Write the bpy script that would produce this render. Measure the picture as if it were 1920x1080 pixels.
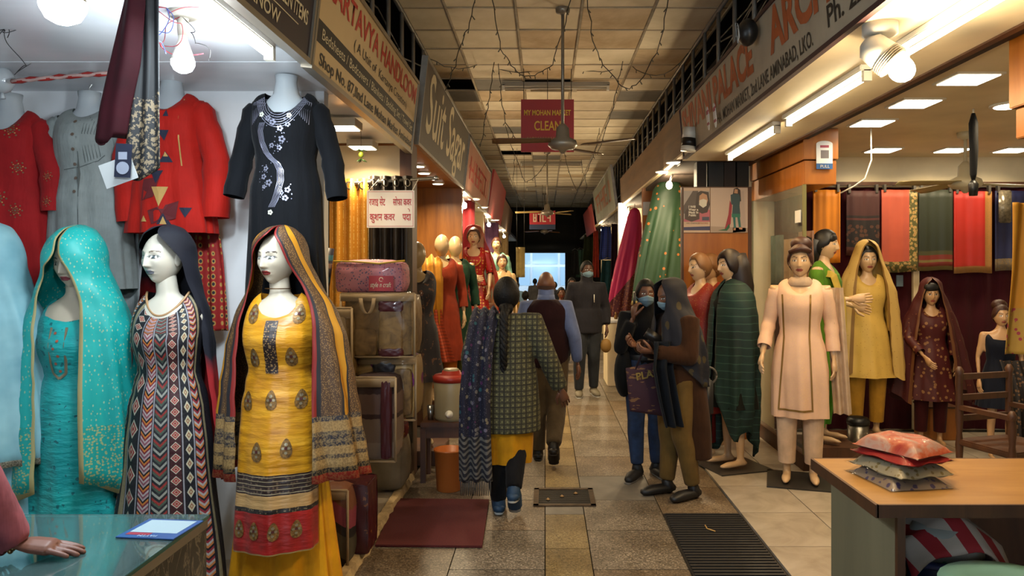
import bpy, bmesh, math, random
from math import sin, cos, pi, radians as R, sqrt, exp
from mathutils import Vector as V, Matrix as MX
from mathutils.bvhtree import BVHTree
random.seed(7)
for o in list(bpy.data.objects): bpy.data.objects.remove(o)
SC = bpy.context.scene; COL = SC.collection
# ---------------------------------------------------------------- camera, world, exposure
F, VX, VY, H = 1387.0, 1022.0, 503.0, 1.63
cd = bpy.data.cameras.new('camera'); cam = bpy.data.objects.new('camera', cd); COL.objects.link(cam)
cd.sensor_width = 36; cd.lens = F/1920*36; cd.clip_start = .05; cd.clip_end = 200
cd.shift_x = (960-VX)/1920; cd.shift_y = -(540-VY)/1920
cam.location = (0, 0, H); cam.rotation_euler = (pi/2, 0, 0); SC.camera = cam
W = bpy.data.worlds.new('world'); SC.world = W; W.use_nodes = True
W.node_tree.nodes['Background'].inputs[0].default_value = (.72, .86, 1, 1)
W.node_tree.nodes['Background'].inputs[1].default_value = 5.0
vs = SC.view_settings; vs.view_transform = 'Standard'; vs.look = 'None'; vs.gamma = 1; vs.exposure = 0.32
SC.cycles.max_bounces = 5; SC.cycles.diffuse_bounces = 3; SC.cycles.glossy_bounces = 2; SC.cycles.transmission_bounces = 4; SC.cycles.transparent_max_bounces = 8
WARM, COOL, NEUT = (1, .62, .26), (.80, .92, 1), (1, .78, .48)
def P(px, py, d): return V(((px-VX)*d/F, d, H+(VY-py)*d/F))
# ---------------------------------------------------------------- helpers
def S(c):
    if isinstance(c, str):
        c = c.lstrip('#'); c = [int(c[i:i+2], 16)/255 for i in (0, 2, 4)]
    return tuple(((x/12.92) if x <= .04045 else ((x+.055)/1.055)**2.4) for x in c[:3])+(1,)
class T:
    def __init__(s, m):
        s.t = m.node_tree; s.n = s.t.nodes; s.l = s.t.links
        s.b = s.n['Principled BSDF']; s._c = None
    def node(s, ty, **kw):
        n = s.n.new(ty)
        for k, v in kw.items(): setattr(n, k, v)
        return n
    def put(s, sock, v):
        if isinstance(v, bpy.types.NodeSocket): s.l.new(v, sock)
        elif v is not None:
            if sock.type == 'RGBA' and (isinstance(v, str) or len(v) == 3): v = S(v) if isinstance(v, str) else tuple(v)+(1,)
            sock.default_value = v
    def co(s, k='Object'):
        if s._c is None: s._c = s.node('ShaderNodeTexCoord')
        return s._c.outputs[k]
    def xyz(s, v):
        n = s.node('ShaderNodeSeparateXYZ'); s.put(n.inputs[0], v); return n.outputs
    def vec(s, x, y, z=0.0):
        n = s.node('ShaderNodeCombineXYZ')
        for i, q in enumerate((x, y, z)): s.put(n.inputs[i], q)
        return n.outputs[0]
    def m(s, op, a, b=None, c=None):
        n = s.node('ShaderNodeMath', operation=op)
        for i, q in enumerate((a, b, c)):
            if q is not None: s.put(n.inputs[i], q)
        return n.outputs[0]
    def mix(s, f, a, b):
        n = s.node('ShaderNodeMix', data_type='RGBA'); s.put(n.inputs[0], f); s.put(n.inputs[6], a); s.put(n.inputs[7], b); return n.outputs[2]
    def band(s, x, lo, hi): return s.m('MULTIPLY', s.m('GREATER_THAN', x, lo), s.m('LESS_THAN', x, hi))
    def noise(s, v, sc, det=3, rough=.55, dist=0):
        n = s.node('ShaderNodeTexNoise'); s.put(n.inputs['Vector'], v); n.inputs['Scale'].default_value = sc
        n.inputs['Detail'].default_value = det; n.inputs['Roughness'].default_value = rough; n.inputs['Distortion'].default_value = dist
        return n.outputs[0]
    def vor(s, v, sc, out='Distance', feat='F1', rnd=1.0):
        n = s.node('ShaderNodeTexVoronoi', feature=feat); s.put(n.inputs['Vector'], v); n.inputs['Scale'].default_value = sc
        n.inputs['Randomness'].default_value = rnd; return n.outputs[out]
    def wave(s, v, sc, dist=0, det=2, dirn='X', typ='BANDS', dsc=1):
        n = s.node('ShaderNodeTexWave', wave_type=typ); s.put(n.inputs[0], v); n.inputs['Scale'].default_value = sc
        n.inputs['Distortion'].default_value = dist; n.inputs['Detail'].default_value = det; n.inputs['Detail Scale'].default_value = dsc
        if typ == 'BANDS': n.bands_direction = dirn
        return n.outputs[1]
    def scale(s, v, k):
        n = s.node('ShaderNodeMapping'); s.put(n.inputs[0], v); n.inputs[3].default_value = k; return n.outputs[0]
    def ramp(s, f, stops, interp='LINEAR'):
        n = s.node('ShaderNodeValToRGB'); s.put(n.inputs[0], f); r = n.color_ramp; r.interpolation = interp
        while len(r.elements) < len(stops): r.elements.new(.5)
        for e, (p, c) in zip(r.elements, stops): e.position = p; e.color = S(c) if isinstance(c, str) else tuple(c)+(1,)
        return n.outputs[0]
    def bump(s, h, st=.3, dist=.01):
        n = s.node('ShaderNodeBump'); s.put(n.inputs['Height'], h); n.inputs['Strength'].default_value = st; n.inputs['Distance'].default_value = dist
        s.l.new(n.outputs[0], s.b.inputs['Normal'])
MC = {}
def mat(name, col=None, rough=.6, metal=0, var=None, bump=None, emit=None, trans=0, spec=None, alpha=None, fn=None, sheen=0, vcol=False, coat=0, ior=None):
    """procedural material: flat colour (+ noise variation) or a node function fn(T) giving a colour socket"""
    if name in MC: return MC[name]
    m = bpy.data.materials.new(name); m.use_nodes = True; t = T(m); b = t.b
    b.inputs['Roughness'].default_value = rough; b.inputs['Metallic'].default_value = metal
    c = None
    if fn: c = fn(t)
    elif vcol:
        a = t.node('ShaderNodeVertexColor', layer_name='Col'); c = a.outputs[0]
    else:
        c = S(col) if isinstance(col, str) else col
        if var:
            f = t.noise(t.co(), var[0], 4); d = [max(0, x*(1-var[1])) for x in c[:3]]; e = [min(1, x*(1+var[1])) for x in c[:3]]
            c = t.ramp(f, [(.3, d), (.7, e)])
    t.put(b.inputs['Base Color'], c)
    if bump: t.bump(t.noise(t.co(), bump[0], 4), bump[1], bump[2] if len(bump) > 2 else .01)
    if emit: t.put(b.inputs['Emission Color'], emit[0] if not isinstance(emit[0], str) else S(emit[0])); b.inputs['Emission Strength'].default_value = emit[1]
    if trans: b.inputs['Transmission Weight'].default_value = trans
    if spec is not None: b.inputs['Specular IOR Level'].default_value = spec
    if alpha is not None: b.inputs['Alpha'].default_value = alpha
    if sheen: b.inputs['Sheen Weight'].default_value = sheen
    if coat: b.inputs['Coat Weight'].default_value = coat; b.inputs['Coat Roughness'].default_value = .1
    if ior: b.inputs['IOR'].default_value = ior
    MC[name] = m; return m
def cloth(name, col, rough=.75, var=.18, sc=9, weave=True, sheen=.04):
    def fn(t):
        c = S(col) if isinstance(col, str) else col
        f = t.noise(t.co(), sc, 3); d = [x*(1-var) for x in c[:3]]; e = [min(1, x*(1+var)) for x in c[:3]]
        if weave: t.bump(t.noise(t.scale(t.co(), (1, 1, .18)), 26, 3), .35, .02)
        return t.ramp(f, [(.3, d), (.7, e)])
    return mat(name, fn=fn, rough=rough, sheen=sheen, spec=.18)

class MB:
    def __init__(s): s.v = []; s.f = []; s.mi = []; s.uv = {}; s.c = {}; s.k = 0
    def add(s, vs, fs, mi=0, uv=None, col=None):
        o = len(s.v); s.v += [tuple(p) for p in vs]
        s.f += [tuple(i+o for i in f) for f in fs]; s.mi += [mi]*len(fs)
        if uv:
            for i, q in enumerate(uv): s.uv[o+i] = q
        if col:
            if isinstance(col, list):
                for i, q in enumerate(col): s.c[o+i] = q
            else:
                for i in range(len(vs)): s.c[o+i] = col
        return s
    def box(s, c, d, rz=0, mi=0, rot=None, bev=0):
        m = rot if rot is not None else MX.Rotation(rz, 3, 'Z'); c = V(c); h = V(d)/2
        if bev:
            bm = bmesh.new(); bmesh.ops.create_cube(bm, size=1)
            for q in bm.verts: q.co = V((q.co.x*d[0], q.co.y*d[1], q.co.z*d[2]))
            bmesh.ops.bevel(bm, geom=bm.edges[:], offset=bev, segments=2, affect='EDGES')
            bm.verts.index_update(); vs = [c+m@q.co for q in bm.verts]; fs = [[q.index for q in f.verts] for f in bm.faces]; bm.free()
            return s.add(vs, fs, mi)
        vs = [c+m@V((x*h.x, y*h.y, z*h.z)) for x in (-1, 1) for y in (-1, 1) for z in (-1, 1)]
        return s.add(vs, [(0, 1, 3, 2), (4, 6, 7, 5), (0, 4, 5, 1), (2, 3, 7, 6), (0, 2, 6, 4), (1, 5, 7, 3)], mi)
    def b2(s, lo, hi, mi=0, bev=0): return s.box([(a+b)/2 for a, b in zip(lo, hi)], [abs(b-a) for a, b in zip(lo, hi)], mi=mi, bev=bev)
    def rings(s, rs, cap=True, mi=0, uv=False, col=None, closed=True):
        n = len(rs[0]); vs = [p for r in rs for p in r]; fs = []
        q = n if closed else n-1
        for i in range(len(rs)-1):
            for j in range(q):
                k = (j+1) % n; fs.append((i*n+j, i*n+k, (i+1)*n+k, (i+1)*n+j))
        if cap: fs.append(tuple(range(n))[::-1]); fs.append(tuple((len(rs)-1)*n+j for j in range(n)))
        u = [(j/(n-1), i/(len(rs)-1)) for i in range(len(rs)) for j in range(n)] if uv else None
        return s.add(vs, fs, mi, u, col)
    def tube(s, pts, r, n=8, mi=0, cap=True, col=None, flat=None, rnd=False):
        """tube along points; r a number or list; flat=(axis vector, factor) squashes it; rnd adds round ends"""
        pts = [V(p) for p in pts]; rr = list(r) if isinstance(r, (list, tuple)) else [r]*len(pts)
        if rnd:
            d0 = (pts[0]-pts[1]).normalized(); d1 = (pts[-1]-pts[-2]).normalized(); r0, r1 = rr[0], rr[-1]
            pts = [pts[0]+d0*r0*.95, pts[0]+d0*r0*.6]+pts+[pts[-1]+d1*r1*.6, pts[-1]+d1*r1*.95]
            rr = [r0*.3, r0*.8]+rr+[r1*.8, r1*.3]
        rs = []; up = None
        for i, p in enumerate(pts):
            a = pts[max(i-1, 0)]; b = pts[min(i+1, len(pts)-1)]; d = (b-a)
            d = d.normalized() if d.length > 1e-9 else V((0, 0, 1))
            if up is None: up = V((1, 0, 0)) if abs(d.x) < .8 else V((0, 1, 0))
            x = (up-d*up.dot(d)); x = x.normalized() if x.length > 1e-6 else d.orthogonal().normalized()
            up = x; y = d.cross(x); ring = []
            for k in range(n):
                q = x*cos(2*pi*k/n)*rr[i]+y*sin(2*pi*k/n)*rr[i]
                if flat: ax = V(flat[0]).normalized(); q -= ax*q.dot(ax)*(1-flat[1])
                ring.append(p+q)
            rs.append(ring)
        return s.rings(rs, cap, mi, col=col)
    def lathe(s, prof, c=(0, 0, 0), n=20, mi=0, cap=True, sx=1, sy=1, rot=None):
        c = V(c); rs = []
        for r, z in prof:
            ring = [V((r*sx*cos(2*pi*k/n), r*sy*sin(2*pi*k/n), z)) for k in range(n)]
            rs.append([c+(rot@q if rot is not None else q) for q in ring])
        return s.rings(rs, cap, mi)
    def ell(s, c, r, n=14, m=10, mi=0, rot=None, col=None):
        rs = []; c = V(c)
        for i in range(m+1):
            a = pi*(i+.02)/(m+.04)-pi/2; ring = []
            for k in range(n):
                q = V((r[0]*cos(a)*cos(2*pi*k/n), r[1]*cos(a)*sin(2*pi*k/n), r[2]*sin(a)))
                ring.append(c+(rot@q if rot is not None else q))
            rs.append(ring)
        return s.rings(rs, True, mi, col=col)
    def grid(s, fn, nu, nv, mi=0, flip=False):
        vs = []; uv = []; fs = []
        for j in range(nv+1):
            for i in range(nu+1): vs.append(fn(i/nu, j/nv)); uv.append((i/nu, j/nv))
        w = nu+1
        for j in range(nv):
            for i in range(nu):
                q = (j*w+i, j*w+i+1, (j+1)*w+i+1, (j+1)*w+i); fs.append(q[::-1] if flip else q)
        return s.add(vs, fs, mi, uv)
    def prism(s, poly, mtx, th, mi=0):
        n = len(poly); vs = [mtx@V((x, y, 0)) for x, y in poly]+[mtx@V((x, y, th)) for x, y in poly]
        return s.add(vs, [tuple(range(n))[::-1], tuple(range(n, 2*n))]+[(i, (i+1) % n, n+(i+1) % n, n+i) for i in range(n)], mi)
    def xf(s, m):
        s.v = [tuple(m@V(p)) for p in s.v]; return s
    def mesh(s, name, mats):
        me = bpy.data.meshes.new(name); me.from_pydata(s.v, [], s.f)
        for m in (mats if isinstance(mats, (list, tuple)) else [mats]): me.materials.append(m)
        me.polygons.foreach_set('material_index', s.mi)
        if s.uv:
            l = me.uv_layers.new(name='UVMap'); d = []
            for lp in me.loops: d += s.uv.get(lp.vertex_index, (0, 0))
            l.data.foreach_set('uv', d)
        if s.c:
            ca = me.color_attributes.new('Col', 'FLOAT_COLOR', 'POINT'); d = []
            for i in range(len(s.v)): d += list(s.c.get(i, (.5, .5, .5, 1)))
            ca.data.foreach_set('color', d)
        return me
    def build(s, name, mats, parent=None, smooth=True, ang=None, solid=0, sub=0, loc=None, rz=None):
        me = s.mesh(name, mats); o = obj(name, me, parent, loc, rz)
        if smooth: me.polygons.foreach_set('use_smooth', [True]*len(me.polygons))
        if smooth and ang: me.set_sharp_from_angle(angle=R(ang))
        if solid: md = o.modifiers.new('Solidify', 'SOLIDIFY'); md.thickness = solid; md.offset = 0
        if sub: md = o.modifiers.new('Subdivision', 'SUBSURF'); md.levels = md.render_levels = sub
        me.update(); return o
def obj(name, data, parent=None, loc=None, rz=None):
    o = bpy.data.objects.new(name, data); COL.objects.link(o)
    if parent: o.parent = parent
    if loc is not None: o.location = loc
    if rz: o.rotation_euler.z = rz
    return o
def tag(o, label, cat, group=None, kind=None):
    if label: o['label'] = label
    if cat: o['category'] = cat
    if group: o['group'] = group
    if kind: o['kind'] = kind
    return o
def thing(name, label, cat, loc=(0, 0, 0), rz=0, group=None):
    o = obj(name, None, None, loc, rz); o.empty_display_size = .1; return tag(o, label, cat, group)
def struct(o): o['kind'] = 'structure'; return o
def quick(name, mats, fn, parent=None, **k):
    m = MB(); fn(m); return m.build(name, mats, parent, **k)
def remesh(mb, vox, it=4):
    """union of the closed volumes in mb as one continuous smooth skin"""
    me = bpy.data.meshes.new('tmp'); me.from_pydata(mb.v, [], mb.f); o = obj('tmp', me)
    md = o.modifiers.new('r', 'REMESH'); md.mode = 'VOXEL'; md.voxel_size = vox
    if it: sm = o.modifiers.new('s', 'SMOOTH'); sm.iterations = it; sm.factor = .5
    bpy.context.view_layer.update(); e = o.evaluated_get(bpy.context.evaluated_depsgraph_get()); r = e.to_mesh()
    out = MB(); out.v = [tuple(q.co) for q in r.vertices]; out.f = [tuple(p.vertices) for p in r.polygons]; out.mi = [0]*len(out.f)
    e.to_mesh_clear(); bpy.data.objects.remove(o); bpy.data.meshes.remove(me); return out
def frame(u, v, o=(0, 0, 0)):
    u = V(u).normalized(); v = V(v); v = (v-u*v.dot(u)).normalized(); n = u.cross(v)
    return MX.Translation(V(o))@MX((u, v, n)).transposed().to_4x4()
def text(name, s, m, parent, mtx, size=.1, width=None, ext=.0015, bold=0, shear=0, align='LEFT', label=None, sy=1, space=1):
    """lettering laid in the local xy plane of mtx; width fits the line to that length"""
    c = bpy.data.curves.new(name, 'FONT'); c.body = s; c.size = size; c.extrude = 0; c.offset = bold; c.shear = shear; c.align_x = align
    c.resolution_u = 3; c.space_character = space
    o = obj('tmp', c); bpy.context.view_layer.update()
    me = bpy.data.meshes.new_from_object(o.evaluated_get(bpy.context.evaluated_depsgraph_get())); bpy.data.objects.remove(o)
    xs = [q.co.x for q in me.vertices]; k = 1
    if width: k = width/(max(xs)-min(xs)); x0 = min(xs)
    else: x0 = 0
    for q in me.vertices: q.co = mtx@V(((q.co.x-x0)*k, q.co.y*sy, ext))
    me.materials.clear(); me.materials.append(m); r = obj(name, me, parent)
    if label: r['label'] = label
    return r
def light(kind, loc, power, col=(1, 1, 1), size=.1, sy=None, rot=None, parent=None, name='light', spread=None, spot=None):
    l = bpy.data.lights.new(name, kind); l.energy = power; l.color = col
    if kind == 'AREA':
        l.shape = 'RECTANGLE' if sy else 'DISK'; l.size = size
        if sy: l.size_y = sy
        if spread: l.spread = R(spread)
    else: l.shadow_soft_size = size
    if kind == 'SPOT': l.spot_size = R(spot or 90); l.spot_blend = .6
    o = obj(name, l, parent, loc)
    if rot: o.rotation_euler = rot
    return o
# ---------------------------------------------------------------- the setting
def terrazzo(base, dark, light_):
    def fn(t):
        v = t.co(); a = t.vor(v, 130, 'Color'); g = t.xyz(a)[0]
        c = t.ramp(g, [(0, dark), (.35, base), (.7, base), (.93, light_)]); d = t.ramp(t.noise(v, 2.2, 5), [(.35, (.45, .4, .33)), (.62, (1, 1, 1))])
        n = t.node('ShaderNodeMix', data_type='RGBA', blend_type='MULTIPLY'); n.inputs[0].default_value = .8
        t.put(n.inputs[6], c); t.put(n.inputs[7], d); return n.outputs[2]
    return fn
M_ter = mat('terrazzo_floor', fn=terrazzo('6c6254', '40382e', '978b78'), rough=.42)
M_ter2 = mat('terrazzo_brown', fn=terrazzo('6c5c48', '42362a', '94846c'), rough=.42)
M_strip = mat('terrazzo_yellow', fn=terrazzo('7d6a44', '58482c', '98865e'), rough=.4)
M_cem = mat('cement_patch', '6b6459', .7, var=(5, .2), bump=(40, .2))
M_marb = mat('marble', fn=lambda t: t.ramp(t.noise(t.co(), 3, 6, .6, 1.2), [(.3, '857a6a'), (.5, '9d9282'), (.7, 'aca294')]), rough=.3)
M_dark = mat('dark_cavity', '14110f', .9)
M_white = mat('white_paint', 'd6d8da', .55, var=(3, .06))
M_cream = mat('cream_paint', 'd8c9a6', .6, var=(2.5, .1))
def woodfn(a, b, sc=1.2, ax=(6, 6, .7)):
    return lambda t: t.ramp(t.noise(t.scale(t.co(), ax), sc*1.6, 5, .6, .4), [(.3, a), (.7, b)])
M_wood = mat('veneer_wood', fn=woodfn('6a3c14', '8f5a22'), rough=.35)
M_wood2 = mat('orange_veneer', fn=woodfn('8a4e17', 'ad6c28', .8), rough=.33)
M_wood3 = mat('dark_wood', fn=woodfn('3a2112', '55331b'), rough=.5)
M_fascia = mat('fascia_wood', fn=woodfn('5d452c', '7a5d3b', .8, (.6, .7, 7)), rough=.6)
M_steel = mat('steel', 'a9a9a6', .28, .95)
M_bar = mat('painted_bar', '8a857c', .45, .5, var=(8, .25))
M_black = mat('black_plastic', '121213', .4)
M_tiledk = mat('joint', '2c261f', .9)
L_END = 27.5
floor = struct(quick('floor', M_tiledk, lambda m: m.b2((-4, -7, -.12), (5.2, L_END, -.012))))
def slab_mesh(w, l, t, m, bev=.003):
    b = MB(); b.box((0, 0, -t/2), (w-.006, l-.006, t), bev=0); return b.mesh('slab', m)
cols = [(-1.03, -.52), (-.52, 0), (0, .26), (.26, .78), (.78, 1.29)]
for ci, (a, b) in enumerate(cols):
    ms = [slab_mesh(b-a, .6, .03, M_strip if ci == 2 else M_ter), slab_mesh(b-a, .6, .03, M_strip if ci == 2 else M_ter2), slab_mesh(b-a, .6, .03, M_cem)]
    for r in range(43):
        y = 1.6+.6*r+(.3 if ci in (1, 3) else 0)
        k = 1 if (ci*7+r*5) % 4 == 0 or (ci == 4 and 4 < y < 7) else 0
        if ci == 3 and 5.0 < y < 5.6: k = 2
        if abs(y-4.98) < .3 and ci == 2: k = 2
        o = obj('slab', ms[k], floor, ((a+b)/2, y, 0))
# raised shop floors left (white marble) and right
lf = struct(quick('floor_left_shop', M_tiledk, lambda m: m.b2((-3.4, 2.9, -.01), (-1.06, 5.75, .022))))
tm = slab_mesh(.58, .45, .03, M_marb)
for i in range(4):
    for j in range(6): obj('marble_tile', tm, lf, (-1.355-.58*i, 3.15+.45*j, .035))
rf = struct(quick('floor_right_shop', M_tiledk, lambda m: m.b2((1.3, .6, -.012), (5.1, 7.5, -.006))))
tm = slab_mesh(.48, .6, .03, M_marb); 
for i in range(7):
    for j in range(11): obj('marble_tile', tm, rf, (1.535+.48*i, 1.0+.6*j, .012))
kr = MB(); random.seed(3); ys = [2.0+.06*i for i in range(64)]
kr.rings([[(-1.075+random.uniform(-.006, .006), y, -.01), (-1.07, y, .05+random.uniform(-.006, .004)), (-1.02+random.uniform(-.014, .006), y, .048+random.uniform(-.008, .004)), (-1.005+random.uniform(-.012, .01), y, -.01)] for y in ys])
tag(struct(kr.build('trim_1', mat('kerb_plaster', 'b39c74', .8, var=(12, .35), bump=(60, .5)), smooth=False)), 'chipped plaster kerb along the left shop edge', None)
# ceiling
CZ = 3.9
ceil = struct(quick('ceiling', M_dark, lambda m: m.b2((-1.7, -7, CZ+.12), (2.1, L_END, CZ+.2))))
def tilefn(a, b):
    return lambda t: t.ramp(t.noise(t.co(), 1.6, 5, .6, .5), [(.3, a), (.6, b)])
TM = [mat('ceiling_tile_cream', fn=tilefn('cdbf9f', 'e6dac0'), rough=.8), mat('ceiling_tile_tan', fn=tilefn('a08660', 'cdb896'), rough=.8), mat('ceiling_tile_grey', fn=tilefn('6b665c', '7d786e'), rough=.8)]
cx = [-1.27, -.87, -.26, .32, .95, 1.6]
random.seed(11)
grey = {(0, 4), (0, 5), (1, 4), (4, 5), (4, 7), (2, 14), (1, 9)}; hole = {(0, 4), (2, 4), (1, 13)}; tan = {(2, 1), (3, 0), (2, 3), (4, 2), (4, 3), (3, 4), (3, 0), (3, 1)}
tms = {}
for c in range(5):
    for r in range(-11, 35):
        if (c, r) in hole: continue
        k = 2 if (c, r) in grey else (1 if (c, r) in tan or random.random() < .13 else 0)
        if (c, k) not in tms:
            b = MB(); b.box((0, 0, 0), (cx[c+1]-cx[c]-.022, .578, .016), bev=.004); tms[c, k] = b.mesh('ceiling_tile', TM[k])
        o = obj('ceiling_tile', tms[c, k], ceil, ((cx[c]+cx[c+1])/2, 6.74+.6*r, CZ+.006+random.uniform(-.003, .004)))
        o.rotation_euler = (random.uniform(-.006, .006), random.uniform(-.006, .006), 0)
M_grid = mat('grid_bar', 'a8987c', .6, var=(6, .25))
for x in cx: quick('grid_bar', M_grid, lambda m: m.b2((x-.012, -.2, CZ-.012), (x+.012, L_END, CZ+.012)), ceil)
gb = MB(); gb.b2((-1.27, -.012, CZ-.008), (1.6, .012, CZ+.01)); gm = gb.mesh('grid_bar', M_grid)
for r in range(-11, 36): obj('grid_bar', gm, ceil, (0, 6.44+.6*r, 0))
# upper side walls behind the railings, roof slab, rear and far ends
M_upper = mat('upper_wall', '3a2f28', .9, var=(3, .3))
for sx, x0, x1, nm in ((-1, -1.75, -1.62, 'wall_left_upper'), (1, 1.95, 2.1, 'wall_right_upper')):
    struct(quick(nm, M_upper, lambda m: m.b2((x0, -7, 2.78), (x1, L_END, 4.02))))
    struct(quick('trim_'+('2' if sx < 0 else '3'), M_upper, lambda m: m.b2((min(x0, -1.0) if sx < 0 else 1.34, -7, 2.66 if sx > 0 else 2.68), (-1.06 if sx < 0 else x1, L_END, 2.76))))
def railing(x, y0, y1, nm, lab):
    t = thing(nm, lab, 'railing', (x, y0, 3.06))
    for z in (.0, .78): quick('rail', M_bar, lambda m: m.b2((-.015, 0, z), (.015, y1-y0, z+.03)), t)
    n = int((y1-y0)/.55); b = MB(); b.tube([(0, 0, .03), (0, 0, .78)], .018, 8); me = b.mesh('bar', M_bar); me.polygons.foreach_set('use_smooth', [True]*len(me.polygons))
    for i in range(n): obj('bar', me, t, (0, .25+.55*i, 0))
    random.seed(len(nm)+int(x*10))
    for k in range(6):
        z = random.uniform(.1, .7); pts = [(-.06*(1 if x < 0 else -1)+random.uniform(-.04, .04), j*1.1, z+random.uniform(-.14, .1)) for j in range(int((y1-y0)/1.1)+1)]
        quick('cable', M_black, lambda m: m.tube(pts, .009, 5), t)
railing(-1.24, 1.2, 26, 'balcony_railing', 'grey bar railing with black cables above the left shop signs')
railing(1.5, 1.2, 26, 'balcony_railing', 'grey bar railing with black cables above the right shop signs')
# far end: dark beam wall with an opening to the street, and what stands outside
def endwall(m):
    m.b2((-3.4, L_END, 2.2), (5.1, L_END+.25, 4.3)); m.b2((-3.4, L_END, -.1), (-.98, L_END+.25, 2.2)); m.b2((.75, L_END, -.1), (5.1, L_END+.25, 2.2))
struct(quick('wall_far', mat('end_wall', '26241f', .9, var=(1.5, .3)), endwall))
struct(quick('trim_4', mat('shutter_box', '1d1f20', .6), lambda m: m.b2((-1.1, L_END-.35, 2.22), (1.3, L_END, 2.62), bev=.02)))
struct(quick('wall_rear', M_cream, lambda m: (m.b2((-3.4, -7.2, -.1), (-1.3, -7, 4.2)), m.b2((1.6, -7.2, -.1), (5.2, -7, 4.2)))))
struct(quick('ground', mat('street', '8d8a85', .9, var=(1, .15)), lambda m: m.b2((-14, L_END, -.14), (14, 46, -.03))))
bl = thing('street_building', 'pale glass-fronted building across the street at the lane end', 'building', (0, 40, 0))
quick('facade', mat('facade', 'b9c4cc', .6), lambda m: m.b2((-9, 0, -.1), (9, .4, 9)), bl)
M_pane = mat('street_pane', '7f98aa', .12, .3)
pm = MB(); pm.b2((-.68, -.06, 0), (.68, 0, 1.0)); pm = pm.mesh('pane', M_pane)
for i in range(-4, 5):
    for j in range(3): obj('pane', pm, bl, (i*1.5, 0, .7+j*1.15))
quick('band', mat('facade_band', 'd7dde0', .6), lambda m: m.b2((-9, -.5, 4.3), (9, 0, 4.7)), bl)
# ---------------------------------------------------------------- shop shells
def sbox(name, m, lo, hi, bev=0): return struct(quick(name, m, lambda q: q.b2(lo, hi, bev=bev), smooth=False))
sbox('wall_left', M_cream, (-3.55, -7, -.1), (-3.4, L_END, 4.1)); sbox('wall_right', M_cream, (5.1, -7, -.1), (5.25, L_END, 4.1))
sbox('wall_left_stall', M_white, (-3.4, 4.05, 0), (-1.21, 4.13, 2.6))
M_pan = mat('pvc_ceiling', fn=lambda t: t.ramp(t.wave(t.scale(t.co(), (1, 9, 1)), .6, 2, 2, 'X'), [(0, 'c3c6cb'), (1, 'd6d8dc')]), rough=.22)
for i in range(5): sbox('ceiling_left_stall', M_pan, (-3.4, [-6.9, .9, 2.25, 3.48, 4.13][i]-.0, 2.6), (-1.08, [.9, 2.25, 3.48, 4.13, 5.75][i]-.012, 2.66))
sbox('wall_left_stall_back', M_white, (-3.4, -6.9, 0), (-3.3, 4.05, 2.6))
sbox('wall_left_second', M_cream, (-3.4, 5.85, 0), (-1.12, 5.95, 2.6)); sbox('trim_5', M_wood3, (-1.12, 5.7, 0), (-1.03, 5.95, 2.6))
sbox('wall_left_booth', M_wood, (-2.25, 9.25, 0), (-1.04, 9.35, 2.64)); sbox('wall_left_booth_side', M_wood3, (-2.35, 5.95, 0), (-2.25, 9.35, 2.64))
sbox('ceiling_left_booth', M_wood, (-2.3, 5.95, 2.63), (-1.06, 9.35, 2.68))
sbox('wall_left_far', M_cream, (-2.1, 9.35, 0), (-2.0, L_END, 2.7)); sbox('ceiling_left_far', M_white, (-2.1, 9.35, 2.63), (-1.06, L_END, 2.68))
for i, y in enumerate((13.2, 17.2, 21.4)): sbox('wall_left_partition', M_cream, (-2.0, y, 0), (-1.1, y+.1, 2.63))
sbox('ceiling_right_soffit', mat('soffit', 'd9c7a2', .5, var=(2, .1)), (1.29, -6.9, 2.64), (1.98, 6.95, 2.7))
sbox('ceiling_right_shop', M_cream, (1.98, -6.9, 2.75), (5.1, 7.5, 2.82)); sbox('trim_6', M_wood3, (1.96, -6.9, 2.63), (2.0, 6.95, 2.78))
sbox('wall_right_shop', M_cream, (1.95, 7.45, 0), (5.1, 7.55, 2.75))
sbox('ceiling_right_far', M_cream, (1.29, 6.95, 2.7), (2.5, L_END, 2.74)); sbox('wall_right_far', M_cream, (2.4, 7.55, 0), (2.5, L_END, 2.7))
for y in (12.7, 18.4): sbox('wall_right_partition', M_cream, (1.4, y, 0), (2.4, y+.1, 2.7))
M_maroon = cloth('maroon_backdrop', '3a0d16', .9, .15, 3)
bd = quick('wall_backdrop', M_maroon, lambda m: m.grid(lambda u, v: (2.3+2.8*u, 7.42+.012*sin(u*90), .02+2.42*v), 90, 2)); tag(bd, 'dark maroon cloth backdrop hung on the right shop wall', 'backdrop')
# ---------------------------------------------------------------- signboards
def board(side, y0, y1, z0, z1, m, name, lab, x=None, tilt=.11, frame_m=None, cat='sign'):
    x = x if x is not None else (-1.03 if side < 0 else 1.29); w = y1-y0; h = z1-z0
    o = (x, y0, z0) if side < 0 else (x, y1, z0)
    mt = frame((0, 1, 0) if side < 0 else (0, -1, 0), (tilt if side < 0 else -tilt, 0, 1), (0, 0, 0))
    t = thing(name, lab, cat, o); b = MB(); b.prism([(0, 0), (w, 0), (w, h), (0, h)], mt@MX.Translation((0, 0, -.035)), .035); b.build('panel', m, t, smooth=False)
    if frame_m:
        for (a, c, d, e) in ((-.01, -.012, w+.01, .012), (-.01, h-.012, w+.01, h+.012), (-.012, 0, .012, h), (w-.012, 0, w+.012, h)):
            b = MB(); b.prism([(a, c), (d, c), (d, e), (a, e)], mt@MX.Translation((0, 0, -.04)), .05); b.build('frame', frame_m, t, smooth=False)
    return t, (lambda u, v, n=.001: mt@MX.Translation((u, v, n)))
def strip(t, mf, u0, v0, u1, v1, m, name='stripe', n=.0015):
    b = MB(); b.prism([(u0, v0), (u1, v0), (u1, v1), (u0, v1)], mf(0, 0, 0), n); return b.build(name, m, t, smooth=False)
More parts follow.
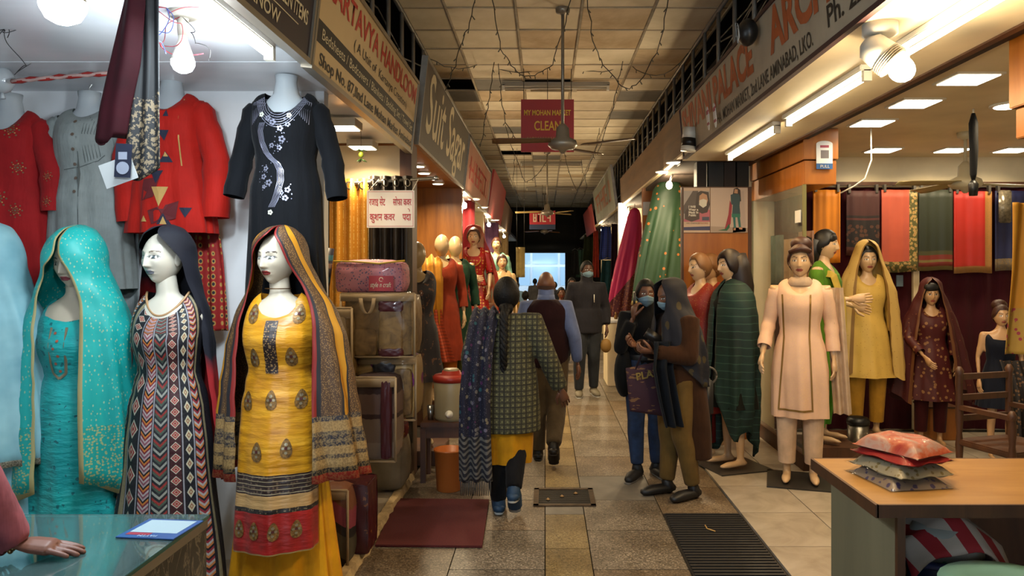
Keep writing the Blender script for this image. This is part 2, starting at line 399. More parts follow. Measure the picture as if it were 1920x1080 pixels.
def scribble(t, mf, u0, v0, u1, v1, m, seed):
    random.seed(seed); b = MB(); u = u0; h = v1-v0   # marks too far off to read
    while u < u1-h*.3:
        w = h*random.uniform(.35, .6); s = h*.13
        for k in range(random.randint(2, 4)):
            if random.random() < .5: x = u+random.choice((0, w-s)); b.prism([(x, v0), (x+s, v0), (x+s, v1), (x, v1)], mf(0, 0), .002)
            else: y = v0+random.choice((0, .43, .87))*h; b.prism([(u, y), (u+w, y), (u+w, y+s), (u, y+s)], mf(0, 0), .0025)
        u += w+h*.16
    return b.build('lettering', m, t, smooth=False)
M_ink = mat('ink_black', '1b1815', .6); M_red = mat('sign_red', 'a5281c', .55); M_crm = mat('sign_cream', 'b9a27b', .6, var=(2, .08)); M_dkb = mat('sign_dark', '241a22', .5, var=(2, .1)); M_gold = mat('sign_gold', 'b49a5c', .5)
M_letc = mat('letter_cream', 'c9bfa2', .6); M_org = mat('sign_orange', 'a8552a', .6, var=(9, .2)); M_rim = mat('aluminium_rim', '8c8374', .4, .6)
t, mf = board(-1, .6, 3.22, 2.53, 3.06, M_dkb, 'shop_sign', 'dark signboard ending in woolen items above the leftmost stall', frame_m=M_rim)
text('lettering', 'WOOLEN ITEMS', M_letc, t, mf(2.06, .135), .085, .49, bold=.001); text('lettering', 'LUCKNOW', M_letc, t, mf(1.79, .04), .07, .46, bold=.001); strip(t, mf, .6, .105, 2.45, .109, M_letc)
t, mf = board(-1, 3.25, 5.67, 2.52, 3.05, M_crm, 'shop_sign', 'cream Kartavya Handloom signboard with red name and black band', frame_m=M_rim)
strip(t, mf, 0, .125, 2.42, .225, M_ink, 'black_band')
text('lettering', 'KARTAVYA HANDLOOM', M_red, t, mf(.1, .36), .18, 2.27, bold=.004, sy=.95, label='red shop name'); text('lettering', '( A Unit of  Kartavya Creation)', M_ink, t, mf(.62, .262), .085, 1.45, sy=.9)
text('lettering', 'Bedsheets / Bedcovers / Blankets / Bedding Set / Towel Set', M_letc, t, mf(.1, .15, .002), .075, 2.26, sy=.95); text('lettering', 'Shop No. 87,IInd Lane Mohan Market Aminabad', M_ink, t, mf(.1, .035), .1, 2.28, bold=.0015, sy=.8)
t, mf = board(-1, 5.98, 9.3, 2.64, 3.34, mat('sign_grey', '4b463f', .55, var=(2, .1)), 'shop_sign', 'dark grey Suit Sagar signboard with cream letters', frame_m=M_bar)
text('lettering', 'Suit Sagar', M_letc, t, mf(.25, .16), .62, 2.8, bold=.006, shear=.1, sy=1.18)
t, mf = board(-1, 9.4, 13.1, 2.62, 3.3, mat('sign_pink', '9c6a55', .6, var=(2, .15)), 'shop_sign', 'faded pinkish signboard just past the dark grey one', frame_m=M_bar)
scribble(t, mf, .3, .2, 3.2, .5, M_red, 1)
t, mf = board(-1, 13.3, 17.2, 2.62, 3.42, mat('sign_redboard', '96302c', .6), 'shop_sign', 'red signboard on the left farther down the lane', tilt=.16)
t, mf = board(-1, 17.4, 22, 2.62, 3.3, mat('sign_brownboard', '6d5540', .6), 'shop_sign', 'brown signboard on the left near the lane end')
t, mf = board(1, 1.2, 6.85, 2.65, 3.1, mat('sign_old_white', 'a99c86', .65, var=(3, .14), bump=(15, .15)), 'shop_sign', 'weathered white Shivani Palace signboard with orange capitals on the right', frame_m=mat('maroon_rim', '3b1f1f', .6), tilt=.09)
text('lettering', 'SHIVANI', M_org, t, mf(.06, .19), .24, 1.16, bold=.01, sy=1.25); text('lettering', 'PALACE', M_org, t, mf(1.3, .19), .24, 1.04, bold=.01, sy=1.25); text('lettering', 'ARCHANA', M_org, t, mf(2.68, .19), .26, 1.6, bold=.01, sy=1.25)
text('lettering', 'HA. MOHAN MARKET, 2nd LANE AMINABAD, LKO.', M_ink, t, mf(1.36, .05), .11, 1.95, bold=.0015); text('lettering', 'Ph. 22000', M_ink, t, mf(3.5, .07), .14, .62, bold=.002)
t, mf = board(1, 7.0, 12.6, 2.72, 3.15, M_fascia, 'fascia_board', 'long bare brown wooden fascia board on the right side', tilt=.03, cat='fascia')
t, mf = board(1, 13.4, 18.2, 2.72, 3.5, mat('sign_pale_green', '8b9184', .6, var=(2, .2)), 'shop_sign', 'pale green faded signboard on the right with orange marks', tilt=.14, frame_m=M_bar)
scribble(t, mf, .4, .2, 4.3, .6, M_org, 2)
t, mf = board(1, 19.2, 23, 2.6, 3.3, mat('sign_far_red', 'a3423c', .6), 'shop_sign', 'small red signboard on the right near the lane end', tilt=.16)
# hanging red market sign, far banner
t = thing('hanging_sign', 'red square My Mohan Market Clean sign hung from the ceiling', 'sign', P(1026.5, 285, 8.4))
quick('panel', mat('hanging_red', '8f1b1b', .5), lambda m: m.b2((-.3, -.01, 0), (.3, .01, .595)), t, smooth=False)
mf = frame((1, 0, 0), (0, 0, 1)); M_yel = mat('sign_yellow', 'c9a227', .5)
for s, z, sz, wd in (('MY MOHAN MARKET', .415, .085, .53), ('CLEAN', .245, .15, .3), ('MOHAN MARKET', .11, .085, .46)): text('lettering', s, M_yel if z > .2 else mat('sign_dull_yellow', '96602a', .5), t, mf@MX.Translation((-wd/2, z, .0115)), sz, wd, bold=.002)
for x in (-.27, 0, .27): quick('hanger', M_black, lambda m: m.tube([(x, 0, .59), (x, 0, CZ-P(0, 285, 8.4).z)], .004, 5), t)
t = thing('hanging_banner', 'small red and blue banner hung near the lane end', 'banner', P(1017, 430, 20))
quick('panel', mat('banner_red', 'a32430', .6), lambda m: m.b2((-.35, -.01, .12), (.35, .01, .5)), t, smooth=False); quick('panel', mat('banner_blue', '22304f', .6), lambda m: m.b2((-.35, -.012, 0), (.35, .012, .13)), t, smooth=False)
scribble(t, lambda u, v, n=0: mf@MX.Translation((u, v, .011+n)), -.25, .2, .25, .42, M_letc, 3)
quick('hanger', M_black, lambda m: m.tube([(0, 0, .5), (0, 0, 1.2)], .006, 5), t)
# ---------------------------------------------------------------- ceiling fittings in the lane
M_fan = mat('fan_brown', '6b5540', .45, .3, var=(5, .2)); M_fan2 = mat('fan_motor', '8f887b', .4, .5)
def fan(px, d, zr, lab, blades, rod=1.05, mz=CZ, mb=M_fan, M_fan2=M_fan2):
    x = (px-VX)*d/F; t = thing('ceiling_fan', lab, 'ceiling fan', (x, d, mz))
    quick('canopy', M_fan2, lambda m: m.lathe([(.02, -.06), (.06, -.04), (.065, 0)], n=14), t)
    quick('down_rod', M_fan2, lambda m: m.tube([(0, 0, 0), (0, 0, -rod)], .014, 8), t)
    quick('motor', M_fan2, lambda m: m.lathe([(.02, -rod+.02), (.055, -rod-.02), (.06, -rod-.1), (.12, -rod-.13), (.13, -rod-.17), (.1, -rod-.2), (.04, -rod-.21), (.015, -rod-.24)], n=18), t)
    for a in blades:
        def bl(m):
            m.grid(lambda u, v: (.11+.5*u, (v-.5)*(.11+.05*u)*(1-.3*(u > .97)), -rod-.165+.012*sin(pi*v)-.012*u), 8, 4)
        o = quick('blade', mb, bl, t, solid=.006); o.rotation_euler = (0, 0, R(a)); o.rotation_euler.x = .14
    return t
fan(1055, 6.45, 0, 'brown ceiling fan in front of the red hanging sign', (182, 40, 318), 1.03)
fan(1026, 14.4, 0, 'second ceiling fan with pale blades farther down the lane', (178, 28, 300), 1.03, mb=mat('fan_pale', 'b79c5e', .45))
fan(1021, 22.4, 0, 'farthest ceiling fan near the dark lane end', (150, 30, 270), 1.0, mb=mat('fan_rust', '8a5426', .45))
def dead_tube(d, lab, x0=-.52, x1=.78):
    t = thing('tube_fitting', lab, 'tube light', (0, d, CZ-.02))
    quick('batten', mat('batten_grey', '8d8574', .5), lambda m: m.b2((x0, -.03, -.05), (x1, .03, 0), bev=.006), t, smooth=False)
    quick('tube', mat('unlit_tube', 'a59d8c', .3), lambda m: m.tube([(x0+.03, -.01, -.075), (x1-.03, -.01, -.075)], .014, 10), t)
    for x in (x0+.02, x1-.02): quick('holder', mat('holder', 'c8c0ae', .5), lambda m: m.b2((x-.015, -.03, -.1), (x+.015, .02, -.03)), t, smooth=False)
dead_tube(8.95, 'unlit tube light on the ceiling above the red sign'); dead_tube(15.6, 'unlit tube light on the ceiling behind the second fan'); dead_tube(20.5, 'unlit tube light on the ceiling near the lane end')
vt = thing('ceiling_vent', 'dark rectangular vent framed in the ceiling behind the first fan', 'vent', (.0, 9.2, CZ-.01))
for a, b in (((-.24, -.16), (.4, -.13)), ((-.24, .13), (.4, .16)), ((-.24, -.13), (-.18, .13)), ((.34, -.13), (.4, .13))): quick('frame', M_grid, lambda m: m.b2((a[0], a[1], -.03), (b[0], b[1], 0)), vt, smooth=False)
# fairy-light strings: each string is one thing with its small bulbs
M_wire = mat('string_wire', '2c2a22', .6)
def fairy(pts, lab, seed):
    random.seed(seed); q = []
    for (a, b) in zip(pts[:-1], pts[1:]):
        a, b = V(a), V(b); sag = .12*(b-a).length
        for i in range(8):
            u = i/8; p = a.lerp(b, u); p.z -= sag*4*u*(1-u)*(1 if abs(a.z-b.z) < .3 else .3); q.append(p+V((random.uniform(-.012, .012), random.uniform(-.012, .012), random.uniform(-.01, .01))))
    q.append(V(pts[-1])); t = thing('fairy_light_string', lab, 'string lights', q[0], 0, 'fairy light strings drooping under the lane ceiling'); o = q[0]
    quick('wire', M_wire, lambda m: m.tube([p-o for p in q], .0045, 5), t)
    def bulbs(m):
        for p in q[1::2]: m.tube([p-o, p-o+V((random.uniform(-.025, .025), random.uniform(-.02, .02), -.03))], [.004, .006], 5)
    b = quick('bulbs', mat('tiny_bulb', '5a5646', .3), bulbs, t); b['kind'] = 'stuff'
def cp(px, py, z=CZ-.03):
    d = (z-H)*F/(VY-py); return P(px, py, d)
FS = [([cp(895, -20), P(870, 65, 6.6), P(835, 170, 6.8)], 'fairy-light string drooping left above the dark grey sign'),
      ([cp(920, -15), P(950, 110, 6.9), P(985, 143, 7), P(1035, 120, 7), cp(1070, 0)], 'fairy-light string looping left of the first fan rod'),
      ([cp(1100, -10), P(1125, 110, 6.9), P(1180, 167, 7), P(1230, 100, 6.8), cp(1254, -10)], 'fairy-light string making the deep loop right of the fan rod'),
      ([P(803, 107, 6.2), P(900, 118, 8.4), P(1045, 120, 8.6), P(1180, 118, 8.4), P(1290, 100, 7)], 'fairy-light string stretched straight across the lane'),
      ([cp(927, 118), P(915, 200, 8), P(900, 275, 8.2)], 'fairy-light string hanging beside the red sign on its left'),
      ([cp(935, 118), P(945, 220, 8.2), P(975, 265, 8.4)], 'fairy-light string trailing behind the left fan blade'),
      ([cp(1166, 115), P(1150, 200, 8.2), P(1120, 290, 8.6)], 'fairy-light string hanging below the deep loop on the right'),
      ([cp(948, 235), P(985, 342, 11), P(1020, 310, 11), cp(1030, 270)], 'fairy-light string in a loop below the red sign'),
      ([cp(1045, 245), P(1082, 358, 11), P(1110, 300, 10.5), cp(1124, 240)], 'fairy-light string in a small loop right of the second fan'),
      ([cp(965, 290), P(962, 340, 14), P(985, 370, 15)], 'thin fairy-light string left of the second fan rod'),
      ([cp(1090, 300), P(1100, 350, 14), P(1085, 372, 15)], 'thin fairy-light string right of the second fan rod')]
for i, (p, l) in enumerate(FS): fairy(p, l, 40+i)
# ---------------------------------------------------------------- lamps
def E(name, col, st): return mat(name, col, .4, emit=(col, st))
M_tube = E('lit_tube_warm', (1, .86, .58, 1), 14); M_ftc = E('lit_tube_cool', (.93, .97, 1, 1), 14); M_bulb = E('lit_bulb', (.95, .98, 1, 1), 16); M_led = E('lit_panel', (1, .93, .76, 1), 7)
M_lampw = mat('lamp_white', 'cfcabc', .4)
def tube_light(x, y0, y1, z, m, lab, col, pw):
    t = thing('tube_light', lab, 'tube light', (x, y0, z))
    quick('batten', M_lampw, lambda q: q.b2((-.04, -.02, -.03), (.02, y1-y0+.02, 0), bev=.005), t, smooth=False)
    quick('tube', m, lambda q: q.tube([(0, .02, -.06), (0, y1-y0-.02, -.06)], .014, 10), t)
    for y in (0, y1-y0): quick('end_cap', M_lampw, lambda q: q.b2((-.02, y-.015, -.08), (.02, y+.015, -.02)), t, smooth=False)
    l = light('AREA', (0, (y1-y0)/2, -.082), pw, col, .04, y1-y0, parent=t); return t
for a, b, l in ((2.1, 3.3, 'lit tube light nearest the camera under the right signboard'), (3.68, 4.86, 'lit tube light in the middle under the right signboard'), (5.1, 6.4, 'lit tube light farthest under the right signboard, by the wooden header')): tube_light(1.6, a, b, 2.64, M_tube, l, WARM, 11)
tube_light(-1.18, 1.95, 3.17, 2.6, M_ftc, 'cool white tube light under the leftmost stall ceiling', COOL, 26)
def led_bulb(c, k, lab, plate):
    t = thing('led_bulb', lab, 'light bulb', c)
    quick('ceiling_plate', M_lampw, lambda m: m.lathe([(.05*k, plate), (.05*k, plate-.018), (.04*k, plate-.025)], n=20), t)
    quick('holder', M_lampw, lambda m: m.lathe([(.02*k, plate), (.02*k, .12*k), (.017*k, .09*k)], n=16), t)
    quick('neck', M_lampw, lambda m: m.lathe([(.014*k, .1*k), (.016*k, .075*k), (.036*k, .015*k), (.0405*k, 0)], n=20), t)
    quick('globe', M_bulb, lambda m: m.lathe([(.0405*k, 0), (.04*k, -.015*k), (.03*k, -.034*k), (.014*k, -.043*k), (.002, -.045*k)], n=20), t)
    light('POINT', (0, 0, -.09*k), 21, COOL, .05, parent=t)
c = P(343, 114, 2.8); led_bulb(c, 1.05, 'glowing LED bulb in a ceiling holder beside the hanging velvet cloth', 2.6-c.z)
c = P(118, 2, 1.7); led_bulb(c, 1.2, 'large glowing LED bulb at the top left corner', 2.6-c.z)
def wires(c, lab, n, cols, seed, sp=.12):
    random.seed(seed); t = thing('loose_wires', lab, 'wires', c)
    for i in range(n):
        p = V((0, 0, 0)); pts = [p]
        for j in range(7): p = p+V((random.uniform(-sp, sp)*.5, random.uniform(-.03, .03), random.uniform(-sp, sp*.55)*.5)); pts.append(p)
        q = [V(a).lerp(V(b), f) for a, b in zip(pts[:-1], pts[1:]) for f in (0, .25, .5, .75)]+[pts[-1]]
        for _ in range(5): q = [q[0]]+[(q[j-1]+q[j]*2+q[j+1])/4 for j in range(1, len(q)-1)]+[q[-1]]
        quick('wire', cols[i % len(cols)], lambda m: m.tube(q, .0016, 5), t)
M_wr, M_wb, M_wk = mat('wire_red', '9c2f3a', .5), mat('wire_blue', '3a4c8e', .5), mat('wire_black', '1c1a1a', .5)
wires(P(312, 15, 2.7), 'tangle of red and blue wires beside the velvet cloth', 5, [M_wr, M_wb], 1, .14); wires(P(340, 30, 2.78), 'thin dark wires twisted around the bulb holder', 3, [M_wk, M_wr], 2); wires(P(8, 55, 3), 'black wire tangle on the ceiling at the far left', 4, [M_wk], 3)
def led_panel(px, py, z, s, lab, pw, col, m=M_led, rnd=False, grp=None, dep=.012):
    d = (z-H)*F/(VY-py); p = P(px, py, d); t = thing('ceiling_light', lab, 'ceiling light', (p.x, p.y, z), 0, grp)
    if rnd:
        quick('rim', M_lampw, lambda q: q.lathe([(s*.62, 0), (s*.62, -.012), (s*.5, -.014)], n=20), t); quick('diffuser', m, lambda q: q.lathe([(s*.5, -.008), (s*.48, -.017), (.002, -.018)], n=20), t)
    else:
        quick('frame', M_lampw, lambda q: q.b2((-s*.56, -s*.56, -dep), (s*.56, s*.56, 0)), t, smooth=False); quick('diffuser', m, lambda q: q.b2((-s*.48, -s*.48, -dep-.004), (s*.48, s*.48, -dep)), t, smooth=False)
    light('AREA', (0, 0, -dep-.02), pw, col, s*.9, parent=t, spread=150); return t
g = 'square ceiling panels in the right shop'
for px, py, l in ((1815, 146, 'nearest square light panel in the right shop ceiling'), (1715, 192, 'second square light panel behind the spotlight bulb'), (1635, 229, 'square light panel with a white cable dangling from it'), (1655, 280, 'rear square light panel above the orange fabric'), (1787, 280, 'rear square light panel beside the shop fan'), (1900, 280, 'rear square light panel at the right edge')): led_panel(px, py, 2.75, .25, l, 5.5, NEUT, grp=g)
led_panel(1893, 196, 2.75, .2, 'round downlight at the right edge of the shop ceiling', 6, NEUT, rnd=True)
tag(quick('dangling_cable', M_lampw, lambda m: m.tube([P(1633, 240, 5.88), P(1634, 300, 5.8), P(1622, 335, 5.8), P(1600, 350, 5.8), P(1576, 362, 5.88)], .006, 6)), 'white cable dangling from a square light panel', 'cable')
for px, py, l in ((645, 226, 'square surface light nearer in the curtain shop'), (680, 265, 'square surface light deeper in the curtain shop')): led_panel(px, py, 2.58, .17, l, 9, NEUT, dep=.05, grp='surface lights in the curtain shop')
for i, (px, py) in enumerate(((784, 310), (795, 323), (809, 334), (821, 343))): led_panel(px, py, 2.63, .12, ['nearest', 'second', 'third', 'farthest'][i]+' round downlight in the wooden booth soffit', 16, NEUT, rnd=True, grp='downlights in the wooden booth')
for i, (px, py) in enumerate(((1268, 303), (1247, 321))): led_panel(px, py, 2.7, .17, ['nearer', 'farther'][i]+' round downlight behind the wooden fascia on the right', 26, NEUT, rnd=True)
for i, (px, y) in enumerate(((888, 10.6), (905, 12), (928, 15.2), (938, 19))):
    z = 2.63; led_panel(px, VY-(z-H)*F/y, z, .16, ['downlight over the red bridal mannequin', 'downlight just past the bridal mannequin', 'downlight past the left partition', 'last downlight on the left'][i], 38, NEUT, rnd=True)
for i, (px, y) in enumerate(((1165, 14.5), (1130, 20))):
    z = 2.7; led_panel(px, VY-(z-H)*F/y, z, .16, ['downlight above the blue check shirt', 'last downlight on the right'][i], 38, COOL, rnd=True)
# spotlight under the right soffit
p = P(1650, 45, 3.06); t = thing('spotlight', 'white adjustable spotlight with a glowing bulb under the right soffit', 'spotlight', (p.x, p.y, 2.64))
b = P(1690, 130, 3.0)-V((p.x, p.y, 2.64)); a = P(1640, 92, 3.05)-V((p.x, p.y, 2.64)); ax = (b-a).normalized(); rm = ax.to_track_quat('Z', 'Y').to_matrix()
quick('base', M_lampw, lambda m: m.lathe([(.07, 0), (.07, -.045), (.055, -.05)], n=24), t); quick('bracket', M_lampw, lambda m: m.box(((a.x)/2-.01, a.y/2, -.09), (.03, .012, .12)), t, smooth=False)
quick('housing', M_lampw, lambda m: m.lathe([(.03, -.05), (.06, -.02), (.065, .05), (.06, .1)], a, 24, rot=rm), t); quick('heat_sink', mat('heat_sink', '5d564b', .5), lambda m: [m.lathe([(.064, .055+.009*i), (.07, .057+.009*i), (.07, .061+.009*i), (.064, .063+.009*i)], a, 24, rot=rm) for i in range(5)], t)
quick('bulb', E('spot_bulb', (1, .93, .75, 1), 40), lambda m: m.ell(b, (.05, .05, .055), rot=rm), t); light('POINT', tuple(b+V((-.07, -.03, -.05))), 42, NEUT, .05, parent=t)

# bare-bulb shop lamps bracketed under the signs farther along the lane
for i, (sx, y, l) in enumerate(((-1, 9.9, 'bare bulb lamp under the pinkish sign by the bridal mannequin'), (-1, 14.2, 'bare bulb lamp under the red sign on the left'), (-1, 19.5, 'bare bulb lamp near the left lane end'), (1, 8.1, 'bare bulb lamp under the wooden fascia, nearer one'), (1, 12.2, 'bare bulb lamp under the wooden fascia, farther one'), (1, 17.6, 'bare bulb lamp near the right lane end'))):
    x = sx*1.12 if sx < 0 else 1.4; t = thing('shop_lamp', l, 'lamp', (x, y, 2.63 if sx < 0 else 2.7), 0, 'bare bulb lamps along the lane')
    quick('base', M_lampw, lambda m: m.lathe([(.045, 0), (.045, -.025), (.02, -.035)], n=16), t); quick('stem', M_lampw, lambda m: m.tube([(0, 0, -.03), (-sx*.03, 0, -.12)], .012, 8), t); quick('bulb', M_tube if sx > 0 else M_bulb, lambda m: m.ell((-sx*.04, 0, -.16), (.035, .035, .045)), t); light('POINT', (-sx*.1, 0, -.2), 36, NEUT, .05, parent=t)
# ---------------------------------------------------------------- figures: heads, hands, bodies, garments
def g2(a, b=0): return exp(-a*a-b*b)
def sst(a, b, x):
    t = min(1, max(0, (x-a)/(b-a))); return t*t*(3-2*t)
def hp(th, ph, off=0.0, egg=False):
    """point on a head surface (local, face towards -y, centre at mid height)"""
    dx, dy, dz = sin(th)*cos(ph), -cos(th)*cos(ph), sin(ph); n = V((dx, dy, dz))
    x, y, z = .076*dx, (.094 if dy < 0 else .102)*dy, .118*dz
    if z < 0:
        t = -z/.118; x *= 1-.26*t**1.5; y *= (1-.08*t) if y < 0 else (1-.42*t)
    if dy < 0 and not egg:
        a = abs(x); w = sst(0, .5, -dy)
        t = min(1, max(0, (.026-z)/.06)); h = (.003+.02*t**1.3)*(1 if z > -.034 else g2((z+.034)/.0055))*sst(.045, .015, z)
        y -= w*h*g2(x/(.0075+.0065*t))
        y += w*.010*g2((a-.031)/.016, (z-.008)/.012); y -= w*.006*g2((a-.031)/.012, (z-.006)/.007)
        y -= w*.007*g2(x/.019)*(g2((z+.0565)/.0048)+g2((z+.0675)/.0055)); y += w*.0035*g2(x/.02, (z+.0618)/.0016)
        y -= w*.009*g2(x/.02, (z+.101)/.014); y -= w*.004*g2((a-.045)/.018, (z+.022)/.02); y -= w*.003*g2((a-.03)/.02, (z-.032)/.007)
    return V((x, y, z))+n*off
def head(mb, c, s=1, yaw=0, pitch=0, skin=(.5, .4, .3, 1), lips='8c3b3b', brow='2a1c14', iris='2a1c12', white='d8d4cc', n=56, egg=False, lid=None, rollz=0):
    rot = MX.Rotation(yaw, 3, 'Z')@MX.Rotation(rollz, 3, 'Y')@MX.Rotation(pitch, 3, 'X'); c = V(c)
    L_, B_, I_, W_ = S(lips), S(brow), S(iris), S(white); K = (.02, .015, .012, 1); lid = S(lid) if lid else None
    m = int(n*.9); vs, cols, fs = [], [], []
    for j in range(m+1):
        ph = -pi/2+pi*j/m
        for i in range(n):
            t = -1+2*i/n; th = pi*(abs(t)**1.5)*(1 if t > 0 else -1)
            p = hp(th, ph, 0, egg); q = skin
            if p.y < -.02 and not egg:
                a, z = abs(p.x), p.z; e = ((a-.031)/.0155)**2+((z-.0065)/.0068)**2
                if (p.x/.0235)**2+((z+.0615)/.0115)**2 < 1: q = L_
                if .014 < a < .053 and abs(z-(.0285+.005*(1-((a-.036)/.02)**2))) < .0028: q = B_
                if lid and e < 2.4 and z > .004: q = lid
                if e < 1.25: q = K
                if e < .85 and z < .0105: q = W_
                if ((a-.031)/.0062)**2+((z-.006)/.0062)**2 < 1 and e < 1: q = I_
            vs.append(c+s*(rot@p)); cols.append(q)
    for j in range(m):
        for i in range(n): k = (i+1) % n; fs.append((j*n+i, j*n+k, (j+1)*n+k, (j+1)*n+i))
    mb.add(vs, fs, 0, None, cols)
    if not egg:
        for sx in (-1, 1): mb.ell(c+s*(rot@V((sx*.074, .012, -.006))), (.012*s, .022*s, .03*s), 8, 6, rot=rot, col=skin)
    return rot
def hair_cap(mb, c, s=1, yaw=0, pitch=0, off=.014, front=.62, side=-.05, back=-.75, n=40, part=0):
    rot = MX.Rotation(yaw, 3, 'Z')@MX.Rotation(pitch, 3, 'X'); c = V(c)
    def fn(u, v):
        th = -pi+2*pi*u; a = abs(th); ph0 = front+(side-front)*sst(.55, 1.25, a) if a < 1.25 else side+(back-side)*sst(1.25, 2.2, a)
        ph = ph0+(pi/2-ph0)*v; o = off*(.35+.65*sst(0, .14, v))+.002*sin(40*th)
        return c+s*(rot@hp(th, ph, o, True))
    mb.grid(fn, n, 14, flip=True)
def face_mask(mb, c, s, yaw, pitch=0):
    rot = MX.Rotation(yaw, 3, 'Z')@MX.Rotation(pitch, 3, 'X'); c = V(c)
    def fn(u, v):
        th = -1.15+2.3*u; k = abs(2*u-1); z0, z1 = -.112+.035*k, -.008-.03*k; z = z0+(z1-z0)*v; p = hp(th, math.asin(max(-.99, min(.99, z/.118))), .009+.012*(1-k**2)*(1-abs(2*v-1)**2), True)
        p.z = z; p.y += .0022*sin(v*19)-.004*(1-k); return c+s*(rot@p)
    mb.grid(fn, 22, 12)
    for sx in (-1, 1):
        for z in (-.045, -.07): mb.tube([c+s*(rot@V((sx*.066, -.045, z))), c+s*(rot@V((sx*.08, -.01, z+.02))), c+s*(rot@V((sx*.079, .02, .0)))], .0013, 4)
def hand(mb, w, d, n, side=1, curl=.35, s=1, col=None, spread=1, thumb=.6):
    """five-fingered hand at wrist w pointing along d, back of hand along n, thumb on side"""
    d = V(d).normalized(); n = V(n); n = (n-d*n.dot(d)).normalized(); x = d.cross(n)*side; w = V(w)
    mb.tube([w-d*.02*s, w+d*.01*s, w+d*.045*s, w+d*.085*s, w+d*.098*s], [.022*s, .025*s, .037*s, .039*s, .026*s], 10, col=col, flat=(n, .5))
    for k, (ox, ln, r) in enumerate(((.029, .068, .0088), (.0105, .078, .0092), (-.009, .072, .0088), (-.0275, .056, .0078))):
        p = w+(d*.082+x*ox)*s; a = curl*.5; pts = [p-d*.02*s, p]; dr = (d+x*ox*2.2*spread).normalized()
        for q, f in enumerate((.45, .32, .23)):
            a2 = a+curl*(q*.9); v = (dr*cos(a2)-n*sin(a2)).normalized(); p = p+v*ln*f*s; pts.append(p)
        mb.tube(pts, [r*s, r*s*1.05, r*s, r*.92*s, r*.8*s], 7, col=col, rnd=True)
    p = w+(d*.022+x*.024-n*.004)*s; t1 = (d*.75+x*thumb-n*curl*.5).normalized(); t2 = (d+x*thumb*.25-n*curl).normalized()
    mb.tube([p, p+t1*.042*s, p+t1*.042*s+t2*.03*s, p+t1*.042*s+t2*.052*s], [.013*s, .0115*s, .0105*s, .008*s], 7, col=col, rnd=True)
J0 = {'pel': (0, 0, .93), 'waist': (0, 0, 1.07), 'chest': (0, 0, 1.27), 'neck': (0, 0, 1.43), 'head': (0, -.02, 1.572)}
for s_ in (-1, 1):
    for k_, q_ in {'sh': (.165, 0, 1.385), 'el': (.215, .03, 1.12), 'wr': (.225, -.03, .885), 'hip': (.085, 0, .9), 'kn': (.09, -.015, .5), 'an': (.09, .02, .085), 'toe': (.1, -.13, .03)}.items(): J0[k_, s_] = (s_*q_[0], q_[1], q_[2])
def joints(k=1, **ov):
    """default skeleton scaled by k; overrides as name or name_l / name_r (l is x<0), in scaled metres"""
    J = {a: V(b)*k for a, b in J0.items()}
    for a, b in ov.items():
        if a[-2:] in ('_l', '_r'): J[a[:-2], -1 if a[-1] == 'l' else 1] = V(b)
        else: J[a] = V(b)
    return J
def vol(mb, J, parts, inf=0, k=1, sides=(-1, 1), arm_end=1, leg_end=1, w=1):
    if 'torso' in parts:
        p, wa, c, n = J['pel'], J['waist'], J['chest'], J['neck']; dn = (n-c).normalized(); sh = (J['sh', 1]-J['sh', -1]).normalized()
        rs = []
        for q, rx, ry in ((p-V((0, 0, .1*k)), .12, .09), (p-V((0, 0, .05*k)), .155, .115), (p, .165, .118), ((p+wa)/2, .15, .11), (wa, .135, .1), ((wa+c)/2, .145, .108), (c, .16, .115), (c+dn*.07*k, .165, .1), (c+dn*.115*k, .135, .08), (n, .06, .058)):
            r1, r2 = (rx*k+inf)*w, (ry*k+inf)*w; f = V((-sh.y, sh.x, 0)).normalized()
            rs.append([q+sh*r1*cos(2*pi*i/16)+f*r2*sin(2*pi*i/16) for i in range(16)])
        mb.rings(rs)
    if 'neck' in parts: mb.tube([J['neck']-V((0, 0, .05*k)), J['neck'].lerp(J['head'], .7)], [.056*k+inf, .05*k+inf], 10, rnd=True)
    for s in sides:
        if 'arm' in parts:
            a, e, wq = J['sh', s], J['el', s], J['wr', s]; wq = e.lerp(wq, arm_end)
            mb.tube([a.lerp(J['chest'], .15), a, a.lerp(e, .5), e], [.05*k+inf, .054*k+inf, .045*k+inf, .038*k+inf], 10, rnd=True); mb.tube([e, e.lerp(wq, .35), wq], [.038*k+inf, .037*k+inf, .026*k+inf], 10, rnd=arm_end > .99 and inf <= 0)
        if 'leg' in parts:
            h, kn, an = J['hip', s], J['kn', s], J['an', s]; an = kn.lerp(an, leg_end)
            mb.tube([h+V((0, 0, .02)), h.lerp(kn, .3), kn], [.088*k+inf, .08*k+inf, .054*k+inf], 12, rnd=True); b = V((0, .02*k, 0)); mb.tube([kn, kn.lerp(an, .3)+b, an], [.054*k+inf, .052*k+inf, .034*k+inf], 12, rnd=inf <= 0)
        if 'foot' in parts:
            an, to = J['an', s], J['toe', s]; d = (to-an); d.z = 0; d.normalize(); lo = an-V((0, 0, .045*k)); u = V((0, 0, 1))
            mb.tube([an, an-V((0, 0, .04*k))-d*.015], [.034*k+inf, .038*k+inf], 10, rnd=True); mb.tube([lo-d*.035*k, lo+d*.03*k, to+u*.008-d*.04*k, to+d*.02*k], [.034*k+inf, .038*k+inf, .04*k+inf, .028*k+inf], 10, flat=(u, .75), rnd=True)
    return mb
def paint(mb, col):
    for i in range(len(mb.v)): mb.c[i] = col
    return mb
M_skinv = mat('skin_vcol', vcol=True, rough=.5); M_manv = mat('mannequin_vcol', vcol=True, rough=.32)
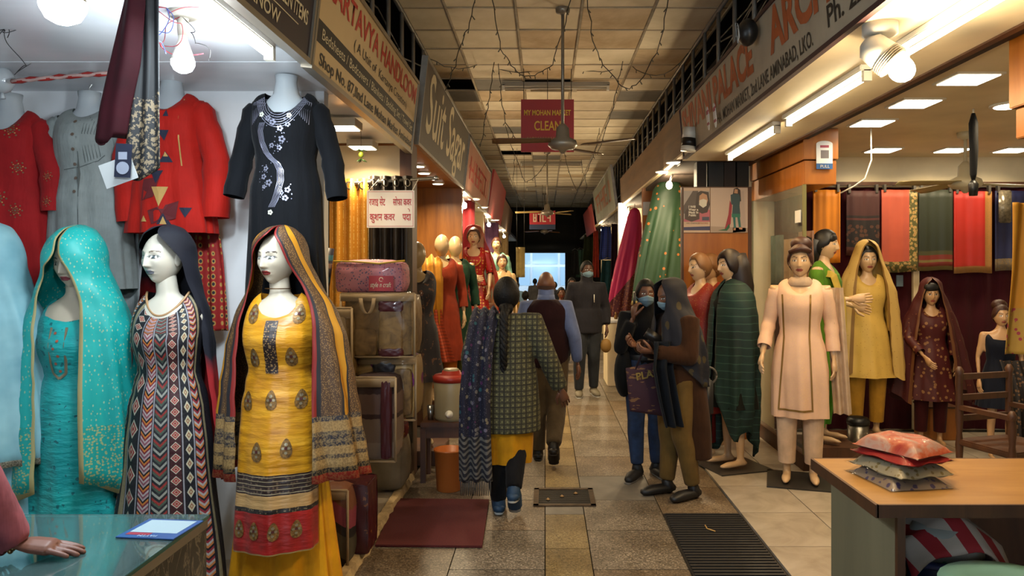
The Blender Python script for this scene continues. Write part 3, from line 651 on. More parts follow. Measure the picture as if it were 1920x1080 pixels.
def body(t, J, k, skin, head_kw, hands=((-1, {}), (1, {})), vox=.014, m=None, parts=('torso', 'neck', 'arm', 'leg', 'foot'), yaw=0, pitch=0, extra=None):
    b = vol(MB(), J, parts, -.006, k); r = remesh(b, vox, 5); paint(r, skin)
    if head_kw is not None: head(r, J['head'], k*.98, yaw, pitch, skin, **head_kw)
    for s, kw in hands:
        d = (J['wr', s]-J['el', s]).normalized(); q = dict(d=d, n=V((s*.9, -.2, 0)), side=-s, curl=.35); q.update(kw); hand(r, J['wr', s], q['d'], q['n'], q['side'], q['curl'], k*1.0, skin)
    if extra: extra(r)
    return r.build('body', m or M_skinv, t)
def wear(t, name, m, J, k, parts, inf, vox=.014, it=5, extra=None, **kw):
    b = vol(MB(), J, parts, inf, k, **kw)
    if extra: extra(b)
    return remesh(b, vox, it).build(name, m, t)
def ringz(z, rx, ry, cx=0, cy=0, n=20, amp=0, kf=7, ph=0): return [V((cx+(rx+amp*sin(kf*2*pi*i/n+ph))*cos(2*pi*i/n), cy+(ry+amp*sin(kf*2*pi*i/n+ph))*sin(2*pi*i/n), z)) for i in range(n)]
# ---- garments for dress forms
def lerpt(tab, z):
    if z <= tab[0][0]: return tab[0][1:]
    for a, b in zip(tab[:-1], tab[1:]):
        if z <= b[0]:
            f = (z-a[0])/(b[0]-a[0]); f = f*f*(3-2*f)*.6+f*.4; return tuple(x+(y-x)*f for x, y in zip(a[1:], b[1:]))
    return tab[-1][1:]
def kurta(hem=.4, hem_r=(.24, .18), k=1, depth=.12, nw=.085, fold=.012, kf=6, waist=1, n=72, tab=None, slit=0, top=1.45, sleeves=(), seed=1, m=34, zmax=None):
    """a fitted tunic: lofted rings from hem to a scooped neckline, u round the body (front at .5), v up"""
    random.seed(seed); ph = random.uniform(0, 6)
    tb = tab or [(hem, hem_r[0], hem_r[1], 0), (.78, .2*waist, .15, 0), (.92, .182*waist, .138, 0), (1.1, .138*waist, .108, 0), (1.27, .162, .13, -.018), (1.33, .166, .115, -.01)]
    mb = MB(); Z1 = 1.33
    def fn(u, v):
        th = 2*pi*(u-.5); sx, cy = sin(th), -cos(th); z = hem+(Z1-hem)*min(1, v/.78)
        rx, ry, oy = lerpt(tb, z); a = fold*sst(1.05, hem, z)+.0025
        w = a*(sin(kf*th+ph+z*1.5)+.5*sin((kf*2+1)*th-ph+z*3)); wr = .0035*sin(z*55+th*3+ph)*g2((z-1.1)/.09)
        p = V(((rx+w+wr)*sx, oy+(ry+w+wr)*cy, z))
        if v > .78:
            q = (v-.78)/.22; fr = max(0, -cy); bk = max(0, cy)
            e = V((nw*sx*(1 if fr < .2 else 1-.0*fr), .055*cy-.035*fr**2*(depth/.12), top-depth*fr**1.6-.012*bk)); c = p.lerp(e, .5)+V((sx*abs(sx)*.035, 0, .05*abs(sx)**2)); c.y += cy*.02
            p = p*(1-q)**2+c*2*q*(1-q)+e*q*q
        return p*k
    mb.grid(fn, n, m)
    for s in sleeves: sleeve(mb, *s)
    return mb
def sleeve(mb, pts, rr, n=16, fold=.004, seg=5):
    P_ = []; R_ = []
    for i in range(len(pts)-1):
        for j in range(seg): f = j/seg; P_.append(V(pts[i]).lerp(V(pts[i+1]), f)); R_.append(rr[i]+(rr[i+1]-rr[i])*f+fold*sin(i*9+j*2.3))
    P_.append(V(pts[-1])); R_.append(rr[-1]); o = len(mb.v); mb.tube(P_, R_, n, cap=False)
    for i in range(o, len(mb.v)): j = (i-o); mb.uv[i] = ((j % n)/n, (j//n)/(len(P_)-1))
def skirt(z0, z1, r0, r1, n=72, m=14, fold=.02, kf=9, ph=0, cy=0, cx=0):
    """hanging skirt from z1 (top, radii r1) to z0 (hem, radii r0) with folds"""
    mb = MB()
    def fn(u, v):
        th = 2*pi*(u-.5); z = z0+(z1-z0)*v; f = v**.8; a = fold*(1-v)+.003; w = a*(sin(kf*th+ph)+.45*sin((kf*2+3)*th+ph*2))
        return V((cx+(r0[0]+(r1[0]-r0[0])*f+w)*sin(th), cy-(r0[1]+(r1[1]-r0[1])*f+w)*cos(th), z))
    mb.grid(fn, n, m); return mb
def veil(rows, nu=80, fold=.012, kf=11, sub=5, seed=1, back=1.0, hemwave=0.0):
    """cloth over head and shoulders. rows (z,cx,cy,rx,ry,aL,aR) from top to hem: an arc round the back, open between -aL and aR in front"""
    random.seed(seed); ph = random.uniform(0, 6); rr = []
    for a, b in zip(rows[:-1], rows[1:]):
        for j in range(sub): f = j/sub; rr.append([x+(y-x)*f for x, y in zip(a, b)])
    rr.append(list(rows[-1]))
    for _ in range(2): rr = [rr[0]]+[[(rr[i-1][c]+2*rr[i][c]+rr[i+1][c])/4 for c in range(7)] for i in range(1, len(rr)-1)]+[rr[-1]]
    N = len(rr)-1; zt, zb = rows[0][0], rows[-1][0]; mb = MB()
    def fn(u, v):
        q = rr[N-int(round(v*N))]; z, cx, cy, rx, ry, aL, aR = q; a = -aL-(360-aL-aR)*u; th = R(a)
        w = fold*sst(zt-.12, zb+.1, z)*(sin(kf*th+ph+z*2)+.5*sin(kf*1.7*th+z*5))+.003*sin(z*40+th*4)
        hz = hemwave*sin(th*3+ph)*sst(zb+.3, zb, z)
        return V((cx+(rx+w)*sin(th), cy-(ry+w)*cos(th), z+hz))
    mb.grid(fn, nu, N)
    for i, p in enumerate(mb.v): mb.uv[i] = (mb.uv[i][0], max(0, min(1, (p[2]-zb)/(zt-zb))))
    return mb
def drape(path, width, wdir, n=24, m=40, fold=.015, kf=5, seed=1, taper=None):
    """a strip of cloth following path (list of points), spread along wdir with folds along the normal"""
    random.seed(seed); ph = random.uniform(0, 6); path = [V(p) for p in path]; wd = V(wdir).normalized(); mb = MB()
    ls = [0]
    for a, b in zip(path[:-1], path[1:]): ls.append(ls[-1]+(b-a).length)
    def at(v):
        d = v*ls[-1]
        for i in range(len(path)-1):
            if d <= ls[i+1] or i == len(path)-2:
                f = (d-ls[i])/(ls[i+1]-ls[i]); return path[i].lerp(path[i+1], f), (path[i+1]-path[i]).normalized()
    def fn(u, v):
        p, d = at(v); nn = d.cross(wd).normalized(); w = width if taper is None else width*(taper[0]+(taper[1]-taper[0])*v)
        return p+wd*w*(u-.5)+nn*(fold*sin(kf*2*pi*u+ph+v*1.2)+fold*.4*sin(kf*5.1*u+v*4))
    mb.grid(fn, n, m); return mb
class Decal:
    def __init__(s, mb, t, d=(0, 1, 0), o=1.0): s.b = BVHTree.FromPolygons([V(p) for p in mb.v], mb.f); s.t = next((c for c in t.children if c.name.split('.')[0] in ('kurta', 'dress')), t); s.d = V(d); s.o = o
    def hit(s, x, z):
        p, n, i, d = s.b.ray_cast(V((x, 0, z))-s.d*s.o, s.d); return p
    def put(s, name, m, polys, off=.003, sub=1):
        mb = MB()
        for poly in polys:
            vs = []; ok = True; c = (sum(p[0] for p in poly)/len(poly), sum(p[1] for p in poly)/len(poly)); pl = []
            for a, b in zip(poly, poly[1:]+poly[:1]):
                for j in range(sub): pl.append((a[0]+(b[0]-a[0])*j/sub, a[1]+(b[1]-a[1])*j/sub))
            for x, z in pl+[c]:
                q = s.hit(x, z)
                if q is None: ok = False; break
                vs.append(q-s.d*off)
            if ok: n = len(pl); mb.add(vs, [(i, (i+1) % n, n) for i in range(n)])
        if mb.v:
            o = mb.build(name, m, s.t, smooth=False)
            if 'rhinestone' in name or 'sprig' in name or 'embroidery' in name: o['kind'] = 'stuff'
            return o
def circ(x, z, rx, rz=None, n=12): return [(x+rx*cos(2*pi*i/n), z+(rz or rx)*sin(2*pi*i/n)) for i in range(n)]
def rect(x0, z0, x1, z1): return [(x0, z0), (x1, z0), (x1, z1), (x0, z1)]
def leaf(x, z, w, h, n=14): return [(x+w*sin(2*pi*i/n)*(1-.35*cos(2*pi*i/n)), z+h*cos(2*pi*i/n)) for i in range(n)]
def diam(x, z, w, h): return [(x-w, z), (x, z-h), (x+w, z), (x, z+h)]
def ribbon(pts, w):
    """thin polygon strips along a polyline (x,z)"""
    out = []
    for a, b in zip(pts[:-1], pts[1:]):
        dx, dz = b[0]-a[0], b[1]-a[1]; l = sqrt(dx*dx+dz*dz) or 1; nx, nz = -dz/l*w/2, dx/l*w/2; out.append([(a[0]-nx, a[1]-nz), (b[0]-nx, b[1]-nz), (b[0]+nx, b[1]+nz), (a[0]+nx, a[1]+nz)])
    return out
def dens(pts, n): return [(a[0]+(b[0]-a[0])*i/n, a[1]+(b[1]-a[1])*i/n) for a, b in zip(pts[:-1], pts[1:]) for i in range(n)]+[pts[-1]]
# ---------------------------------------------------------------- left stall: mannequins
WAX = S('c9bca6'); PALE = S('cfc8b8')
def fr(t, x): return t.m('FRACT', x)
def ab(t, x): return t.m('ABSOLUTE', x)
def brocade(t, v, base, gold, sc=26, th=.33):
    a = t.vor(v, sc, 'Distance', 'F1', .75); b = t.noise(v, sc*1.6, 2, .5, 1.5)
    return t.mix(t.m('LESS_THAN', t.m('ADD', a, t.m('MULTIPLY', b, .35)), th+.17), base, gold)
def bands(t, x, stops): return t.ramp(x, stops, 'CONSTANT')
def mann(name, lab, px, d, rz=0, z=0, cat='mannequin', grp=None): 
    p = P(px, 0, d); return thing(name, lab, cat, (p.x, p.y, z), rz, grp)
def bust(t, k, skin, hk, yaw, pitch=0, legs=False, arms=None, vox=.012, hands=(), hz=None, hx=0, J=None):
    J = J or joints(k)
    if hz: J['head'] = V((hx, -.02*k, hz))
    pr = ['torso', 'neck']+(['arm'] if arms else [])+(['leg', 'foot'] if legs else [])
    return body(t, J, k, skin, hk, hands, vox, M_manv, pr, yaw, pitch), J
# --- yellow suit with brocade veil
t = mann('mannequin', 'mannequin in a yellow silk suit with red border and brown brocade veil', 528, 3.5, .0)
HK = dict(lips='7a2622', brow='3a2a20', iris='3a4038', n=120, lid='5e5650')
bust(t, 1.05, WAX, HK, -.38, 0, hz=1.672, hx=-.012)
def fy(q):
    z = q.xyz(q.co())[2]; x = q.xyz(q.co())[0]; y = q.xyz(q.co())[1]
    silk = q.ramp(q.noise(q.scale(q.co(), (1, 1, 6)), 5, 4), [(.3, 'a86c08'), (.55, 'cf8f14'), (.75, 'dca02a')])
    lines = q.mix(q.m('GREATER_THAN', fr(q, q.m('MULTIPLY', z, 55)), .82), brocade(q, q.co(), S('2c1d1a'), S('5e4a3a'), 60), S('9a8a6a'))
    c = q.mix(q.m('LESS_THAN', z, .698), silk, lines); c = q.mix(q.m('LESS_THAN', z, .608), c, S('b58d58')); c = q.mix(q.m('LESS_THAN', z, .55), c, brocade(q, q.co(), S('1c1512'), S('6a5a40'), 90))
    c = q.mix(q.m('LESS_THAN', z, .53), c, q.ramp(q.noise(q.co(), 12, 3), [(.3, '7c120e'), (.7, 'a31c18')])); c = q.mix(q.m('LESS_THAN', z, .356), c, S('8a7040'))
    q.bump(q.noise(q.scale(q.co(), (1, 1, 4)), 9, 3), .25, .03); return c
kb = kurta(hem=.35, hem_r=(.215, .15), k=1.05/1.05, top=1.515, depth=.1, nw=.095, fold=.006, tab=[(.35, .195, .16, -.05), (.8, .185, .15, -.02), (.98, .182, .138, 0), (1.16, .15, .115, 0), (1.3, .168, .135, -.018), (1.37, .172, .118, -.01)], m=60)
kb.build('kurta', mat('yellow_silk', fn=fy, rough=.38, sheen=.05), t); D = Decal(kb, t)
M_brz = mat('bronze_zari', '7c5a2e', .45, .35, var=(90, .7)); M_mar = mat('maroon_thread', '4a1612', .7); M_slv = mat('silver_zari', '9c8f74', .35, .6); M_dkz = mat('dark_zari', fn=lambda q: brocade(q, q.co(), S('231512'), S('8f6f45'), 95), rough=.5)
D.put('placket', M_dkz, [rect(-.03, z, .026, z+.03) for z in [1.15+.03*i for i in range(8)]], .004, 2)
def motif(D, x, z, s, n='motif'):
    D.put(n, M_brz, [leaf(x, z, s*.55, s)], .003); D.put(n, M_slv, [circ(x, z+s*.4, s*.17, n=8), circ(x-s*.27, z, s*.15, n=8), circ(x+s*.27, z, s*.15, n=8), circ(x, z-s*.45, s*.15, n=8)], .0045); D.put(n, M_mar, [circ(x, z+s*.02, s*.16, n=8)], .005)
for x, z in ((-.085, 1.22), (.085, 1.225), (0, 1.03), (-.12, 1.02), (.125, 1.03), (-.055, .80), (.075, .815), (-.1, 1.42), (.11, 1.42)): motif(D, x, z, .045)
for x in (-.135, -.055, .035, .125): motif(D, x, .455, .04)
skirt(-.02, .75, (.27, .16), (.19, .1), fold=.022, kf=8, cy=.04).build('palazzo_skirt', cloth('yellow_cotton', 'c98a0c', .7), t)
def fveil(q):
    u, v, _ = q.xyz(q.co('UV')); e = q.m('MINIMUM', u, q.m('SUBTRACT', 1, u)); vv = q.co('UV')
    br = brocade(q, q.co(), S('4a321c'), S('8a683c'), 150, .36); c = q.mix(q.band(e, .03, .09), bands(q, e, [(0, '7e1a14'), (.012, '1d1a1e'), (.03, '4a3420'), (.09, '1d1a1e'), (.1, 'b57c14'), (.145, '1d1a1e'), (.155, '6a4a2c')]), br)
    c = q.mix(q.m('GREATER_THAN', e, .155), c, br); h = bands(q, v, [(0, '9a1c16'), (.03, '15141a'), (.05, '7c6038'), (.085, '3c2e24'), (.1, '80643c'), (.13, '1d1a24'), (.145, '4c4034'), (.16, '201c26'), (.175, '4c4034'), (.19, '86683e'), (.23, '23202a')])
    return q.mix(q.m('LESS_THAN', v, .25), c, q.mix(q.m('GREATER_THAN', q.noise(q.co(), 120, 2), .5), h, q.mix(.25, h, S('caa868'))))
veil([(1.834, 0, .02, .015, .02, 4, 4), (1.82, -.002, .005, .06, .085, 5, 5), (1.785, -.004, -.005, .1, .125, 10, 8), (1.745, -.004, -.008, .118, .14, 38, 20), (1.66, 0, .0, .132, .14, 56, 30), (1.56, .01, .02, .16, .13, 58, 42), (1.46, .02, .02, .215, .15, 50, 42), (1.33, .025, .02, .27, .17, 44, 36), (1.05, .03, .02, .315, .19, 38, 30), (.66, .045, .02, .36, .2, 34, 24)], fold=.016, seed=4).build('brocade_veil', mat('yellow_veil', fn=fveil, rough=.55), t, solid=.003)
quick('choker', mat('choker', '5a3c1c', .4, .5), lambda m: m.tube([(-.012+.058*cos(2*pi*i/20), -.012+.058*sin(2*pi*i/20), 1.535) for i in range(21)], .0025, 5), t)
# --- black patterned dress with navy-red veil
t = mann('mannequin', 'pale mannequin in a black striped dress with a navy and red veil', 318, 3.5, 0)
bust(t, 1.05, PALE, dict(lips='6d6f78', brow='6a5a4c', iris='4d5a60', n=120, lid='8b8f8c'), -.34, 0, hz=1.675, hx=-.02)
def fb(q):
    u, v, _ = q.xyz(q.co('UV')); K = S('101019'); c = None
    c = bands(q, u, [(0, '101019'), (.30, '101019'), (.345, '857a5c'), (.365, '101019')])
    def col(c, u0, u1, img): return q.mix(q.band(u, u0, u1), c, img)
    def chev(u0, u1, cs, n):
        uc = (u0+u1)/2; f = fr(q, q.m('SUBTRACT', q.m('MULTIPLY', v, n), q.m('MULTIPLY', ab(q, q.m('SUBTRACT', u, uc)), .9/(u1-u0)))); k = len(cs)
        return bands(q, f, [(i/k, cs[i]) for i in range(k)])
    def dia(u0, u1, n, a, b_, bg):
        uc = (u0+u1)/2; d = q.m('ADD', ab(q, q.m('SUBTRACT', fr(q, q.m('MULTIPLY', v, n)), .5)), q.m('MULTIPLY', ab(q, q.m('SUBTRACT', u, uc)), .9/(u1-u0)))
        return bands(q, d, [(0, a), (.12, b_), (.2, a), (.32, 'b9b3a0'), (.42, bg)])
    c = col(c, .25, .28, chev(.25, .28, ['8a3a30', 'b09a90', '101019', 'c07040'], 38)); c = col(c, .29, .325, chev(.29, .325, ['b8aca8', '6b2430', 'c8772c', '101019', 'a8a09a'], 34))
    c = col(c, .375, .435, dia(.375, .435, 15, '8e1f24', 'b8a890', '101019'))
    c = col(c, .45, .495, chev(.45, .495, ['b5a9a6', '7d2430', 'cc7a2e', '101019', 'b09a98', '8c4a5a'], 26)); c = col(c, .505, .55, chev(.505, .55, ['1b1d24', '8c8f86', '1b1d24', '3f4f42', '8a2b26'], 24))
    c = col(c, .56, .6, dia(.56, .6, 30, '9c2430', 'a89c80', '3a1418')); c = col(c, .615, .645, dia(.615, .645, 24, 'b8ac84', '7c1f22', '101019')); c = col(c, .655, .69, chev(.655, .69, ['a8a09a', '8a2430', '101019', 'b87038'], 34)); c = col(c, .7, .715, S('857a5c'))
    for a in (.372, .442, .5, .555, .606, .65): c = q.mix(q.band(u, a-.0025, a+.0025), c, S('8f8f96'))
    q.bump(q.noise(q.co(), 70, 2), .3, .01); return c
kb = kurta(hem=.12, hem_r=(.26, .19), top=1.52, depth=.11, nw=.1, fold=.012, kf=5, waist=1.0, tab=[(.12, .265, .19, 0), (.8, .2, .155, 0), (.98, .18, .14, 0), (1.16, .138, .11, 0), (1.3, .16, .13, -.018), (1.37, .168, .115, -.01)], m=50)
kb.build('dress', mat('black_folk_print', fn=fb, rough=.6), t)
quick('neck_piping', mat('neck_bead', 'a8845c', .4), lambda m: m.tube([V((.1*sin(a), -.055*cos(a)-.035*max(0, cos(a))**2*.92-.006, 1.52-.11*max(0, cos(a))**1.6)) for a in [(-1.5+3*i/30) for i in range(31)]], .006, 6), t)
def fn_(q):
    z = q.xyz(q.co())[2]; x = q.xyz(q.co())[0]; s = q.m('ADD', z, q.m('ADD', q.m('MULTIPLY', x, 1.25), q.m('MULTIPLY', q.noise(q.co(), 9, 2), .06)))
    return q.ramp(q.m('SUBTRACT', 1.75, s), [(.0, '0c0e1c'), (.28, '0c0e1c'), (.36, 'a3191d'), (1, '8a1216')])
veil([(1.838, -.008, .015, .015, .02, 4, 4), (1.822, -.01, .005, .062, .09, 8, 4), (1.79, -.012, -.002, .1, .122, 30, 10), (1.745, -.01, .002, .116, .132, 54, 28), (1.67, -.005, .015, .118, .135, 62, 52), (1.57, 0, .02, .125, .13, 62, 58), (1.47, .0, .03, .155, .12, 66, 62), (1.34, .0, .03, .185, .13, 62, 64), (1.0, .0, .05, .2, .13, 72, 74), (.62, 0, .06, .23, .14, 80, 80)], fold=.01, seed=9).build('navy_red_veil', mat('navy_red_chiffon', fn=fn_, rough=.8), t)
quick('red_churidar', cloth('red_churidar', '8c1418', .7), lambda m: [m.tube([(s*.09, 0, .5), (s*.1, 0, .0)], [.09, .06], 12) for s in (-1, 1)], t)
drape([(-.21, .03, .92), (-.24, .0, .6), (-.26, -.02, .42), (-.3, -.02, .2)], .14, (1, .3, 0), fold=.02, kf=3).build('dupatta_tail', cloth('red_chiffon', '8c1216', .7), t)
# --- turquoise suit, veil pulled over the eyes
t = mann('mannequin', 'mannequin in turquoise suit with gold-printed veil pulled over its eyes', 147, 3.5, 0)
bust(t, 1.05, WAX, dict(lips='8c3c44', n=120), -.1, .12, hz=1.655)
TQ, TQD, GL = S('16938f'), S('0d6f70'), S('8f9c72')
def ft(q):
    u, v, _ = q.xyz(q.co('UV')); z = q.xyz(q.co())[2]; c = q.ramp(q.noise(q.scale(q.co(), (1, 1, .5)), 7, 4), [(.3, '0c8e92'), (.7, '1cb0ac')])
    q.bump(q.noise(q.scale(q.co(), (1, 1, 3)), 12, 3), .4, .03); return q.mix(q.m('GREATER_THAN', q.noise(q.co(), 34, 1), .68), c, S('0b6a70'))
kb = kurta(hem=.05, hem_r=(.25, .18), top=1.49, depth=.085, nw=.095, fold=.016, kf=6, tab=[(.05, .25, .18, 0), (.8, .2, .15, 0), (.98, .185, .14, 0), (1.14, .155, .115, 0), (1.28, .168, .135, -.018), (1.35, .17, .118, -.01)], m=50)
kb.build('kurta', mat('turquoise_silk', fn=ft, rough=.45, sheen=.05), t); D = Decal(kb, t)
D.put('neck_embroidery', M_slv, [p for s in (-1, 1) for p in ribbon([(s*.035-.01, 1.36), (s*.035-.01, 1.2), (s*.03-.01, 1.15), (-.01, 1.125)], .012)], .004); D.put('neck_embroidery', mat('coral_bead', 'a0523a', .5), [circ(-.01+.008*(-1)**i, 1.16+.035*i, .007, n=6) for i in range(6)], .004)
def fv(q):
    u, v, _ = q.xyz(q.co('UV')); e = q.m('MINIMUM', u, q.m('SUBTRACT', 1, u)); g = brocade(q, q.scale(q.co(), (1, 1, .6)), S('16a5a0'), S('8fb496'), 75, .24)
    h = brocade(q, q.co(), S('129a94'), S('98a878'), 80, .4); c = q.mix(q.m('LESS_THAN', v, .24), g, h); c = q.mix(q.m('LESS_THAN', e, .012), c, S('a49a6a')); return q.mix(q.band(v, .0, .012), c, S('a49a6a'))
veil([(1.835, 0, .01, .015, .02, 3, 3), (1.815, 0, -.0, .065, .09, 3, 3), (1.765, 0, -.015, .108, .135, 3, 3), (1.70, .0, -.02, .125, .148, 4, 4), (1.665, .0, -.02, .13, .15, 12, 10), (1.635, .0, -.02, .135, .148, 26, 18), (1.58, 0, -.01, .15, .145, 34, 24), (1.48, .0, .0, .2, .16, 32, 28), (1.34, -.01, .01, .25, .18, 24, 26), (1.05, -.015, .02, .28, .2, 18, 24), (.62, -.02, .02, .3, .21, 16, 26)], fold=.014, seed=14, hemwave=.05).build('turquoise_veil', mat('turquoise_veil', fn=fv, rough=.5), t, solid=.003)
# --- pale blue suit at the picture's left edge
t = mann('mannequin', 'mannequin in pale blue suit with silver-edged veil at the left edge', -18, 3.45, 0)
bust(t, 1.05, WAX, dict(lips='8c3c44', n=60), -.7, 0, hz=1.665, hx=-.03); quick('hair', mat('black_hair', '0d0b0b', .5), lambda m: (hair_cap(m, (-.03, -.02, 1.665), 1.03, -.7, 0, .016, .5, -.5), m.tube([(-.0, .03, 1.68), (.02, -.02, 1.55), (.06, -.06, 1.42), (.07, -.1, 1.28)], [.09, .085, .07, .04], 12)), t)
cl = cloth('pale_blue_satin', '86b4bd', .5)
kurta(hem=.1, hem_r=(.26, .19), top=1.49, depth=.1, nw=.1, fold=.014, waist=1.1).build('kurta', cl, t)
def fp(q):
    u, v, _ = q.xyz(q.co('UV')); e = q.m('MINIMUM', u, q.m('SUBTRACT', 1, u)); f = q.m('MAXIMUM', q.m('LESS_THAN', e, .02), q.m('LESS_THAN', v, .025)); b = q.ramp(q.noise(q.co(), 6, 3), [(.3, '6fa0ac'), (.7, '8fbcc4')])
    return q.mix(f, b, q.ramp(q.noise(q.co(), 160, 2), [(.4, '6e6a5e'), (.6, 'b0aa98')]))
veil([(1.845, .0, .02, .015, .02, 4, 4), (1.825, 0, .01, .065, .09, 6, 5), (1.77, 0, .0, .112, .132, 40, 12), (1.66, .005, .0, .135, .14, 60, 24), (1.52, .01, .01, .16, .14, 55, 26), (1.38, .015, .01, .22, .16, 45, 22), (1.05, .02, .02, .27, .19, 40, 20), (.74, .03, .02, .285, .2, 36, 14)], fold=.012, seed=21).build('pale_blue_veil', mat('pale_blue_chiffon', fn=fp, rough=.6), t, solid=.002)
# ---------------------------------------------------------------- garments hung on torso forms along the white wall
M_form = mat('form_plastic', 'b9c0c4', .18, trans=.25, coat=.5)
def hung(lab, px, d, ysh, m, hem, sleeves, depth=.11, hook=True, name='hanging_kurta', waist=1, nw=.09, seed=3, stretch=1.0):
    p = P(px, ysh, d); t = thing(name, lab, 'kurta', (p.x, p.y, p.z-1.42)); 
    kb = kurta(hem=hem, hem_r=(.19, .12), top=1.45, depth=depth, nw=nw, fold=.012, waist=waist, sleeves=sleeves, seed=seed, tab=[(hem, .2*waist, .12, 0), (.95, .175*waist, .12, 0), (1.1, .145*waist, .1, 0), (1.27, .165, .12, -.015), (1.33, .17, .11, -.01)])
    kb.build('kurta', m, t)
    quick('torso_form', M_form, lambda q: q.rings([ringz(1.24, .13, .085), ringz(1.34, .135, .08), ringz(1.405, .1, .065), ringz(1.44, .065, .055), ringz(1.5, .052, .05), ringz(1.535, .056, .053), ringz(1.54, .03, .03)]), t)
    quick('hook', M_steel, lambda q: q.tube([(0, 0, 1.53), (0, 0, 1.56), (.012, 0, 1.575), (.012, 0, 1.6), (0, 0, 2.62-(p.z-1.42))], .003, 6), t)
    return t, kb
SL = lambda s, e, w, r=(.058, .054, .05): ([(s*.125, 0, 1.372), (s*.16, 0, 1.345), (s*e[0], e[1], e[2]), (s*w[0], w[1], w[2])], [r[0]*.8, r[0]]+list(r[1:]))
M_blk = cloth('black_rayon', '06080d', .85, .12, 6)
t, kb = hung('black kurta with silver rhinestone vine hung on a clear torso form', 537, 3.7, 186, M_blk, .1, [SL(-1, (.225, .01, 1.13), (.255, -.02, .93)), SL(1, (.225, .01, 1.13), (.26, -.02, .92))], depth=.12, nw=.105)
D = Decal(kb, t); M_rh = mat('rhinestone', '8f90a2', .25, .5)
for s in (-1, 1): D.put('rhinestone_yoke', M_rh, [p for i in range(9) for p in ribbon([(s*(.065+.0085*i), 1.455-.008*i), (s*(.074+.0085*i), 1.39-.0*i), (s*(.078+.0075*i), 1.34-.008*i)], .0028)], .003, 1)
D.put('rhinestone_yoke', M_rh, [p for i in range(6) for p in ribbon([(.095*sin(a)*(1+.06*i), 1.442-.125*cos(a)**1.5*(1+.05*i)-.006*i) for a in [-1.35+2.7*j/22 for j in range(23)]], .0026)], .003)
vine = [(-.075, 1.28), (-.088, 1.24), (-.083, 1.19), (-.065, 1.14), (-.04, 1.11), (-.01, 1.085), (.008, 1.05), (.012, 1.0), (.002, .95), (-.012, .905), (-.03, .87)]
D.put('rhinestone_vine', M_rh, [p for o in (-.014, -.007, 0, .007, .014) for p in ribbon([(x+o, z) for x, z in vine], .003)], .003)
random.seed(5); fl = []
for x, z, r in [(-.045, 1.3, .016), (-.02, 1.28, .018), (.015, 1.25, .016), (.05, 1.27, .014), (.02, 1.2, .018), (-.03, 1.17, .013), (.005, 1.16, .014), (-.065, 1.06, .014), (-.075, 1.02, .016), (-.045, .99, .018), (-.07, .97, .012), (.045, .955, .016), (.035, .915, .016), (.02, .94, .01)]:
    fl += [circ(x+r*.6*cos(a), z+r*.6*sin(a), r*.36, n=6) for a in [2*pi*i/5 for i in range(5)]]+[circ(x+random.uniform(-.03, .03), z+random.uniform(-.03, .03), .003, n=5) for i in range(5)]
D.put('rhinestone_flowers', M_rh, fl, .0035); D.put('pearl_flowers', mat('pearl', 'b5b4a6', .3), [circ(x+.008*cos(a), z+.008*sin(a), .006, n=6) for x, z in ((-.08, 1.32), (.055, 1.315), (-.035, .845)) for a in [2*pi*i/5 for i in range(5)]], .005)
M_r1 = cloth('red_cotton', 'a5190f', .75, .14, 7)
t, kb = hung('bright red kurta with navy triangles hung on the white wall', 322, 3.86, 186, M_r1, .72, [SL(-1, (.24, .0, 1.12), (.22, -.0, .78), (.064, .066, .06)), SL(1, (.235, 0, 1.1), (.235, -.01, .80), (.064, .068, .066))], depth=.1, waist=1.12, nw=.08)
D = Decal(kb, t); M_nv = mat('navy_print', '171a30', .8); M_tan = mat('tan_print', 'b08a4c', .8); M_mr = mat('maroon_print', '5a0e14', .8)
tri = lambda x, z, w, h: [(x-w, z+h), (x+w, z+h), (x, z-h)]; trd = lambda x, z, w, h: [(x-w, z-h), (x+w, z-h), (x, z+h)]
[D.put('printed_triangle', M_nv, [q_], .003, 3) for q_ in [tri(-.02, 1.33, .022, .02), trd(.03, 1.325, .014, .018), tri(.02, 1.21, .028, .026), trd(.02, 1.105, .034, .028), tri(-.02, 1.0, .034, .034), tri(.12, .82, .03, .026), trd(.02, .79, .03, .03)]]; [D.put('printed_triangle', M_tan, [q_], .0045, 3) for q_ in [tri(.03, 1.36, .014, .016), trd(.02, 1.118, .012, .012), tri(-.0, .9, .04, .05), trd(.02, .78, .014, .02), trd(-.08, .79, .016, .016)]]; [D.put('printed_patch', M_mr, [q_], .003, 3) for q_ in [[(-.09, .99), (.0, 1.0), (-.03, .9), (-.1, .88)], [(-.06, .83), (.09, .88), (.07, .79), (-.04, .76)]]]
D.put('stitched_line', M_tan, ribbon([(.09, 1.41), (.088, 1.2), (.095, 1.06)], .006), .003)
def flg(q):
    d = q.vor(q.scale(q.co(), (1, 1, .8)), 30, 'Distance', 'F1', .1); return bands(q, d, [(0, '1c1a20'), (.22, 'a8803c'), (.36, 'a0160f'), (.44, '8e1410')])
tag(drape([P(376, 405, 3.95), P(385, 480, 3.95), P(392, 620, 3.95)], .2, (1, 0, 0), fold=.014, kf=3, taper=(.9, 1.1)).build('hanging_leggings', mat('red_printed_leggings', fn=flg, rough=.75), solid=.004), 'red leggings printed with small gold drops hanging below the red kurta', 'leggings')
M_gr = cloth('grey_linen', '7f8583', .85, .1, 14)
t, kb = hung('grey buttoned linen kurta with pin tucks hung on the wall', 168, 3.9, 214, M_gr, .5, [SL(-1, (.2, 0, 1.26), (.22, 0, 1.18), (.066, .07, .072)), SL(1, (.2, 0, 1.26), (.22, 0, 1.18), (.066, .07, .072))], depth=.06, waist=1.15, nw=.08)
D = Decal(kb, t); M_seam = mat('seam_grey', '4e5352', .9)
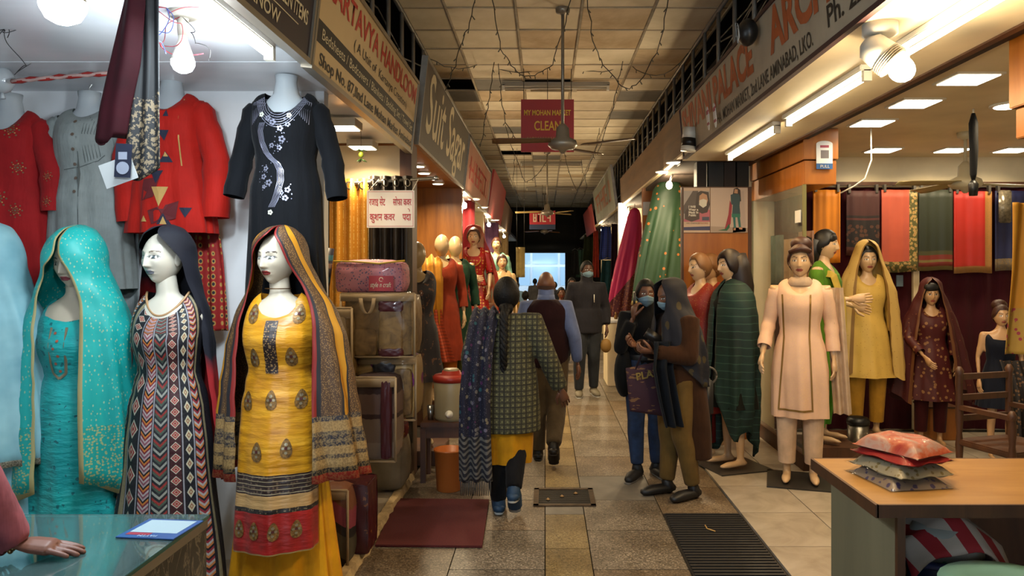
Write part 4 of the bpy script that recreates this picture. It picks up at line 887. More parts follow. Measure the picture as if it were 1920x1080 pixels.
D.put('button_placket', M_seam, ribbon([(.012, 1.37), (.012, 1.0), (.02, .7)], .004)+ribbon([(-.075, 1.115), (.012, 1.125), (.1, 1.16), (.13, 1.19)], .004), .002, 4); D.put('pin_tucks', M_seam, [p for i in range(6) for p in ribbon([(.042+.014*i, 1.4-.012*i), (.035+.014*i, 1.3), (.042+.014*i, 1.15+.006*i)], .0028)], .002)
for z in (1.36, 1.29, 1.215, 1.14, 1.07, 1.0): D.put('button', mat('button_brown', '5a4a3e', .4), [circ(-.005, z, .0085, n=10)], .005)
M_r2 = cloth('crimson_cotton', '8a1417', .8, .15, 7)
t, kb = hung('crimson embroidered kurta hung at the far left of the wall', 20, 3.86, 218, M_r2, .45, [SL(-1, (.22, .0, 1.12), (.24, -.0, .9)), SL(1, (.225, 0, 1.12), (.235, -.01, .92), (.06, .064, .06))], depth=.13, waist=1.15)
D = Decal(kb, t); random.seed(8); M_emb = mat('embroidery_olive', '5d4a2c', .7)
for x, z, r in ((.08, 1.33, .035), (.1, 1.14, .03), (-.03, 1.1, .03), (.02, .98, .04), (-.09, 1.3, .03), (.1, .92, .03), (.235, 1.1, .022), (.235, .97, .022), (-.1, .9, .03)): D.put('embroidered_sprig', M_emb, [circ(x+r*q*cos(a), z+r*q*1.2*sin(a), r*.13, n=6) for q in (.4, .95) for a in [2*pi*i/8 for i in range(8)]]+[circ(x, z, r*.2, n=6)], .003); D.put('embroidered_sprig', M_tan, [circ(x+r*.7*cos(a), z+r*.7*sin(a), r*.1, n=5) for a in [2*pi*i/6+.3 for i in range(6)]], .004)
tag(drape([P(215, 395, 3.97), P(216, 480, 3.97), P(218, 600, 3.97)], .26, (1, 0, 0), fold=.012, kf=3).build('hanging_trousers', cloth('grey_trousers', '878c8c', .85), solid=.004), 'plain grey cloth hanging below the grey buttoned kurta', 'trousers')
t = thing('hanging_rope', 'red and white braided rope stretched above the hung kurtas', 'rope', P(22, 152, 3.55))
quick('strand', cloth('rope_red', '8e2420', .8), lambda m: m.tube([P(22+18*i, 152-1.5*i+.02*(i-5)**2+2*sin(i*2.2), 3.55)-P(22, 152, 3.55) for i in range(11)], .011, 6), t); quick('strand', cloth('rope_white', 'a88a84', .8), lambda m: m.tube([P(22+18*i, 152-1.5*i+.02*(i-5)**2-2*sin(i*2.2), 3.545)-P(22, 152, 3.55) for i in range(11)], .008, 6), t)
tag(quick('balloon', M_form, lambda m: (m.ell(P(4, 150, 3.6), (.055, .055, .065)), m.tube([P(4, 175, 3.6), P(6, 185, 3.6)], [.008, .012], 8))), 'white round balloon at the left edge above the crimson kurta', 'balloon')
# --- velvet piece hanging near the camera with price tags
t = thing('hanging_shawl', 'maroon velvet and black shawl hanging from the stall ceiling, with tags', 'shawl', P(245, 0, 2.6)); o_ = P(245, 0, 2.6); Q = lambda x, y, d=2.6: P(x, y, d)-o_
def vel(m):
    def fn(u, v):
        y = 345-365*v; L = [(345, 182), (262, 180), (200, 190), (120, 208), (0, 235), (-25, 240)]; Rr = [(345, 232), (262, 236), (200, 245), (120, 262), (0, 272), (-25, 268)]
        def ip(T_):
            for (a, b), (c, d) in zip(T_[:-1], T_[1:]):
                if y >= c: f = (a-y)/(a-c); return b+(d-b)*f
            return T_[-1][1]
        yy = max(y, -25) if y < 262 else 262-(y-262)*.0+12*sin(u*5); x = ip(L)+(ip(Rr)-ip(L))*u
        return Q(x, yy, 2.6)+V((0, -.03*sin(pi*u)-.006*sin(u*9+v*3), 0))
    m.grid(fn, 24, 30)
quick('velvet_panel', mat('maroon_velvet', '26040b', .8, var=(4, .4), spec=.15), vel, t, solid=.004)
def blk(u, v):
    y = 325-350*v; x0 = 228+30*v+10*sin(v*3); x1 = 300-1*v; return Q(x0+(x1-x0)*u, y+14*sin(u*4)*(1-v), 2.62)+V((0, -.006*sin(u*13+v*2), 0))
quick('black_panel', mat('black_stripe', fn=lambda q: q.mix(q.band(q.xyz(q.co('UV'))[1], .0, .42), bands(q, fr(q, q.m('MULTIPLY', q.xyz(q.co('UV'))[0], 5)), [(0, '0b0d10'), (.92, '162024')]), q.mix(q.m('GREATER_THAN', q.noise(q.co(), 75, 3), .53), S('0b0d10'), S('6e5f48'))), rough=.7), lambda m: m.grid(blk, 40, 30), t, solid=.004)
for (x, y, w, h, m_, n_) in ((231, 301, 30, 62, mat('tag_navy', '10172b', .5), 'price_tag'), (222, 322, 62, 46, mat('tag_white', 'a5a8a8', .6), 'price_tag')):
    quick(n_, m_, lambda m: m.box(Q(x, y, 2.55 if w < 40 else 2.57), (w*2.6/F, .002, h*2.6/F), rot=MX.Rotation(.06 if w < 40 else -.35, 3, 'Y')), t, smooth=False)
quick('tag_print', mat('tag_print', '7c8290', .6), lambda m: (m.lathe([(.022, 0), (.022, .001), (.001, .0012)], Q(230, 315, 2.547), 16, rot=MX.Rotation(pi/2, 3, 'X')), m.box(Q(230, 292, 2.548), (.03, .001, .026))), t, smooth=False)
# ---------------------------------------------------------------- glass counter, hand, curtain shop, booth
M_glass = mat('counter_glass', '9fc4c4', .03, trans=.9, ior=1.45, spec=.5); M_edge = mat('glass_edge', '2f6a66', .1, trans=.4)
M_plast = mat('clear_plastic', '1a1a1a', .07, alpha=.1, spec=.8)
t = thing('glass_counter', 'glass-topped display counter with dark marbled side at bottom left', 'counter', (-2.45, 1.72, .022))
def marbfn(q): 
    n = q.noise(q.scale(q.co(), (2, 2, .7)), 5, 6, .6, 1.6); return q.ramp(ab(q, q.m('SUBTRACT', n, .5)), [(0, '6a6152'), (.025, '2b2824'), (.2, '191816')])
CB = mat('dark_marbled_laminate', fn=marbfn, rough=.2)
quick('side_panel', CB, lambda m: m.b2((1.39, 0, 0), (1.42, .53, .84)), t, smooth=False); quick('back_panel', CB, lambda m: m.b2((0, .5, 0), (1.39, .53, .5)), t, smooth=False); quick('front_panel', CB, lambda m: m.b2((0, 0, 0), (1.39, .03, .5)), t, smooth=False); quick('shelf', mat('counter_shelf', '2a5a5c', .4), lambda m: m.b2((0, .03, .47), (1.39, .5, .5)), t, smooth=False)
quick('glass_top', M_glass, lambda m: m.b2((-.01, -.01, .846), (1.425, .535, .858)), t, smooth=False); quick('glass_pane', M_glass, lambda m: m.b2((0, .515, .5), (1.39, .523, .845)), t, smooth=False); quick('glass_edge', M_edge, lambda m: (m.b2((1.4255, -.01, .847), (1.4265, .535, .857)), m.b2((-.01, .5355, .847), (1.4265, .5365, .857))), t, smooth=False)
quick('corner_trim', M_rim, lambda m: m.b2((1.415, -.005, .82), (1.424, .53, .845)), t, smooth=False)
c = P(305, 995, 2.13); t = thing('payment_card', 'blue and white payment placard lying on the glass counter', 'placard', (c.x, 2.12, .8815), -.1)
quick('card', mat('card_blue', '2c4f86', .3), lambda m: m.b2((-.085, -.075, 0), (.085, .075, .003)), t, smooth=False); quick('white_field', mat('card_white', '9ab0ba', .35), lambda m: m.b2((-.07, -.035, .003), (.07, .065, .0036)), t, smooth=False); quick('red_field', mat('card_red', '8f2f40', .35), lambda m: m.b2((-.07, -.055, .003), (.0, -.037, .0036)), t, smooth=False)
text('lettering', 'PAYTM', mat('card_text', 'a8c0d8', .4), t, frame((-1, 0, 0), (0, -1, 0), (.03, -.058, .004)), .018)
for px, py, r_, l in ((212, 1068, .045, 'clear round plastic lid inside the glass counter'),):
    c = P(px, py, 1.9); tt = thing('round_tray', l, 'tray', (c.x, 1.93, .522)); quick('rim', mat('tray_teal', '7fb0ac', .2), lambda m: m.lathe([(.06, .0), (.075, .02), (.08, .02), (.066, -.0), (.02, .0)], n=24), tt); quick('knob', mat('tray_knob', 'a8c8c4', .2), lambda m: m.lathe([(.018, 0), (.014, .018), (.002, .022)], n=12), tt)
c = P(140, 1040, 1.95); tag(quick('folded_packet', M_plast, lambda m: m.grid(lambda u, v: V((c.x-.13+.26*u, 1.84+.26*v, .524+.05*sin(pi*u)*sin(pi*v)+.008*sin(u*17+v*9))), 14, 14)), 'crumpled clear packet inside the glass counter', 'packet')
# the person at the counter: only the arm reaches into the picture
BR = S('6e4433'); PK = cloth('pink_print_sleeve', '84464c', .85, .3, 14)
t = thing('person', 'person in pink printed sleeves resting a hand on the glass counter', 'person', (-1.78, 1.5, 0), 2.2)
rot = MX.Rotation(-2.2, 3, 'Z'); L2 = lambda w: rot@(V(w)-V((-1.78, 1.5, 0)))
wr = L2((-1.365, 1.9, .925)); el = L2((-1.44, 1.8, 1.21))
J = joints(1.0, el_l=el, wr_l=wr, sh_l=(-.165, -.17, 1.36), sh_r=(.165, -.15, 1.36), el_r=(.22, -.1, 1.1), wr_r=(.2, -.2, .95), waist=(0, -.05, 1.06), chest=(0, -.13, 1.25), neck=(0, -.19, 1.4), head=(0, -.25, 1.53))
dirw = L2((-1.17, 1.94, .886))-wr
def fgh(mb):
    h = MB(); hand(h, wr, dirw, V((0, 0, 1)), -1, .1, 1.02, None, 1.1, .35); h = remesh(h, .0032, 3); o = len(mb.v); mb.v += h.v; mb.f += [tuple(i+o for i in f) for f in h.f]; mb.mi += [0]*len(h.f)
    for i in range(o, len(mb.v)): mb.c[i] = BR
body(t, J, 1.0, BR, dict(n=40), ((1, {}),), yaw=0, extra=fgh)
wear(t, 'tunic', PK, J, 1.0, ('torso', 'arm'), .022, arm_end=1.0, extra=lambda b: b.rings([ringz(z, r, r*.75) for z, r in ((.55, .22), (.8, .2), (1.0, .16), (1.1, .15))]))
wear(t, 'trousers', cloth('dark_trousers', '1a1a20', .8), J, 1.0, ('leg',), .015); quick('hair', mat('black_hair'), lambda m: hair_cap(m, J['head'], .98), t); quick('shoe', M_black, lambda m: vol(m, J, ('foot',), .008), t)
quick('bracelet', mat('red_thread', '5e1716', .6), lambda m: [m.tube([wr+MX.Rotation(0, 3, 'X')@(dirw.normalized()*(-.018-.012*j)+(dirw.normalized().orthogonal().normalized()*cos(a)+dirw.normalized().cross(dirw.normalized().orthogonal().normalized())*sin(a))*.031) for a in [2*pi*i/16 for i in range(17)]], .0035, 5) for j in range(3)], t)
quick('charm', mat('gold_charm', '8a7448', .35, .7), lambda m: [m.ell(wr-dirw.normalized()*.03+V((.0, -.02-.006*i, -.03+.006*i)), (.007, .007, .007), 8, 6) for i in range(4)], t)
# --- curtains on the rod, hindi placard
t = thing('curtain_rod', 'steel curtain rod across the second shop', 'curtain rod', P(595, 350, 5.6)); o = P(595, 350, 5.6); e = P(818, 334, 5.62)
quick('pole', M_steel, lambda m: m.tube([(-.3, 0, -.012), tuple(e-o)], .014, 10), t); quick('finial', M_steel, lambda m: m.ell(e-o, (.02, .02, .02)), t); quick('bracket', M_steel, lambda m: m.b2((-.02, 0, -.02), (.0, .26, 0)), t)
def curtain(px0, px1, m, lab, nf, seed, zb=.3, d=5.6):
    x0, x1 = P(px0, 0, d).x, P(px1, 0, d).x; yr = 350-(px0-595)*.07; zt = P(0, yr, d).z+.055; t = thing('curtain', lab, 'curtain', ((x0+x1)/2, d, zb), 0, 'grommet curtains on the steel rod'); w = x1-x0
    ph = seed; fnc = lambda u, v: V((-w/2+w*u, .034*sin(2*pi*nf*u+ph)*(.7+.5*(1-v)), (zt-zb)*v))
    quick('panel', m, lambda q: q.grid(fnc, int(nf*14), 12), t, solid=.004)
    pn = t.children[0]; g = MB(); g.tube([V((.027*cos(a), 0, .027*sin(a))) for a in [2*pi*i/14 for i in range(15)]], .006, 6, cap=False); gm = g.mesh('grommet', mat('grommet_steel', '6e6a62', .3, .9))
    for i in range(int(nf*2)): u = (i+.25)/(nf*2); p = fnc(u, 1); obj('grommet', gm, pn, (p.x, p.y-.004, zt-zb-.055), R(50 if i % 2 else -50))
def goldc(q):
    u, v, _ = q.xyz(q.co('UV')); f = q.m('MULTIPLY', q.m('GREATER_THAN', fr(q, q.m('MULTIPLY', u, 14)), .8), q.m('GREATER_THAN', q.noise(q.scale(q.co(), (4, 4, 30)), 3, 2), .5)); return q.mix(f, S('b57a1e'), S('cda85c'))
curtain(617, 690, mat('gold_curtain', fn=goldc, rough=.55), 'golden yellow curtain with dashed stripes on the steel rod', 3, .4); M_cb = mat('black_brown_curtain', fn=lambda q: q.mix(q.m('GREATER_THAN', q.noise(q.scale(q.co(), (30, 30, 4)), 3, 2), .6), S('17110d'), S('2c221a')), rough=.5)
curtain(690, 772, M_cb, 'dark brown curtain hanging behind the hindi placard', 4, 1.2); curtain(560, 617, M_cb, 'dark brown curtain left of the golden one', 3, 2.2)
p = P(732.5, 427, 5.3); t = thing('hindi_placard', 'white placard with red hindi lettering hung before the curtains', 'placard', (p.x, p.y, p.z)); w, h = 89*5.3/F, 70*5.3/F
quick('board', mat('placard_white', 'c6c2c0', .5), lambda m: m.b2((-w/2, -.003, 0), (w/2, .003, h)), t, smooth=False); M_pr = mat('placard_red', '9a1d33', .6); mf = frame((1, 0, 0), (0, 0, 1), (0, -.0032, 0))
for a in (rect(-w*.475, h*.035, w*.475, h*.045), rect(-w*.475, h*.955, w*.475, h*.965), rect(-w*.475, h*.035, -w*.468, h*.965), rect(w*.468, h*.035, w*.475, h*.965)): quick('border_line', M_pr, lambda m: m.prism(a, mf, .0008), t, smooth=False)
for s_, u, v, wd in (('रजाइ सेट', -.45, .6, .34), ('सोफा कवर', .05, .6, .39), ('कुशन कवर', -.44, .2, .53), ('पदा', .25, .2, .18)): text('lettering', s_, M_pr, t, mf@MX.Translation((u*w, v*h, .001)), .085, wd*w, bold=.0012, sy=.82)
quick('lettering', M_pr, lambda m: m.tube([mf@V((w*(.37+.03*cos(a)), h*(.46+.045*sin(a)), .001)) for a in [-.6+.4*i for i in range(7)]], .0022, 5), t)
for sx in (-1, 1): quick('string', M_lampw, lambda m: m.tube([(sx*w*.46, 0, h), (sx*w*.44, .29, P(0, 340, 5.6).z-p.z+.015)], .0022, 5), t)
p = P(677, 290, 5.0); t = thing('lemon_chilli_charm', 'green lemon and chilli charm hanging under the shop ceiling', 'charm', (p.x, p.y, p.z)); M_gn = mat('chilli_green', '2c4a1a', .4)
quick('thread', M_wk, lambda m: m.tube([(0, 0, -.05), (0, 0, 2.6-p.z)], .0015, 4), t); quick('lemon', mat('lemon', '7d8a2e', .4), lambda m: m.ell((0, 0, 0), (.018, .018, .022)), t)
for i in range(6): quick('chilli', M_gn, lambda m: m.tube([(0, 0, .025 if i < 3 else -.03), (.02*cos(i*2.1), .02*sin(i*2.1), .03 if i < 3 else -.04), (.04*cos(i*2.1), .04*sin(i*2.1), .022 if i < 3 else -.05)], [.005, .006, .002], 6), t)
# --- bedding packs
def pack(name, lab, x0, y0, x1, y1, d, dep, m, shell=None, seed=1, bulge=.03, cat='bedding pack', contents=(), rz=0):
    a, b = P(x0, y1, d), P(x1, y0, d); w, h = b.x-a.x, b.z-a.z; t = thing(name, lab, cat, ((a.x+b.x)/2, d+dep/2, a.z), rz); random.seed(seed)
    def puff(q, c, dm, bl, n=10):
        def f(ax, sg):
            def fn(u, v):
                x, y = 2*u-1, 2*v-1; bb = bl*(1-x**4)*(1-y**4)+.004*sin(x*7+seed)*sin(y*6+seed); k = .94+.06*(1-x*x)*(1-y*y)
                rr = lambda z, o: z*(1-.045*o**4)
                p = [0, 0, 0]; o1, o2 = [i for i in range(3) if i != ax]; p[ax] = sg*(dm[ax]/2*(.95)+bb*(dm[ax]/max(dm))**.3); p[o1] = rr(x, y)*dm[o1]/2; p[o2] = rr(y, x)*dm[o2]/2; return V(c)+V(p)
            q.grid(fn, n, n, flip=(sg > 0) == (ax == 1))
        for ax in range(3):
            for sg in (-1, 1): f(ax, sg)
    quick('filling', m, lambda q: puff(q, (0, 0, h/2), (w*.93, dep*.93, h*.93), bulge), t)
    for (cx_, cz_, cw, ch, cm) in contents: quick('folded_piece', cm, lambda q: puff(q, (cx_*w, -dep*.47, cz_*h), (cw*w, .05, ch*h), .012), t)
    if shell: quick('clear_cover', shell, lambda q: puff(q, (0, -.012, h/2), (w, dep*1.08, h), bulge*1.1, 14), t)
    return t, w, h
def floral(base, a, b, sc=60):
    return lambda q: q.mix(q.m('LESS_THAN', q.vor(q.co(), sc, 'Distance'), .28), q.mix(q.m('LESS_THAN', q.vor(q.co(), sc*.6, 'Distance'), .2), S(base), S(b)), S(a))
t, w, h = pack('pillow_pack', 'pink floral pillow set in a clear zip bag on top of the pile', 624, 490, 758, 550, 4.75, .24, mat('pink_floral', fn=floral('b0707c', '4a4a6a', '8f3f5c'), rough=.6), M_plast, 3, .03)
quick('zip', mat('zip_yellow', 'b0902a', .5), lambda m: m.tube([(-w*.5, -.1, h*1.0), (-w*.2, -.12, h*.99), (w*.15, -.12, h*.93), (w*.3, -.12, h*.97), (w*.5, -.1, h*1.02)], .007, 6), t)
quick('label_card', mat('label_red', '96101c', .4), lambda m: m.b2((w*.03, -.17, h*.08), (w*.37, -.166, h*.55)), t, smooth=False); text('lettering', 'style n craft', M_letc, t, frame((1, 0, 0), (0, 0, 1), (w*.05, -.1705, h*.2)), .045, w*.29, shear=.3); quick('swirl_mark', M_letc, lambda m: m.tube([(w*.2+.012*cos(a), -.171, h*.43+.014*sin(a)*(1 if a < pi else .8)) for a in [.6*i for i in range(10)]], .002, 5), t)
M_tanv = mat('tan_velvet', fn=lambda q: q.ramp(q.noise(q.co(), 11, 4, .6, .8), [(.3, '4f3a1c'), (.6, '83663a')]), rough=.6); M_mv = mat('maroon_satin', '451019', .4); M_bge = mat('beige_fabric', '8f7a5c', .7); M_nvy = mat('navy_satin', '191722', .4)
def bag(lab, x0, y0, x1, y1, d, dep, m, cont, seed, handle=True, grp=None):
    t, w, h = pack('bedding_bag', lab, x0, y0, x1, y1, d, dep, m, M_plast, seed, .03, contents=cont)
    for (a, b) in (((-w/2, h), (w/2, h)), ((w/2, 0), (w/2, h)), ((-w/2, 0), (-w/2, h)), ((-w/2, 0), (w/2, 0))): quick('piping', M_bge, lambda q: q.tube([(a[0], -dep*.53, a[1]*.97+.01), (b[0], -dep*.53, b[1]*.97+.01)], .008, 6), t)
    quick('top_band', M_bge, lambda q: q.b2((-w/2, -dep*.55, h*.88), (w/2, -dep*.5, h*.99)), t)
    if handle: quick('handle', M_bge, lambda q: q.grid(lambda u, v: V((-w*.22+.09*w*2*u-.0+(-.012+.024*v), -dep*.56-.012, h*.93-.1*(1-(2*u-1)**2)**.5-.0*v)), 14, 1), t, solid=.006)
    return t
bag('clear bedding bag with tan velvet quilt and maroon edge, under the pillows', 640, 550, 778, 672, 4.75, .36, M_tanv, ((.17, .42, .3, .62, M_tanv), (.17, .8, .3, .16, M_mv), (.17, .09, .3, .14, M_mv), (-.25, .25, .45, .4, M_tanv)), 5)
bag('clear bedding bag with cream and purple flower print, third in the pile', 655, 668, 780, 790, 4.8, .36, mat('cream_floral', fn=lambda q: q.mix(q.m('LESS_THAN', q.vor(q.co(), 7, 'Distance'), .36), S('9c7f4c'), S('6a1a6a')), rough=.6), ((.02, .82, .3, .2, M_nvy), (.3, .45, .25, .7, M_tanv)), 6, False)
bag('clear bedding bag with mauve and beige blankets, lower front of the pile', 652, 706, 742, 868, 4.55, .3, mat('mauve_blanket', fn=lambda q: bands(q, q.m('ADD', q.m('MULTIPLY', q.xyz(q.co())[2], 2.2), q.m('MULTIPLY', q.noise(q.co(), 40, 2), .05)), [(0, '7b6a5c'), (.3, '6a584c'), (.62, '2c1518'), (.68, '5c4640'), (.95, '2a1416')]), rough=.8), ((.3, .5, .2, .9, M_mv),), 7, False)
bag('slim clear bag of brown cloth behind the yellow mannequin', 618, 575, 660, 760, 4.7, .2, M_tanv, ((0, .5, .5, .8, M_bge),), 8, False)
t, w, h = pack('cloth_sack', 'beige stuffed sack on the marble floor under the bedding', 692, 822, 755, 921, 5.2, .3, mat('sack_beige', '6a5f4c', .9, var=(8, .2)), None, 9, .04, cat='sack'); quick('red_bundle', mat('red_floral', fn=floral('5e1214', '9c6a2c', '2c1410', 40), rough=.7), lambda q: q.ell((.04, -.02, h*1.12), (.1, .1, .1)), t)
t, w, h = pack('blanket_box', 'tall maroon printed blanket box standing at the marble edge', 612, 905, 692, 1048, 4.08, .26, mat('maroon_box', fn=lambda q: q.mix(q.m('GREATER_THAN', q.noise(q.co(), 30, 3), .66), S('3c0a10'), S('7a4a24')), rough=.35), None, 10, .006, cat='box')
bag('clear bag with pink and olive quilts leaning beside the maroon box', 588, 918, 652, 1075, 3.95, .2, mat('pink_olive', fn=lambda q: bands(q, q.m('ADD', q.m('MULTIPLY', q.xyz(q.co())[2], 2), q.m('MULTIPLY', q.xyz(q.co())[0], 1.5)), [(0, '8f2030'), (.15, '1c1814'), (.25, '4d4636'), (.5, '1b1716'), (.6, '8c3a4a'), (.8, '7a4a30')]), rough=.6), (), 11, False)
# narrow book-like shade card behind the veil
p = P(607, 512, 4.78); tag(quick('shade_card', mat('shade_card', fn=lambda q: bands(q, fr(q, q.m('MULTIPLY', q.xyz(q.co())[2], 7)), [(0, '1c1a2a'), (.4, '6a4c40'), (.62, '1c1a2a'), (.75, '1f4a55')]), rough=.4), lambda m: m.box(p, (.09, .03, .33), rot=MX.Rotation(.12, 3, 'Y'))), 'tall fabric shade card standing behind the brocade veil', 'shade card')
# --- stool, cooler, bin, cup
t = thing('wooden_stool', 'old wooden stool under the red-lidded water cooler', 'stool', (P(838, 0, 5.75).x, 5.75, 0)); wd = 88*5.75/F
quick('seat', M_wood3, lambda m: m.b2((-wd/2, -.15, .42), (wd/2, .15, .46), bev=.006), t, smooth=False)
for x in (-1, 1):
    for y in (-1, 1): quick('leg', M_wood3, lambda m: m.b2((x*wd*.45-.02, y*.12-.02, 0), (x*wd*.45+.02, y*.12+.02, .42)), t, smooth=False)
for y in (-1, 1): quick('rail', M_wood3, lambda m: m.b2((-wd*.45, y*.12-.01, .34), (wd*.45, y*.12+.01, .42)), t, smooth=False)
p = P(846, 778, 5.75); t = thing('water_cooler', 'cream insulated water cooler with a red lid on the wooden stool', 'water cooler', (p.x, 5.75, .46)); zc = (778-690)*5.75/F
quick('tank', mat('cooler_cream', '9c8e6c', .4), lambda m: m.lathe([(.12, 0), (.128, .02), (.132, .2), (.138, .29), (.134, .3)], n=28), t); quick('lid', mat('cooler_red', '9c2a1c', .4), lambda m: m.lathe([(.142, .295), (.143, .33), (.13, .345), (.075, .35), (.07, .375), (.03, .38)], n=28), t); quick('lid_cap', mat('cooler_cream'), lambda m: m.lathe([(.06, .345), (.06, .385), (.05, .392)], n=20), t)
quick('tap', M_lampw, lambda m: (m.lathe([(.03, 0), (.03, .012), (.018, .02), (.012, .05)], (0, -.128, .06), 14, rot=MX.Rotation(pi/2, 3, 'X')), m.ell((0, -.18, .06), (.014, .014, .014))), t)
p = P(842, 895, 5.45); t = thing('waste_bin', 'orange plastic waste bucket on the floor under the stool', 'bin', (p.x, 5.45, 0)); quick('bucket', mat('bin_orange', 'b06026', .4), lambda m: m.lathe([(.085, 0), (.09, .005), (.108, .29), (.114, .292), (.114, .302), (.104, .302), (.085, .02), (.002, .018)], n=28, cap=False), t)
p = P(803, 770, 5.7); tag(quick('steel_tumbler', M_steel, lambda m: m.lathe([(.022, 0), (.028, .11), (.026, .11), (.02, .004), (.001, .004)], (p.x+.015, 5.72, .46), 16)), 'small steel tumbler on the stool beside the cooler', 'tumbler')
# ---------------------------------------------------------------- booth and far-left mannequins
def simple_mann(lab, px, d, z, k, mats, egg=False, rz=0, hem=.35, arms='hang', skin=WAX, hair=None, dup=None, yaw=0, legs=False, depth=.1, hem_r=(.24, .18), pitch=0, sl=True, hk=None, vox=.016, top=1.45, pants=None, sleeve_m=None, pose=None, grp=None, base=None, n=48, mk=44, waist=1):
    t = mann('mannequin', lab, px, d, rz, z, grp=grp); J = joints(k, **(pose or {}))
    hk2 = dict(n=64, lips='8a4038') if not egg else dict(egg=True, n=32); hk2.update(hk or {})
    body(t, J, k, skin, hk2, ((-1, {}), (1, {})) if arms else (), vox, M_manv, ['torso', 'neck']+(['arm'] if arms else [])+(['leg', 'foot'] if legs else []), yaw, pitch)
    ss = []
    if sl and arms:
        for s in (-1, 1): a, e, w = J['sh', s]/k, J['el', s]/k, J['wr', s]/k; ss.append(([a.lerp(V((0, 0, a.z)), .45)+V((0, 0, -.02)), a+V((0, 0, -.035)), e, e.lerp(w, .75 if sl is True else sl)], [.03, .056, .05, .048]))
    kb = kurta(hem=hem/k, hem_r=hem_r, k=k, depth=depth, top=top, sleeves=[], m=30, n=n, waist=waist); 
    for s_ in ss: sleeve(kb, [p*k for p in s_[0]], [r*k for r in s_[1]])
    kb.build('dress', mats, t)
    if hair: quick('hair', hair, lambda m: hair_cap(m, J['head'], k*.98, yaw, pitch, .016), t)
    if pants: quick('trousers', pants, lambda m: [m.tube([J['hip', s]+V((0, 0, -.1)), J['kn', s], J['an', s]+V((0, 0, .05))], [.1*k, .075*k, .06*k], 12, cap=False) for s in (-1, 1)], t)
    if base: quick('base_plate', mat('base_dark', '2a2622', .4), lambda m: m.b2((-.2, -.16, -z+.001), (.2, .16, -z+.012)), t, smooth=False)
    return t, J, kb
M_egg = S('b59a72'); PL = .36
def plinth(px, d, z, lab, w=.5, m=M_wood3): p = P(px, 0, d); tag(quick('plinth', m, lambda q: q.b2((p.x-w/2, d-.25, .0), (p.x+w/2, d+.25, z), bev=.005), smooth=False), lab, 'plinth')
def darkp(q): return q.mix(q.m('GREATER_THAN', q.noise(q.co(), 22, 3), .62), S('15101a'), S('5c3a24'))
simple_mann('mannequin with clear egg head in dark printed suit at the booth edge', 781, 6.35, .12, 1.03, mat('dark_printed', fn=darkp, rough=.7), True, .3, .55, arms=None, skin=S('8f7a58'), legs=True); plinth(781, 6.35, .12, 'low plinth under the dark printed mannequin')
t, J, kb = simple_mann('egg-headed mannequin in rust kurta with mustard drape in the booth', 828, 7.7, .26, 1.02, cloth('rust_print', '7c2a10', .75), True, .25, .42, skin=M_egg, pants=cloth('orange_pants', 'a55a14', .8), legs=True); plinth(838, 7.9, .26, 'dark plinth under the two egg-headed mannequins', .62)
drape([(-.13, -.19, .8), (-.12, -.2, 1.0), (-.12, -.2, 1.25), (-.12, -.14, 1.42), (-.11, .0, 1.5), (-.12, .13, 1.4), (-.12, .17, 1.1)], .25, (1, .25, 0), fold=.02, kf=3).build('mustard_drape', cloth('mustard_drape', 'a06a14', .7), t); drape([(-.12, -.2, .95), (-.12, -.21, .8), (-.08, -.23, .62), (-.04, -.25, .42)], .24, (1, .2, 0), fold=.024, kf=3, taper=(.8, 1.3)).build('orange_drape', mat('orange_rib', fn=lambda q: bands(q, fr(q, q.m('MULTIPLY', q.xyz(q.co())[2], 30)), [(0, 'a03a10'), (.6, '7c2a0c')]), rough=.7), t)
t, J, kb = simple_mann('egg-headed mannequin in dark green kurta with pale green drape', 853, 8.1, .26, 1.02, cloth('dark_green_kurta', '10301f', .75), True, .3, .4, skin=M_egg, pants=cloth('green_pants', '5f6a2c', .8), legs=True)
drape([(-.13, -.19, .75), (-.12, -.19, 1.1), (-.11, -.14, 1.42), (-.1, .02, 1.5), (-.11, .14, 1.2)], .1, (1, .2, 0), fold=.012, kf=2).build('pale_green_drape', cloth('pale_green_drape', '7e9a6a', .7), t)
# red bridal mannequin
t, J, kb = simple_mann('bridal mannequin in red gold-dotted lehenga and red veil on a stand', 888, 9.8, .42, 1.03, mat('bridal_red', fn=lambda q: q.mix(q.m('LESS_THAN', q.vor(q.co(), 26, 'Distance', 'F1', .2), .3), S('8f0c0a'), S('b07a34')), rough=.5), False, .12, .98, hem_r=(.16, .12), depth=.16, hair=mat('brown_hair', '3a1c10', .5), yaw=-.1, pose=dict(el_l=(-.2, -.06, 1.14), wr_l=(-.02, -.2, 1.1), el_r=(.22, .0, 1.15), wr_r=(.2, -.1, .95)), sl=.05, skin=S('c4a684'))
def leh(q):
    z = q.xyz(q.co())[2]; d = q.vor(q.co(), 24, 'Distance', 'F1', .15); c = q.mix(q.m('LESS_THAN', d, .32), S('8a0e0a'), S('b98640')); c2 = brocade(q, q.co(), S('7a1c0c'), S('a8742c'), 34, .4); return q.mix(q.m('LESS_THAN', q.m('ADD', z, q.m('MULTIPLY', q.noise(q.co(), 8, 2), .2)), .75), c, c2)
skirt(.02, 1.0, (.36, .3), (.15, .11), fold=.02, kf=10).build('lehenga', mat('bridal_lehenga', fn=leh, rough=.5), t)
veil([(1.79, 0, .03, .02, .03, 60, 60), (1.77, 0, .02, .09, .09, 62, 62), (1.7, 0, .02, .13, .12, 70, 66), (1.55, 0, .03, .17, .13, 72, 66), (1.35, .02, .03, .24, .15, 70, 58), (1.0, .04, .04, .3, .18, 72, 56), (.6, .05, .04, .33, .2, 74, 58)], fold=.015, seed=33).build('red_veil', mat('red_net', '9c1210', .6, alpha=.85), t)
